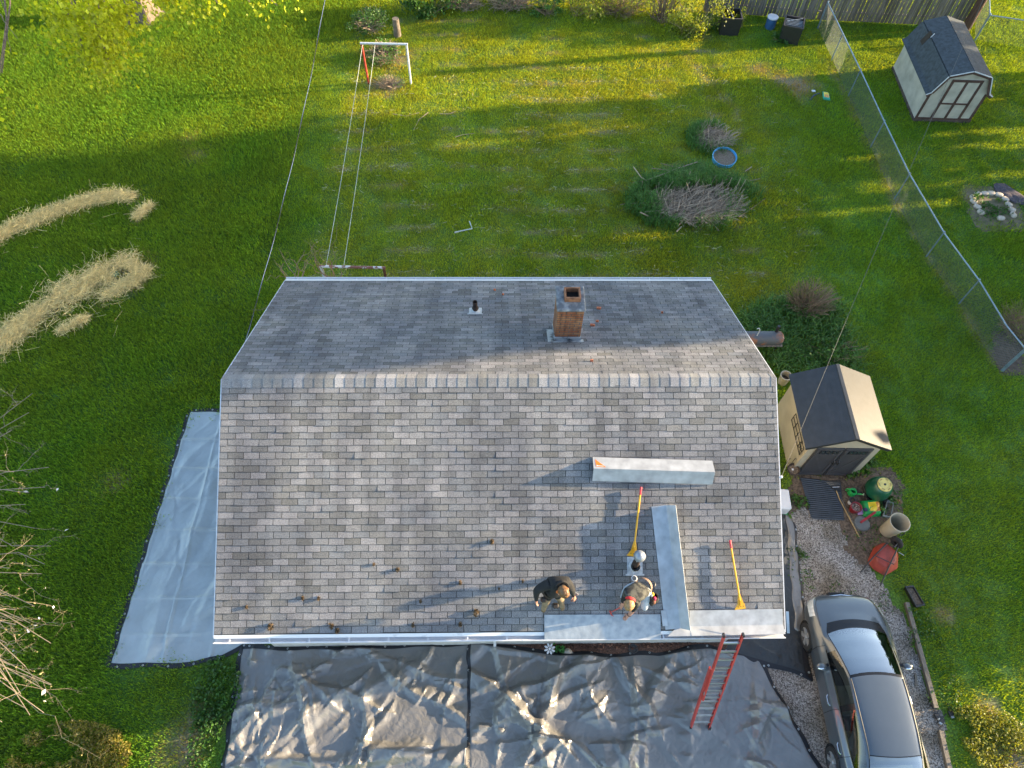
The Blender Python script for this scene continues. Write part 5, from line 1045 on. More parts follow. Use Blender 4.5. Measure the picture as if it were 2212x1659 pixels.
sh = folded('metal_shield', 'L shaped metal shield along the right end of the eave with an upturned lip', 'metal panel', FM((u0+u1)/2, (v0+v1)/2, .014, math.atan2(-(v1-v0), u1-u0)), [(-.285, .105), (-.15, .012), (-.13, .004), (.165, .004)], math.hypot(u1-u0, v1-v0), [M_sheetp, M_sheetp, M_sheetp])
b = MB(); hw_ = math.hypot(u1-u0, v1-v0)/2; b.box(hw_+.03, -.03, .03, .05, .40, .008, M=Matrix.Rotation(R(-14), 4, 'Y')); b.build('end_flange', M_sheet, sh)
ul = u0-(.49); b = MB(); b.add([(-hw_-.46, -.29, .085), (-hw_-.002, -.285, .105), (-hw_-.002, -.14, .012), (-hw_-.28, -.16, .012)], [(0, 1, 2, 3)]); b.build('lip_extension', M_sheetp, sh, clean=False)
u0, v0, u1, v1 = seg((1176, 1353), (1427, 1352), .03)
folded('metal_shield', 'flat grey panel lying over the gutter in front of the two roofers', 'metal panel', FM((u0+u1)/2, (v0+v1)/2, .016, math.atan2(-(v1-v0), u1-u0)), [(-.245, .012), (.215, .0)], math.hypot(u1-u0, v1-v0), mat('mottled zinc board', (.24, .28, .32), .55, .2, scale=7, col2=(.40, .44, .47), bump=.2, bscale=16), th=.012)
u0, v0, u1, v1 = seg((1433, 1318), (1437, 1352), .03)
folded('metal_shield', 'narrow metal offcut lying between the flat panel and the tall shield', 'metal panel', FM((u0+u1)/2, (v0+v1)/2, .035, math.atan2(-(v1-v0), u1-u0)+math.pi/2), [(-.05, 0), (.05, 0)], math.hypot(u1-u0, v1-v0), M_sheet, ax='y')
M_yel = mat('yellow painted steel', (.72, .36, .015), .4, var=.12, scale=12)
def shovel(label, blade, top, lift, twist):
    (u0, v0), (u1, v1) = RF(*blade), RF(*top, lift); p0, p1 = F(u0, v0, .02), F(u1, v1, lift)
    t = thing('roof_shovel', label, 'shovel', F(u0, v0, 0), 'shingle stripping shovels'); d = (p1-p0); L_ = d.length; d.normalize(); nn = Vector((0, -SS, CS)); x = d.cross(nn).normalized()
    b = MB(); b.tube([p0+d*.14+nn*.05, p0+d*.30+nn*.055, p1-d*.14], .017, 10); b.build('handle', M_yel, t, smooth=True, world=True)
    b = MB(); b.tube([p1-d*.15, p1-d*.01, p1], [.021, .021, .017], 12); b.build('grip', mat('red rubber grip', (.60, .03, .05), .5), t, smooth=True, world=True)
    b = MB(); q = [p0-x*.115-d*.03, p0+x*.105-d*.03, p0+x*.085+d*.085+nn*.03, p0-x*.05+d*.085+nn*.03]; b.add(q+[v+nn*.006 for v in q], [(3, 2, 1, 0), (4, 5, 6, 7), (0, 1, 5, 4), (1, 2, 6, 5), (2, 3, 7, 6), (3, 0, 4, 7)])
    bl = b.build('blade', M_yel, t, world=True)
    b = MB(); q = [p0-x*.05+d*.085+nn*.03, p0+x*.07+d*.085+nn*.03, p0+x*.02+d*.27+nn*.055, p0-x*.02+d*.27+nn*.055]; b.add(q+[v+nn*.012 for v in q], [(3, 2, 1, 0), (4, 5, 6, 7), (0, 1, 5, 4), (1, 2, 6, 5), (2, 3, 7, 6), (3, 0, 4, 7)]); b.build('socket', M_yel, t, world=True)
    b = MB(); b.bar(p0+d*.04+nn*.025, p0+d*.15+nn*.07, .012, .04, nn); b.build('fulcrum', M_yel, bl, world=True)
    for k in range(3): b = MB(); b.box(0, 0, 0, .012, .03, .002, M=Matrix.Translation(p0+x*(-.04+.05*k)+d*.03+nn*.022)); b.build('slot', M_black, bl, world=True)
shovel('yellow stripping shovel with a red grip left of the tall metal shield', (1366, 1198), (1385, 1052), .08, 0)
shovel('yellow stripping shovel with a red grip inside the corner of the metal shields', (1598, 1312), (1577, 1167), .08, 0)
# moss clumps and brick chips
M_moss = mat('brown dry moss', (.105, .068, .034), .95, var=.5, scale=40, island=.5)
Zm = lambda x, y, x0: ((x0+x*.6329)/1.8517, (2022+y*.6329)/1.8517)
mlist = [(Zm(1055, 228, 1300), .055, 'oval brown moss clump highest up the roof'), (Zm(460, 405, 1300), .05, 'brown moss clump left of the middle of the front slope'), (Zm(855, 487, 1300), .045, 'small ragged moss clump below the long roof shadow of the standing roofer'), (Zm(310, 372, 1300), .035, 'small moss tuft left of the oval clump row'), (Zm(605, 605, 1300), .04, 'small moss tuft between the two long shadows'), (Zm(955, 672, 1300), .075, 'large tall moss clump in the lower shadow'), (Zm(42, 758, 1300), .065, 'larger upper moss clump of the pair just above the gutter'), (Zm(80, 790, 1300), .06, 'lower moss clump of the pair just above the gutter'), (Zm(558, 755, 1300), .05, 'moss clump resting just above the middle of the gutter'), (Zm(855, 750, 1300), .05, 'moss clump right of the gutter middle in the shadow'), (Zm(1250, 478, 1300), .035, 'small dark moss tuft just left of the standing roofer'), (Zm(1100, 525, 1300), .03, 'tiny moss tuft inside the upper long shadow'), (Zm(1713, 765, 0), .075, 'largest moss clump near the left end of the gutter'), (Zm(1915, 585, 0), .045, 'left tuft of the two moss tufts near the left roof edge'), (Zm(2015, 585, 0), .045, 'right tuft of the two moss tufts near the left roof edge'), (Zm(1560, 640, 0), .04, 'moss tuft closest to the left edge of the roof')]
for (x, y), r, lb in mlist:
    t = thing('moss_clump', lb, 'moss', FM(*RF(x, y), .008), 'moss clumps on the roof'); n = 70; p = ball_pts(n, (0, 0, r*.4), (r*.75, r*1.1, r*.5), .2); p[:, 2] = np.maximum(p[:, 2], .004); leaves('tuft', p, r*.6, M_moss, t, tilt=.6)
M_chip = mat('broken brick', (.50, .16, .08), .9, var=.3, scale=30)
Zb_ = lambda x, y: ((1300+x*.6329)/1.8517, (1000+y*.6329)/1.8517)
for (x, y, w, l, lb) in ((1730, 375, .10, .06, 'largest brick fragment up the slope right of the chimney'), (1720, 457, .06, .04, 'small brick fragment level with the middle of the chimney'), (1690, 482, .10, .05, 'oblong brick fragment nearest the chimney base'), (1685, 707, .06, .04, 'brick fragment below the chimney near the ridge'), (1125, 287, .04, .04, 'tiny brick fragment right of the back vent pipe'), (1072, 258, .05, .04, 'tiny brick fragment closest to the back gutter'), (2130, 402, .05, .03, 'tiny brick fragment far right of the chimney')):
    t = thing('brick_fragment', lb, 'brick fragment', BM(*RBk(*Zb_(x, y)), .012, random.uniform(-.4, .4)), 'brick fragments on the back slope'); b = MB(); b.box(0, 0, .022, w, l, .045); o_ = b.build('chip', M_chip, t, bevel=.006)
    for v in o_.data.vertices: v.co += Vector((random.uniform(-.006, .006), random.uniform(-.006, .006), 0))
# ------------------------------------------------------------------ the car
CX, CY0 = 7.96, -2.95
car = thing('parked_car', 'dark grey four door sedan parked on the gravel beside the house', 'car', TR(CX, CY0, 0, rz=R(-.6)))
M_paint = mat('graphite metallic paint', (.072, .092, .115), .30, .35, var=.03, coat=1.0, spec=.6)
M_trim = mat('gloss black trim', (.008, .008, .009), .25); M_chrome = mat('chrome', (.75, .76, .78), .12, 1.0, var=.02)
def glass(name, tint, refl):
    m = bpy.data.materials.new(name); m.use_nodes = True; nt = m.node_tree; L = nt.links.new; nt.nodes.remove(nt.nodes['Principled BSDF'])
    tr = _n(nt, 'ShaderNodeBsdfTransparent'); tr.inputs[0].default_value = tint+(1,); gl = _n(nt, 'ShaderNodeBsdfGlossy'); gl.inputs['Roughness'].default_value = .02
    fr = _n(nt, 'ShaderNodeFresnel'); fr.inputs[0].default_value = 1.5; ad = _n(nt, 'ShaderNodeMath', operation='MULTIPLY_ADD'); ad.inputs[1].default_value = 1.0; ad.inputs[2].default_value = refl; ad.use_clamp = True
    x = _n(nt, 'ShaderNodeMixShader'); L(fr.outputs[0], ad.inputs[0]); L(ad.outputs[0], x.inputs[0]); L(tr.outputs[0], x.inputs[1]); L(gl.outputs[0], x.inputs[2]); L(x.outputs[0], nt.nodes['Material Output'].inputs[0]); return m
M_ws = glass('windscreen glass', (.70, .82, .80), .40); M_sg = glass('side window glass', (.30, .36, .34), .06)
# stations: s, low half width, belt half width, belt z, shoulder half width, shoulder z, top half width, top edge z, centre z
ST = [(.00, .40, .44, .50, .40, .60, .25, .63, .64), (.05, .58, .62, .54, .57, .65, .34, .69, .70), (.14, .70, .745, .60, .68, .70, .45, .745, .755), (.30, .78, .83, .68, .75, .765, .52, .81, .825), (.55, .83, .87, .77, .79, .845, .56, .885, .90),
      (.80, .845, .885, .83, .80, .905, .60, .945, .975), (1.00, .845, .885, .86, .785, .945, .665, .985, 1.02), (1.30, .845, .88, .885, .765, .955, .630, 1.125, 1.175), (1.65, .845, .878, .90, .765, .965, .590, 1.285, 1.335), (1.98, .845, .876, .91, .765, .975, .562, 1.385, 1.425),
      (2.40, .845, .876, .925, .77, .985, .562, 1.415, 1.46), (2.90, .845, .878, .94, .775, 1.0, .555, 1.405, 1.455), (3.35, .845, .88, .955, .78, 1.01, .54, 1.355, 1.40), (3.65, .835, .875, .965, .765, 1.015, .55, 1.245, 1.285), (4.00, .80, .85, .97, .74, 1.015, .60, 1.06, 1.085), (4.20, .77, .82, .965, .71, 1.0, .60, 1.03, 1.045), (4.42, .69, .73, .90, .62, .95, .52, .98, .99), (4.52, .60, .64, .80, .52, .86, .42, .88, .89)]
sA = np.array(ST)
def pch(xs, ys, q):
    h = np.diff(xs); d = np.diff(ys)/h; m = np.zeros(len(xs)); 
    for i in range(1, len(xs)-1):
        if d[i-1]*d[i] > 0: w1, w2 = 2*h[i]+h[i-1], h[i]+2*h[i-1]; m[i] = (w1+w2)/(w1/d[i-1]+w2/d[i])
    m[0], m[-1] = d[0], d[-1]; i = np.clip(np.searchsorted(xs, q)-1, 0, len(xs)-2); t = (q-xs[i])/h[i]
    return (1+2*t)*(1-t)**2*ys[i]+t*(1-t)**2*h[i]*m[i]+t*t*(3-2*t)*ys[i+1]+t*t*(t-1)*h[i]*m[i+1]
SV = np.unique(np.concatenate([np.linspace(0, .3, 9), np.linspace(.3, 4.2, 66), np.linspace(4.2, 4.52, 8), [1.0, 1.94, 3.40, 4.02]]))
PR = np.stack([pch(sA[:, 0], sA[:, k], SV) for k in range(1, 9)], 1)
TV = [0, .5, 1, 1.35, 1.7, 2, 2.3, 2.6, 2.85, 3.0, 3.2, 3.5, 3.8, 4.0, 4.12, 4.4, 4.7, 5.0, 5.3, 5.6, 5.75, 5.9, 6.0, 6.12, 6.3, 6.6, 7, 7.4, 8, 8.5, 9]
def ring(p, s):
    lw, bw_, bz, shw, sz, tw, tz, cz = p; e = .055*min(1, s/.3, (4.6-s)/.3)
    K = [(lw*.95, .19+.06*max(0, 1-s/.5)+.06*max(0, (s-4.1)/.4)), (lw+.005, .34), (bw_-.006, .58*bz/.9), (bw_, bz-.07), (shw, sz), ((shw+tw)/2+e*.5, (sz+tz)/2+.01), (tw, tz), (tw*.72, tz+(cz-tz)*.62), (tw*.36, tz+(cz-tz)*.92), (0, cz)]
    K = np.array(K); T = np.arange(10.0); return np.stack([np.interp(TV, T, K[:, 0])*.0+pch(T, -K[:, 0], np.array(TV))*-1, pch(T, K[:, 1], np.array(TV))], 1)
RG = np.stack([ring(p, s) for p, s in zip(PR, SV)])                 # (ns, nt, 2)
ns, ntv = RG.shape[:2]; TVa = np.array(TV)
def cowl(s, x): return s
def shell(sel, off=0.0, name='body', m=None, parent=None, smooth=True):
    V = []; Fc = []; ix = {}
    def vid(i, j, sd):
        key = (i, j, sd if j < ntv-1 else 1)
        if key not in ix:
            x, z = RG[i, j]; y = -SV[i]
            # the windscreen base, roof front edge and bumpers bow forward at the centre
            bow = .17*(1-(x/.75)**2)*math.exp(-((SV[i]-1.0)/.45)**2)+.07*(1-(x/.6)**2)*math.exp(-((SV[i]-1.95)/.3)**2)-.05*(1-(x/.6)**2)*math.exp(-((SV[i]-3.4)/.3)**2)
            if j < 13: bow *= 0
            ix[key] = len(V); V.append((x*sd, y+max(-.1, bow), z+off))
        return ix[key]
    for i in range(ns-1):
        for j in range(ntv-1):
            sm, tm = (SV[i]+SV[i+1])/2, (TVa[j]+TVa[j+1])/2
            if sel(sm, tm):
                for sd in (-1, 1):
                    q = (vid(i, j, sd), vid(i+1, j, sd), vid(i+1, j+1, sd), vid(i, j+1, sd)); Fc.append(q if sd > 0 else q[::-1])
    b = MB(); b.add(V, Fc); return b
win_s = lambda s, t: 4.12 < t < 5.75 and 1.36 < s < 3.72 and not (2.47 < s < 2.57)
win_f = lambda s, t: t > 6.12 and 1.02 < s < 1.93
win_r = lambda s, t: t > 6.12 and 3.42 < s < 4.0
seal = lambda s, t: t > 6.0 and (.96 < s < 1.98 or 3.38 < s < 4.04) and not win_f(s, t) and not win_r(s, t)
pill = lambda s, t: 4.12 < t < 5.75 and (2.47 < s < 2.57)
cowlp = lambda s, t: t > 6.0 and .80 < s <= .96
hlamp = lambda s, t: .05 < s < .52 and 3.0+(s-.05)*.5 < t < 4.15
arch = lambda s, t: t < 2.9 and (math.hypot(s-.89, (.20+t*.19)-.32) < 0 or False)
body = shell(lambda s, t: not (win_s(s, t) or win_f(s, t) or win_r(s, t) or seal(s, t) or pill(s, t) or cowlp(s, t) or hlamp(s, t))).build('body', M_paint, car, smooth=True)
shell(win_f).build('windscreen', M_ws, car, smooth=True); shell(win_r).build('rear_window', M_ws, car, smooth=True); shell(lambda s, t: seal(s, t)).build('window_seal', M_trim, car, smooth=True); shell(pill).build('door_pillar', M_trim, car, smooth=True); shell(cowlp).build('cowl', M_trim, car, smooth=True)
def half(sel, sd, rng_s):
    b = shell(lambda s, t: sel(s, t) and rng_s[0] < s < rng_s[1]); keep = [i for i, v in enumerate(b.v) if v[0]*sd > 0]; mp = {k: n for n, k in enumerate(keep)}; c = MB(); c.add([b.v[k] for k in keep], [tuple(mp[i] for i in f) for f in b.f if all(i in mp for i in f)]); return c
for sd in (-1, 1):
    for r_ in ((1.3, 2.5), (2.5, 3.8)): half(win_s, sd, r_).build('side_window', M_sg, car, smooth=True)
# interior
b = MB(); b.box(0, -2.7, .42, 1.40, 3.0, .3); b.build('cabin_floor', mat('dark carpet', (.02, .02, .022), .9), car)
b = MB(); b.box(0, -1.22, .86, 1.36, .5, .16); b.build('dashboard', mat('grey dashboard', (.09, .095, .10), .6), car, bevel=.05, seg=2)
M_seat = mat('grey seat cloth', (.22, .22, .21), .9)
for x in (-.36, .36):
    b = MB(); b.box(x, -2.25, .62, .48, .5, .16); b.box(x, -2.55, .90, .46, .13, .56, M=Matrix.Rotation(0, 4, 'X')); b.box(x, -2.58, 1.24, .24, .09, .16); b.build('seat', M_seat, car, bevel=.03, seg=2)
b = MB(); b.box(0, -3.15, .60, 1.2, .5, .16); b.box(0, -3.46, .88, 1.2, .13, .5); b.build('rear_seat', M_seat, car, bevel=.03, seg=2)
b = MB(); b.box(0, -3.82, .97, 1.15, .5, .03); b.build('parcel_shelf', mat('parcel shelf', (.28, .30, .30), .9), car)
b = MB(); b.lathe([(.17, -.012), (.19, 0), (.17, .012)], 20, M=Matrix.Translation((-.36, -1.62, .98)) @ Matrix.Rotation(R(65), 4, 'X')); b.build('steering_wheel', M_trim, car, smooth=True)
b = MB(); b.box(0, -1.80, 1.24, .22, .03, .06); b.build('interior_mirror', M_trim, car, bevel=.01)
b = MB(); b.box(.12, -2.0, 1.385, .42, .16, .015); b.build('sensor_panel', mat('grey visor', (.10, .10, .105), .7), car)
# lights, mirrors, handles, wipers, wheels, grille, roof strips
for sd in (-1, 1):
    hl = half(hlamp, sd, (0, 1)).build('headlight', mat('headlight lens', (.42, .46, .50), .10, spec=.8, coat=1, var=.3, scale=9) if sd < 0 else bpy.data.materials['headlight lens'], car, smooth=True)
    ii = [i for i in range(ns) if .14 < SV[i] < .82]; b = MB(); b.tube([Vector((RG[i, 16, 0]*sd, -SV[i], RG[i, 16, 1]+.002)) for i in ii], .006, 4); b.build('bonnet_line', M_trim, car)
    b = MB(); b.ball((.715*sd, -.40, .765), .028, 8, sz=(1, 1.4, .6)); b.build('indicator', mat('amber lens', (.55, .16, .03), .3) if sd < 0 else bpy.data.materials['amber lens'], hl, smooth=True)
    b = MB(); b.ball((.95*sd, -1.66, .985), 1, 14, sz=(.115, .075, .07)); mr2 = b.build('wing_mirror', M_paint, car, smooth=True)
    b = MB(); b.bar((.78*sd, -1.62, .95), (.88*sd, -1.65, .96), .06, .03); b.build('mirror_arm', M_trim, mr2)
    b = MB(); b.ball((.95*sd, -1.70, .985), 1, 12, sz=(.095, .045, .055)); b.build('mirror_glass', M_chrome, mr2, smooth=True)
    for y in (-2.32, -3.25):
        b = MB(); b.tube([(.872*sd, y+.11, .80), (.905*sd, y+.07, .805), (.905*sd, y-.07, .815), (.875*sd, y-.11, .815)], .016, 8); b.build('door_handle', M_chrome, car, smooth=True)
    for y in (-1.22, -2.52, -3.42):                                 # door shut lines
        j = [k for k in range(ntv) if .9 < TV[k] < 4.15]; i = int(np.argmin(abs(SV+y))); b = MB(); pts = [Vector((RG[i, k, 0]*sd*1.0+.001*sd, y, RG[i, k, 1])) for k in j]; b.tube(pts, .005, 4); b.build('shut_line', M_trim, car)
    ii = [i for i in range(ns) if 1.95 < SV[i] < 3.5]; b = MB(); b.tube([Vector((RG[i, 22, 0]*sd*.985, -SV[i], RG[i, 22, 1]+.012)) for i in ii], .010, 5); b.build('roof_strip', M_trim, car)
    ii = [i for i in range(ns) if 1.3 < SV[i] < 3.75]; b = MB(); b.tube([Vector(((RG[i, 14, 0]+.004)*sd, -SV[i], RG[i, 14, 1]+.006)) for i in ii], .011, 5); b.build('window_trim', M_trim, car)
b = MB(); b.tube([(-.30, -.98, 1.045), (.05, -1.03, 1.085), (.30, -1.05, 1.085)], .010, 5); b.build('wiper', M_trim, car); b = MB(); b.tube([(-.62, -1.16, 1.02), (-.25, -1.17, 1.10), (.12, -1.17, 1.115)], .010, 5); b.build('wiper', M_trim, car)
b = MB(); b.box(-.08, .03, .60, .40, .04, .09); b.build('plate_holder', M_trim, car, bevel=.006)
b = MB(); b.tube([(-.34, -.055, .672), (0, -.02, .69), (.34, -.055, .672)], .014, 6); b.build('grille_strip', M_chrome, car, smooth=True)
b = MB(); b.tube([(-.40, .0, .36), (0, .035, .36), (.40, .0, .36)], .05, 6); b.build('grille', M_trim, car, smooth=True)
for sd in (-1, 1):
    for y in (-.89, -3.47):
        m = Matrix.Translation((.80*sd, y, .32)) @ Matrix.Rotation(R(90)*sd, 4, 'Y')
        b = MB(); b.lathe([(.36, -.05), (.365, .075), (.34, .080), (.30, .06)], 36, M=m); b.build('wheel_arch', M_trim, car, smooth=True)
        b = MB(); b.lathe([(.21, -.10), (.29, -.10), (.318, -.07), (.32, .05), (.30, .092), (.235, .098), (.205, .085)], 36, M=m); wh = b.build('wheel', M_dark, car, smooth=True)
        b = MB(); b.lathe([(.21, .05), (.215, .092), (.20, .094), (.19, .06), (.05, .045), (.001, .045)], 32, M=m); rim = b.build('rim', mat('dark rim well', (.05, .05, .055), .5) if (sd, y) == (-1, -.89) else bpy.data.materials['dark rim well'], wh, smooth=True)
        M_sp = bpy.data.materials.get('silver alloy') or mat('silver alloy', (.52, .53, .55), .3, .7)
        for k in range(5):
            b = MB(); a = k*1.2566; mm = m @ Matrix.Rotation(a, 4, 'Z'); b.add([(.02, -.035, .085), (.02, .035, .085), (.205, .055, .095), (.205, -.055, .095), (.02, -.035, .05), (.02, .035, .05), (.205, .05, .06), (.205, -.05, .06)], [(0, 1, 2, 3), (7, 6, 5, 4), (0, 4, 5, 1), (1, 5, 6, 2), (2, 6, 7, 3), (3, 7, 4, 0)], M=mm); b.build('spoke', M_sp, rim_parent := wh)
        b = MB(); b.lathe([(.04, .08), (.035, .098), (.001, .1)], 16, M=m); b.build('hub', M_sp, wh, smooth=True)
b = MB(); b.box(-.55, -3.62, .95, .1, .13, .005); b.build('paper', M_white, car)
for sd in (-1, 1): b = MB(); b.box(sd*.60, -4.44, .82, .22, .10, .14); b.build('tail_light', M_red, car, bevel=.02)
# ------------------------------------------------------------------ the two roofers
ZP = lambda x, y: (1107.1+x*.17093, 1215.1+y*.17093)
def GP(x, y, z): return G(*ZP(x, y), z)
def person(label, joints, edges, mats, faces, loc0, extra):
    """one skinned body. joints: name -> (point, radius); edges between names; faces: [(a, b, material index)] decide the cloth by the nearest bone"""
    t = thing('person', label, 'person', loc0)
    names = list(joints); me = bpy.data.meshes.new('body'); me.from_pydata([tuple(Vector(joints[n][0])-loc0) for n in names], [(names.index(a), names.index(b)) for a, b in edges], [])
    o = bpy.data.objects.new('body', me); COL.objects.link(o); sm = o.modifiers.new('skin', 'SKIN'); sm.use_smooth_shade = True; o.modifiers.new('sub', 'SUBSURF').levels = 2
    for v, n in zip(me.skin_vertices[0].data, names): r = joints[n][1]; v.radius = (r, r) if not isinstance(r, tuple) else r; v.use_root = (n == 'pelvis')
    dg = bpy.context.evaluated_depsgraph_get(); nm = bpy.data.meshes.new_from_object(o.evaluated_get(dg)); bpy.data.objects.remove(o); nm.name = 'body'
    for m in mats: nm.materials.append(m)
    co = np.array([p.center for p in nm.polygons])
    best = np.full(len(co), 1e9); mi = np.zeros(len(co), int)
    for a, b, k in faces:
        A, B_ = np.array(Vector(joints[a][0])-loc0), np.array(Vector(joints[b][0])-loc0); e = B_-A; tt = np.clip(((co-A)@e)/(e@e+1e-9), 0, 1); d = np.linalg.norm(co-A-tt[:, None]*e, axis=1)/max(.02, (joints[a][1] if not isinstance(joints[a][1], tuple) else joints[a][1][0])*.5+(joints[b][1] if not isinstance(joints[b][1], tuple) else joints[b][1][0])*.5)
        w = d < best; best[w] = d[w]; mi[w] = k
    nm.polygons.foreach_set('material_index', mi.astype(np.int32)); nm.polygons.foreach_set('use_smooth', np.ones(len(co), bool))
    ob = bpy.data.objects.new('body', nm); COL.objects.link(ob); ob.parent = t; ROOTM[ob.name] = ROOTM[t.name]
    extra(t); return t
def hand(J, E_, FA, nm, wrist, tip, palmn, curl, mk=0):
    """palm, four fingers of unequal length and a thumb leaving the side of the palm"""
    w = Vector(wrist); d = (Vector(tip)-w).normalized(); n = Vector(palmn); n = (n-d*n.dot(d)).normalized(); s = d.cross(n)
    J[nm+'palm'] = (w+d*.055, (.036, .020)); E_.append((nm+'wrist', nm+'palm')); FA.append((nm+'wrist', nm+'palm', mk))
    for k, (off, L_) in enumerate(((-.030, .070), (-.010, .082), (.011, .076), (.030, .060))):
        b = w+d*.095+s*off; m = b+d*L_*.55+n*curl*L_*.3; e = m+d*L_*.42*(1-curl*.6)+n*curl*L_*.6
        for q, p, r in (('a', b, .0105), ('b', m, .0095), ('c', e, .0075)): J[f'{nm}f{k}{q}'] = (p, r)
        E_ += [(nm+'palm', f'{nm}f{k}a'), (f'{nm}f{k}a', f'{nm}f{k}b'), (f'{nm}f{k}b', f'{nm}f{k}c')]; FA += [(nm+'palm', f'{nm}f{k}a', mk), (f'{nm}f{k}a', f'{nm}f{k}c', mk)]
    b = w+d*.035+s*-.038; e = b+d*.035-s*.028+n*curl*.02; J[nm+'t1'] = (b, .013); J[nm+'t2'] = (e, .0095); E_ += [(nm+'palm', nm+'t1'), (nm+'t1', nm+'t2')]; FA += [(nm+'palm', nm+'t1', mk), (nm+'t1', nm+'t2', mk)]
M_skin = mat('skin', (.50, .25, .17), .5, var=.08); M_hair = mat('brown hair', (.15, .075, .028), .5, var=.4, scale=30, stretch=(1, 1, 5)); M_blond = mat('sandy hair', (.34, .20, .085), .5, var=.35, scale=30)
M_hood = mat('black hooded sweatshirt', (.014, .014, .015), .9, var=.3, scale=9, bump=.5, bscale=9); M_khaki = mat('khaki work trousers', (.22, .165, .10), .9, var=.25, scale=7, bump=.5, bscale=9); M_boot = mat('tan work boot', (.17, .115, .06), .8, var=.3)
M_camo = mat('dark patterned t shirt', (.020, .021, .021), .9, scale=11, col2=(.085, .085, .07), bump=.4, bscale=10, contrast=(.42, .58)); M_jean = mat('pale blue jeans', (.38, .43, .48), .9, var=.2, scale=9, bump=.5, bscale=9); M_belt = mat('dark leather tool belt', (.03, .022, .018), .7, var=.3); M_orange = mat('orange band', (.70, .16, .02), .6)
def face(b, c, fwd, up, r):                                          # eyes, nose, mouth, ears as part of the head
    f = Vector(fwd).normalized(); u = Vector(up); u = (u-f*u.dot(f)).normalized(); s = f.cross(u); return f, u, s
def head_extra(t, c, fwd, up, r, hairm, skinm, short, o):
    f, u, s = face(None, c, fwd, up, r); c = Vector(c)-o
    M = Matrix((s, f, u)).transposed().to_4x4(); M.translation = c
    b = MB(); n = 22; rows = 12
    vs = []; fs = []
    for i in range(rows+1):
        ph = math.pi*(i/rows)*(.62 if short else .70)
        for j in range(n):
            a = 2*math.pi*j/n; lim = ph*(1.0-.38*max(0, math.sin(a))**1.2)   # hair line lifted over the face
            k = 1+.05*random.uniform(-1, 1)*(.6 if short else 1.4); x, y, z = math.sin(lim)*math.cos(a), math.sin(lim)*math.sin(a), math.cos(lim); vs.append((x*r*.86*k, y*r*1.02*k-.008, z*r*1.06*k+.012))
    fs = [(i*n+j, i*n+(j+1) % n, (i+1)*n+(j+1) % n, (i+1)*n+j) for i in range(rows) for j in range(n)]
    b.add(vs, fs, M=M); b.build('hair', hairm, t, smooth=True)
    b = MB(); b.ball((0, r*.98, -.015), .017, 8, M=M, sz=(.8, 1, 1.4)); b.build('nose', skinm, t, smooth=True)
    for q in (-1, 1):
        b = MB(); b.ball((q*.033, r*.86, .012), .012, 8, M=M); b.build('eye', M_white, t, smooth=True)
        b = MB(); b.ball((q*r*.86, -.005, -.01), .03, 8, M=M, sz=(.35, .7, 1)); b.build('ear', skinm, t, smooth=True)
    b = MB(); b.box(0, r*.88, -.052, .042, .012, .010, M=M); b.build('mouth', mat('lips', (.35, .10, .09), .5) if 'lips' not in bpy.data.materials else bpy.data.materials['lips'], t)
def hammer(label, p, q, headm, hm):
    t = thing('hammer', label, 'hammer', Vector(p)); p, q = Vector(p), Vector(q); d = (q-p).normalized(); n = d.cross(Vector((0, 0, 1))).normalized()
    b = MB(); b.tube([p, p+(q-p)*.4, q], [.014, .012, .010], 8); b.build('handle', hm, t, smooth=True, world=True)
    b = MB(); b.tube([q-n*.05, q+n*.0, q+n*.035], [.012, .015, .017], 8); b.tube([q-n*.05, q-n*.09-d*.03], [.012, .005], 6); b.build('head', headm, t, smooth=True, world=True)
def RP(x, y, h=0.0): u_, v_ = RF(*ZP(x, y), h); return F(u_, v_, h)   # a point seen in the picture at height h off the roof
# standing roofer, bent forward towards the eave
lo = (RP(390, 590)+RP(615, 570))/2; zr_ = lo.z
def A(x, y, h): return GP(x, y, zr_+h)
J = {'pelvis': (A(470, 345, .70), (.19, .15)), 'spine': (A(520, 305, .86), (.20, .155)), 'chest': (A(585, 265, 1.03), (.215, .16)), 'neck': (A(628, 300, 1.17), .062), 'head': (A(640, 350, 1.24), .088), 'crown': (A(652, 392, 1.28), .080),
     'lhip': (A(455, 400, .66), .10), 'rhip': (A(555, 380, .66), .10), 'lknee': (A(425, 500, .42), .075), 'rknee': (A(612, 470, .42), .075), 'lank': (RP(398, 560, .09), .055), 'rank': (RP(618, 535, .09), .055), 'ltoe': (RP(386, 628, .045), .046), 'rtoe': (RP(634, 604, .045), .046), 'lheel': (RP(400, 548, .05), .045), 'rheel': (RP(616, 520, .05), .045),
     'lsh': (A(480, 262, 1.08), .11), 'rsh': (A(690, 250, 1.08), .11), 'lelb': (A(300, 350, .92), .085), 'relb': (A(752, 350, .88), .075), 'lwrist': (A(300, 462, .76), .036), 'rwrist': (A(766, 408, .72), .035)}
E_ = [('pelvis', 'spine'), ('spine', 'chest'), ('chest', 'neck'), ('neck', 'head'), ('head', 'crown'), ('pelvis', 'lhip'), ('pelvis', 'rhip'), ('lhip', 'lknee'), ('rhip', 'rknee'), ('lknee', 'lank'), ('rknee', 'rank'), ('lank', 'ltoe'), ('rank', 'rtoe'), ('lank', 'lheel'), ('rank', 'rheel'), ('chest', 'lsh'), ('chest', 'rsh'), ('lsh', 'lelb'), ('rsh', 'relb'), ('lelb', 'lwrist'), ('relb', 'rwrist')]
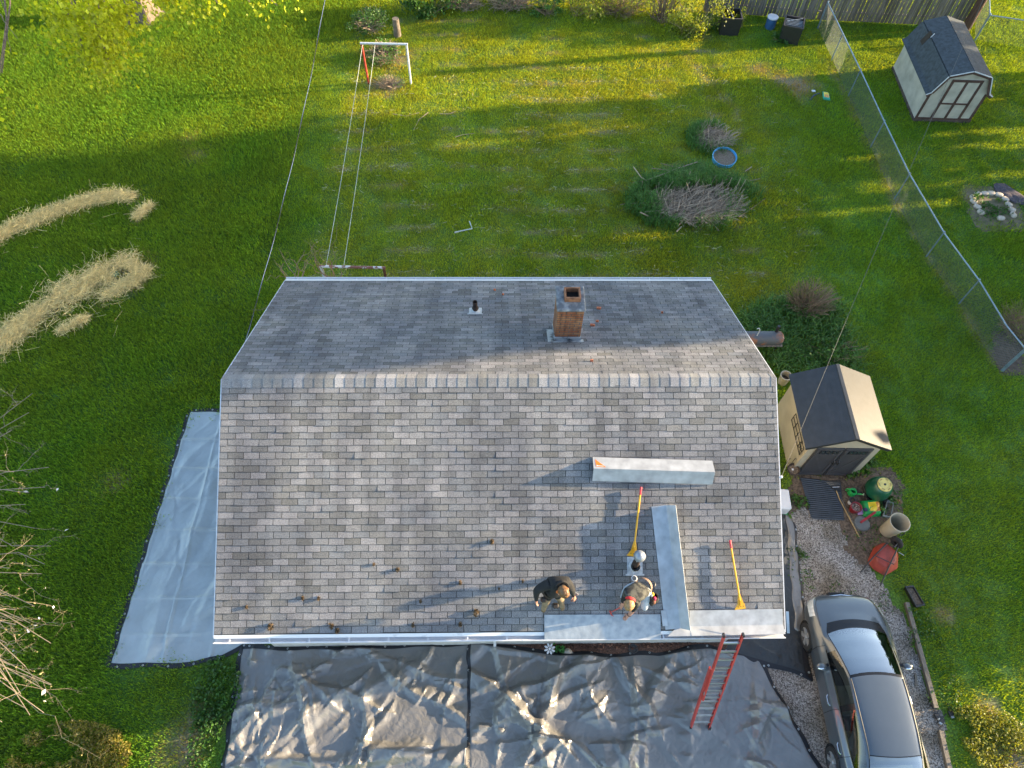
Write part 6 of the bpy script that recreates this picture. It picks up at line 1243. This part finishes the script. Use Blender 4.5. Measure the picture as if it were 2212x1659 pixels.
FA = [('pelvis', 'spine', 1), ('spine', 'chest', 1), ('chest', 'neck', 1), ('neck', 'head', 0), ('head', 'crown', 0), ('chest', 'lsh', 1), ('chest', 'rsh', 1), ('lsh', 'lelb', 1), ('rsh', 'relb', 1), ('lelb', 'lwrist', 1), ('relb', 'rwrist', 1), ('pelvis', 'lhip', 1), ('pelvis', 'rhip', 1), ('lhip', 'lknee', 2), ('rhip', 'rknee', 2), ('lknee', 'lank', 2), ('rknee', 'rank', 2), ('lank', 'ltoe', 3), ('rank', 'rtoe', 3), ('lank', 'lheel', 3), ('rank', 'rheel', 3)]
hand(J, E_, FA, 'l', J['lwrist'][0], A(300, 520, .66), (1, 0, 0), .55); hand(J, E_, FA, 'r', J['rwrist'][0], A(785, 455, .66), (-.4, 0, -1), .9)
hc = J['head'][0]
def exA(t):
    head_extra(t, (J['head'][0]+J['crown'][0])/2, (J['crown'][0]-J['head'][0])*.5+Vector((.25, -.35, -.55)), Vector((.15, -.45, .85)), .112, M_hair, M_skin, False, lo)
    b = MB(); n_ = J['neck'][0]-lo; hd_ = (J['head'][0]-J['neck'][0]).normalized(); b.lathe([(.095, -.05), (.125, -.01), (.115, .03), (.085, .03)], 18, M=Matrix.Translation(n_) @ hd_.to_track_quat('Z', 'Y').to_matrix().to_4x4()); b.build('hood', M_hood, t, smooth=True)
    b = MB(); b.ball(tuple(A(568, 372, 1.2)-lo), .034, 8, sz=(.8, .8, 1.2)); b.build('ear_protector', M_orange, t, smooth=True)
    p = J['pelvis'][0]-lo; d_ = (J['spine'][0]-J['pelvis'][0]).normalized(); b = MB(); b.lathe([(.165, -.03), (.172, 0), (.165, .03)], 22, M=Matrix.Translation(p) @ d_.to_track_quat('Z', 'Y').to_matrix().to_4x4()); bt = b.build('tool_belt', M_belt, t, smooth=True)
    for pt in (A(392, 468, .60), A(545, 545, .42)): b = MB(); b.box(0, 0, 0, .11, .09, .17, M=Matrix.Translation(pt-lo) @ Matrix.Rotation(.4, 4, 'X')); b.build('pouch', M_belt, bt, bevel=.02)
    b = MB(); b.tube([A(420, 255, 1.02)-lo, A(545, 262, 1.19)-lo, A(690, 300, 1.12)-lo], .012, 6); b.build('strap', M_black, t, smooth=True)
person('roofer in a black hooded sweatshirt and khaki trousers standing bent over on the roof', J, E_, [M_skin, M_hood, M_khaki, M_boot], FA, lo, exA)
hammer('hammer with a pale head held by the standing roofer', A(738, 492, .60), A(812, 395, .68), mat('worn steel', (.45, .40, .36), .4, .6), mat('brown hammer grip', (.22, .09, .06), .6))
# kneeling roofer, leaning on the zinc panel
lo2 = RP(1600, 560); zk = lo2.z
def Bq(x, y, h): return GP(x, y, zk+h)
J = {'pelvis': (Bq(1660, 300, .48), (.15, .125)), 'spine': (Bq(1610, 345, .60), (.165, .13)), 'chest': (Bq(1535, 405, .70), (.18, .135)), 'neck': (Bq(1492, 462, .74), .062), 'head': (Bq(1478, 510, .73), .088), 'crown': (Bq(1470, 552, .70), .082),
     'lhip': (Bq(1585, 290, .42), .10), 'rhip': (Bq(1700, 370, .42), .10), 'lknee': (RP(1440, 330, .16), .072), 'rknee': (RP(1655, 590, .12), .074), 'lank': (RP(1400, 430, .10), .055), 'rank': (RP(1745, 440, .08), .05), 'ltoe': (RP(1378, 462, .05), .044), 'rtoe': (RP(1765, 385, .05), .044),
     'lsh': (Bq(1440, 375, .66), .085), 'rsh': (Bq(1582, 492, .66), .085), 'lelb': (Bq(1402, 470, .44), .055), 'relb': (Bq(1530, 590, .40), .052), 'lwrist': (RP(1392, 540, .22), .034), 'rwrist': (RP(1475, 662, .10), .034)}
E_ = [('pelvis', 'spine'), ('spine', 'chest'), ('chest', 'neck'), ('neck', 'head'), ('head', 'crown'), ('pelvis', 'lhip'), ('pelvis', 'rhip'), ('lhip', 'lknee'), ('rhip', 'rknee'), ('lknee', 'lank'), ('rknee', 'rank'), ('lank', 'ltoe'), ('rank', 'rtoe'), ('chest', 'lsh'), ('chest', 'rsh'), ('lsh', 'lelb'), ('rsh', 'relb'), ('lelb', 'lwrist'), ('relb', 'rwrist')]
FA = [('pelvis', 'spine', 1), ('spine', 'chest', 1), ('chest', 'neck', 1), ('neck', 'head', 0), ('head', 'crown', 0), ('chest', 'lsh', 1), ('chest', 'rsh', 1), ('lsh', 'lelb', 4), ('rsh', 'relb', 4), ('lelb', 'lwrist', 0), ('relb', 'rwrist', 0), ('pelvis', 'lhip', 2), ('pelvis', 'rhip', 2), ('lhip', 'lknee', 2), ('rhip', 'rknee', 2), ('lknee', 'lank', 2), ('rknee', 'rank', 2), ('lank', 'ltoe', 3), ('rank', 'rtoe', 3)]
hand(J, E_, FA, 'l', J['lwrist'][0], RP(1366, 566, .16), (0, 0, -1), .85); hand(J, E_, FA, 'r', J['rwrist'][0], RP(1415, 712, .05), (0, 0, -1), .12)
def exB(t):
    head_extra(t, (J['head'][0]+J['crown'][0])/2, (J['crown'][0]-J['head'][0])*.6+Vector((-.15, -.3, -.55)), Vector((-.1, -.45, .85)), .112, M_blond, M_skin, True, lo2)
    b = MB(); n_ = J['neck'][0]-lo2; hd_ = (J['head'][0]-J['neck'][0]).normalized(); b.lathe([(.07, -.03), (.095, -.005), (.098, .02), (.075, .025)], 18, M=Matrix.Translation(n_) @ hd_.to_track_quat('Z', 'Y').to_matrix().to_4x4()); b.build('neckerchief', mat('red cloth', (.62, .03, .03), .8), t, smooth=True)
    p = J['pelvis'][0]-lo2; d_ = (J['spine'][0]-J['pelvis'][0]).normalized(); b = MB(); b.lathe([(.160, -.035), (.170, 0), (.160, .035)], 22, M=Matrix.Translation(p) @ d_.to_track_quat('Z', 'Y').to_matrix().to_4x4()); bt = b.build('tool_belt', mat('tan tool belt', (.22, .14, .10), .7), t, smooth=True)
    b = MB(); b.lathe([(.06, 0), (.075, .08), (.07, .16), (.06, .16), (.05, .02)], 14, M=Matrix.Translation(Bq(1775, 455, .28)-lo2)); pc = b.build('pouch', M_belt, bt, smooth=True)
    b = MB(); b.box(0, 0, 0, .16, .13, .20, M=Matrix.Translation(Bq(1780, 480, .25)-lo2) @ Matrix.Rotation(.5, 4, 'Z')); b.build('pouch', M_belt, bt, bevel=.02)
    for (x, y, h, m) in ((1775, 400, .42, mat('yellow tool', (.7, .45, .03), .5)), (1800, 455, .42, mat('pink chalk box', (.65, .05, .12), .4)), (1790, 500, .40, mat('brown tool grip', (.25, .10, .05), .5)), (1755, 415, .42, M_galv)):
        b = MB(); b.ball(tuple(Bq(x, y, h)-lo2), .035, 8, sz=(.8, 1.2, 1)); b.build('tool', m, bt, smooth=True)
    b = MB(); c_ = Bq(1540, 200, .40)-lo2; b.lathe([(.045, -.006), (.057, 0), (.045, .006)], 18, M=Matrix.Translation(c_)); b.build('hammer_loop', M_white, bt, smooth=True)
    b = MB(); c_ = Bq(1770, 275, .42)-lo2; b.lathe([(.050, -.008), (.066, 0), (.050, .008)], 18, M=Matrix.Translation(c_)); b.build('belt_ring', M_black, bt, smooth=True)
    b = MB(); w_ = J['rwrist'][0]-lo2; d2 = (J['relb'][0]-J['rwrist'][0]).normalized(); b.lathe([(.038, -.015), (.043, 0), (.038, .015)], 14, M=Matrix.Translation(w_+d2*.02) @ d2.to_track_quat('Z', 'Y').to_matrix().to_4x4()); b.build('wristwatch', M_black, t, smooth=True)
person('kneeling roofer in a dark patterned t shirt and pale jeans with a red neckerchief', J, E_, [M_skin, M_camo, M_jean, M_boot, M_hood], FA, lo2, exB)
hammer('red hammer with a black grip held by the kneeling roofer', RP(1385, 555, .16), RP(1238, 632, .06), mat('red hammer', (.50, .06, .04), .5), mat('red hammer shaft', (.45, .07, .05), .5))
# ------------------------------------------------------------------ straw rows on the lawn
p0 = []; 
def straw_pts(n):
    out = []; segs = []
    for ln, w in zip(STRAW, STRAW_W):
        for a, b in zip(ln[:-1], ln[1:]): segs.append((a, b, w, np.linalg.norm(b-a)*w))
    wt = np.array([s[3] for s in segs]); wt /= wt.sum(); k = rng.choice(len(segs), n, p=wt)
    for i in k:
        a, b, w, _ = segs[i]; d = b-a; q = np.array([-d[1], d[0]])/np.linalg.norm(d); out.append(a+d*rng.uniform(0, 1)+q*(rng.normal(0, 1.1) if rng.uniform() < .07 else rng.normal(0, .50))*w*(.6+.8*vnoise(np.array(len(out)*.0+a[0]+d[0]), np.array(a[1]), 2, 3)))
    return np.array(out)
sp = straw_pts(15000); hole = np.array(G(268, 595).xy); sp = sp[(np.hypot(*(sp-hole).T) > .26) & (fbm(sp[:, 0], sp[:, 1], 1.5, 55) < rng.uniform(.58, .80, len(sp)))]; n = len(sp); a = rng.uniform(0, 6.28, n); l = rng.uniform(.06, .26, n); z = rng.uniform(.03, .17, n)
d = np.stack([np.cos(a)*l, np.sin(a)*l, rng.normal(0, .06, n)], 1); c = np.concatenate([sp, z[:, None]], 1); tag(straws('straw', c-d, c+d, rng.uniform(.0025, .005, n), M_straw), 'loose pale straw raked into rows on the left lawn', 'straw', kind='stuff')
t = thing('round_plug', 'small green disc lying in the loop of straw', 'disc', G(249, 594)); b = MB(); b.lathe([(.13, .02), (.13, .07), (.10, .09), (.001, .09)], 18); b.build('cap', mat('faded green plastic', (.04, .16, .09), .5), t, smooth=True)

# ------------------------------------------------------------------ shrubs and weeds along the top and the corners
M_lit = mat('spring shrub leaf', (.22, .28, .03), .5, var=.3, island=.35, trans=.45, tcol=(1.5, 1.25, .5))
def shrub_at(name, label, cat, x, y, r, n, size, m, twigs, z=None, group=None, **kw):
    g = G(x, y); return shrub(name, label, cat, (g.x, g.y, z if z is not None else r[2]*.75), r, n, size, m, twigs, group, **kw)
TG = 'shrubs along the top of the lawn'
shrub_at('shrub', 'dense bright green shrub at the top left of the mown lawn', 'shrub', 926, 26, (1.1, .8, .9), 2200, .12, M_leaf, 30, group=TG)
shrub_at('shrub', 'dry brown weedy shrub right of the dense green one', 'shrub', 1000, 14, (1.2, .8, .6), 500, .08, M_leaf, 380, group=TG, tm=M_greyst, trad=.007)
shrub_at('shrub', 'dry grey stalks with few leaves in the middle of the top edge', 'shrub', 1105, 14, (1.3, .8, .6), 600, .08, M_leaf, 480, group=TG, tm=M_greyst, trad=.007)
shrub_at('shrub', 'low green weeds between the grey stalks and the yellow leaved shrub', 'shrub', 1180, 28, (.7, .6, .4), 700, .10, M_deep, 60, group=TG)
shrub_at('shrub', 'yellow green loose leaved shrub spilling over the top edge', 'shrub', 1262, 30, (1.3, 1.1, 1.1), 1700, .11, M_lit, 60, group=TG)
shrub_at('shrub', 'yellow green arching shrub with dry canes left of the upright twiggy bush', 'shrub', 1345, 28, (1.3, 1.0, .9), 1300, .10, M_lit, 200, group=TG, trad=.008, tm=M_twig)
shrub_at('shrub', 'upright twiggy bush with pale bare stems at the top edge', 'shrub', 1428, 42, (.9, .7, 1.6), 800, .09, M_lit, 70, group=TG, trad=.016)
shrub_at('shrub', 'sunlit leafy shrub beside the left compost bin', 'shrub', 1492, 66, (1.2, .9, .9), 1700, .10, M_lit, 40, group=TG)
shrub_at('shrub', 'small sunlit weed growing against the right side of the open compost bin', 'weed', 1594, 60, (.22, .3, .5), 260, .09, M_lit, 14)
shrub_at('shrub', 'leafy weeds in front of the compost bin with wire bars', 'weed', 1690, 88, (.6, .35, .22), 420, .10, M_leaf, 10)
shrub_at('shrub', 'brambly green weeds left of the open compost bin', 'weed', 1530, 60, (.6, .5, .35), 500, .09, M_leaf, 20)
# bed beside the house: day lilies and a dead bush
g0 = G(1725, 738); t = thing('lily_bed', 'bed of long leaved green plants beside the house wall', 'plants', g0); n = 3800; px_, py_ = rng.uniform(-2.0, 1.6, n), rng.uniform(-1.3, 1.5, n); dd = pdist(px_+g0.x, py_+g0.y, PLANT_BED); k = (dd < .1) & (fbm(px_+g0.x, py_+g0.y, 1.1, 71) > .38); blades('leaf_blades', np.stack([px_[k], py_[k], np.zeros(k.sum())], 1), .34, 1.0, .011, mat('lily leaf', (.085, .20, .035), .5, island=.45, trans=.35, tcol=(1.5, 1.3, .6)), t)
n = 2200; px_, py_ = rng.uniform(-2.0, 1.6, n), rng.uniform(-1.3, 1.5, n); k = pdist(px_+g0.x, py_+g0.y, PLANT_BED) < .15; leaves('broad_leaves', np.stack([px_[k], py_[k], rng.uniform(.05, .3, k.sum())], 1), .10, M_leaf, t)
shrub_at('shrub', 'brown dead bush behind the lily bed right of the roof', 'shrub', 1738, 668, (.9, .7, .7), 160, .06, M_leaf, 520, tm=M_twig, trad=.006)
shrub_at('weed_clump', 'broad dark green weeds growing at the front right corner of the garden shed', 'weeds', 1850, 1010, (.45, .35, .25), 420, .12, M_leaf, 0)
shrub_at('weed_clump', 'leafy weeds behind the garden shed', 'weeds', 1800, 770, (1.1, .5, .4), 900, .09, M_leaf, 60)
shrub_at('weed_clump', 'weeds around the foot of the green compost tumbler', 'weeds', 1905, 1085, (.5, .3, .18), 420, .08, M_leaf, 0)
shrub_at('weed_clump', 'small weed growing through gravel by the roof edge below the basket stand', 'weeds', 1722, 1085, (.22, .22, .14), 220, .07, M_leaf, 0)
shrub_at('weed_clump', 'small weed in the gravel left of the wheelbarrow', 'weeds', 1722, 1195, (.28, .16, .06), 150, .05, M_leaf, 0)
# corner ground cover
def cover(name, label, cx, cy, rx, ry, n, size, m, h):
    g = G(cx, cy); t = thing(name, label, 'ground cover', g); a = rng.uniform(0, 6.28, n); r = np.sqrt(rng.uniform(0, 1, n)); p = np.stack([np.cos(a)*r*rx, np.sin(a)*r*ry, rng.uniform(.03, h, n)], 1); q = fbm(p[:, 0]+g.x, p[:, 1]+g.y, 1.3, 88) > .44; p = p[q]; p[:, 2] *= .5+fbm(p[:, 0]+g.x, p[:, 1]+g.y, 2.1, 92); leaves('foliage', p, size, m, t, tilt=.9); return t
M_gold = mat('golden ground cover leaf', (.20, .22, .03), .5, var=.3, island=.45, trans=.35, tcol=(1.4, 1.2, .5))
cover('ground_cover', 'golden leaved low bush in the lower left corner', 160, 1640, 1.25, .75, 9000, .05, mat('golden olive leaf', (.20, .17, .025), .5, var=.35, island=.5, trans=.3, tcol=(1.3, 1.2, .5)), .35)
cover('ground_cover', 'bright yellow green leafy weeds in the lower right corner', 2125, 1620, 1.15, .9, 7000, .055, M_gold, .22)
cover('ground_cover', 'weedy green leaves along the timber edging beside the car', 2015, 1440, .45, 1.5, 1500, .06, M_leaf, .14)
cover('ground_cover', 'ivy like dark weeds between the silver tarp and the grey tarp', 470, 1500, .55, .8, 1100, .08, M_leaf, .16)
cover('ground_cover', 'leafy weeds along the left edge of the grey tarp', 445, 1590, .35, .7, 500, .08, M_leaf, .16)
# weeds over the edge of the gravel
n = 1800; q = np.array([G(x, y).xy for x, y in zip(rng.uniform(1700, 1960, n), rng.uniform(1000, 1330, n))]); k = (fbm(q[:, 0], q[:, 1], 1.2, 97) > .56); tag(leaves('weeds', np.stack([q[k, 0], q[k, 1], rng.uniform(.02, .08, k.sum())], 1), .06, M_leaf), 'scattered low weeds in the gravel', 'weeds', kind='stuff')
# dead shoots at the back eave
for x, y, lb in ((622, 588, 'dead branching shoot at the back left corner of the roof'), (704, 575, 'dead branching shoot beside the rusty clothes line frame')):
    top = G(x, y, 2.2); t = thing('dead_shoot', lb, 'dead shrub', (top.x, top.y, 0)); out = []
    for k in range(3): branch_pts((top.x+random.uniform(-.1, .1), top.y+random.uniform(-.05, .1), 0), (top.x+random.uniform(-.25, .25), top.y+random.uniform(-.1, .4), 2.0+random.uniform(0, .7)), .025, 1, out, kids=5)
    branch_mesh('branch', out, mat('pinkish dead wood', (.28, .17, .12), .9) if 'pinkish dead wood' not in bpy.data.materials else bpy.data.materials['pinkish dead wood'], t)

# ------------------------------------------------------------------ trees
M_bark = mat('furrowed bark', (.15, .115, .085), .95, var=.45, scale=2.2, stretch=(7, 7, 1.1), bump=1.0, bscale=6)
M_twigb = mat('grey budding twig', (.27, .21, .14), .85, var=.2, scale=6)
# budding magnolia at the left edge
tr = thing('budding_tree', 'bare budding tree with a few white blossoms reaching in from the left edge', 'tree', (-14.9, -1.6, 0)); out = []
fork = (-14.7, -1.5, 1.6); branch_pts((-14.9, -1.6, 0), fork, .13, 0, out, wob=.05)
tips = [(75, 850, 3.6), (30, 930, 3.9), (110, 1010, 3.3), (60, 1090, 3.6), (115, 1180, 3.2), (95, 1240, 3.4), (20, 1180, 3.8), (80, 1310, 3.8), (115, 1390, 3.3), (60, 1440, 4.0), (115, 1480, 3.2), (70, 1545, 3.7), (20, 1390, 4.2), (30, 1290, 4.2), (10, 1560, 4.0), (35, 1020, 4.2), (100, 1540, 3.4), (40, 1350, 4.4), (50, 1500, 4.1), (5, 880, 4.2), (0, 1120, 4.4)]
tips += [(x+random.uniform(-45, 10), y+random.uniform(-50, 50), z+random.uniform(-.3, .4)) for x, y, z in tips]
for x, y, z in tips: branch_pts(fork, G(x-4, y, z), .019, 3, out, wob=.09, kids=6, spread=.75, shrink=.6, lens=(.10, .22))
branch_mesh('branches', out, M_twigb, tr, 5)
ends = np.array([pts[-1] for pts, r in out if r[0] < .012]); k = rng.choice(len(ends), min(len(ends), 1500), replace=False); e_ = ends[k]-np.array([-14.9, -1.6, 0])
leaves('buds', e_[:1300], .035, mat('young bud', (.30, .26, .10), .6, island=.3, trans=.3), tr); leaves('blossom', e_[1300:1345], .085, mat('white petal', (.8, .74, .74), .6, trans=.3), tr)
# maple at the upper left
mb0 = G(312, 34); mp = thing('maple_tree', 'large maple with furrowed trunk and young yellow green leaves at the upper left', 'tree', mb0); b = MB(); prof = []
n = 26; vs = []; hs_ = [0, .12, .35, .8, 1.6, 3.0, 5.0, 7.5]; rs = [.78, .66, .56, .50, .46, .43, .40, .36]
for h, r in zip(hs_, rs):
    for j in range(n): a = 2*math.pi*j/n; k = 1+(.16*math.exp(-h/.5)+.05)*math.sin(5*a+.4)+.03*math.sin(13*a+h); vs.append((r*k*math.cos(a)-.05*h*.3, r*k*math.sin(a)+.02*h, h-.02))
b.add(vs, [(i*n+j, i*n+(j+1) % n, (i+1)*n+(j+1) % n, (i+1)*n+j) for i in range(len(hs_)-1) for j in range(n)]); b.build('trunk', M_bark, mp, smooth=True)
out = []; cl = []; top = np.array(mb0)+np.array([-.8, .1, 6.5])
for x, y, z in [(150, 45, 5.0), (215, 85, 5.2), (235, 130, 5.0), (190, 55, 5.8), (245, 60, 5.0), (130, 20, 6.2), (262, 12, 5.4), (250, 30, 6.0), (215, 20, 6.4), (5, 160, 5.5), (-10, 235, 5.2), (-20, 120, 6), (400, 6, 5.0), (470, 8, 4.6), (540, 6, 4.4), (600, 14, 4.0), (350, -10, 6), (180, 108, 4.8), (225, 100, 4.6)]:
    g = np.array(G(x, y, z)); cl.append(g); branch_pts(top, g, .05, 1, out, wob=.06, kids=3, spread=.3, lens=(.05, .12))
for k in range(70): q = ball_pts(1, np.array(mb0)+np.array([-5.0, 4.6, 10.0]), (5.0, 4.0, 4.2), .3)[0]; cl.append(q)
for k in range(14): branch_pts(top, cl[19+k*4], .14, 1, out, wob=.06, kids=3, spread=.4)
branch_mesh('branches', out, M_bark, mp, 5); cl = np.array(cl); wts = np.array([4.0]*19+[1.6]*70); wts[9:12] = .35; wts[12:16] = .55; wts /= wts.sum(); j = rng.choice(len(cl), 11000, p=wts); p = cl[j]+rng.normal(0, 1, (11000, 3))*np.where(j < 19, .42, .95)[:, None]*np.array([1, 1, .7])
leaves('leaves', p-np.array(mb0), .125, mat('young maple leaf', (.36, .42, .02), .5, var=.25, island=.3, trans=.5, tcol=(1.5, 1.25, .4)), mp, tilt=2.2, aspect=.85)
# the tall trees of the neighbours beyond the right edge, which shade the yards in the low sun
M_crown = mat('dense tree leaf', (.05, .11, .02), .6, var=.3, island=.35, trans=.2, tcol=(1.4, 1.2, .5))
def big_tree(label, x, y, h, cr, ch, n, size, k=60, low=.25):
    t = thing('shade_tree', label, 'tree', (x, y, 0), 'tall neighbouring trees'); b = MB(); b.tube([(0, 0, 0), (.1, 0, h*.35), (0, .1, h*.7)], [.38, .28, .15], 12); b.build('trunk', M_bark, t, smooth=True)
    c = (0, 0, h*low+(h*(1-low))/2); leaves('crown', clumpy(n, c, (cr, ch, h*(1-low)/2), k, .24), size, M_crown, t, tilt=1.0); return t
big_tree('broad dense tree shading the back lawn, nearest the house', 31, 10.2, 19.0, 3.6, 3.2, 9000, .75, low=.04)
big_tree('broad dense tree shading the middle of the back lawn', 33, 13.6, 20.5, 3.6, 3.2, 5200, .75, low=.04, k=45)
big_tree('broad dense tree shading the far part of the back lawn', 32, 17.4, 19.5, 3.4, 2.5, 4200, .75, low=.04)
big_tree('slender tall tree shading the rear roof slope', 32, 6.8, 17.0, 2.2, 1.6, 2600, .7, low=.5)
big_tree('lower spreading tree shading the garden shed and gravel', 27, 4.6, 4.9, 3.0, 3.0, 5200, .6, low=.05)
big_tree('lower spreading tree shading the gravel and parked car', 26, .2, 6.2, 2.6, 2.9, 4200, .6, low=.05)

# pale dry clippings left in rows by the mower
n = 14000; q = np.stack([rng.uniform(-6, 10.5, n), rng.uniform(5, 18, n)], 1); ph = ((q[:, 1]+.12*np.sin(q[:, 0]*.7))*1.02) % 1.0
k = (np.abs(ph-.5) < rng.exponential(.07, n)) & (fbm(q[:, 0], q[:, 1]*.4, 1.3, 51) > rng.uniform(.40, .62, n)); k |= rng.uniform(0, 1, n) < .05; k &= pdist(q[:, 0], q[:, 1], [tuple(G(x, y).xy) for x, y in ((1335, 500), (1335, 350), (1480, 270), (1620, 290), (1650, 500))]) > 0
q = q[k]; n = len(q); a = rng.uniform(0, 6.28, n); l = rng.uniform(.03, .10, n); c = np.concatenate([q, rng.uniform(.05, .09, n)[:, None]], 1); d = np.stack([np.cos(a)*l, np.sin(a)*l*.6, rng.normal(0, .01, n)], 1)
tag(straws('grass_clippings', c-d, c+d, .007, mat('dried clipping', (.33, .33, .17), .9, island=.35)), 'pale dry grass clippings in rows on the mown lawn', 'clippings', kind='stuff')
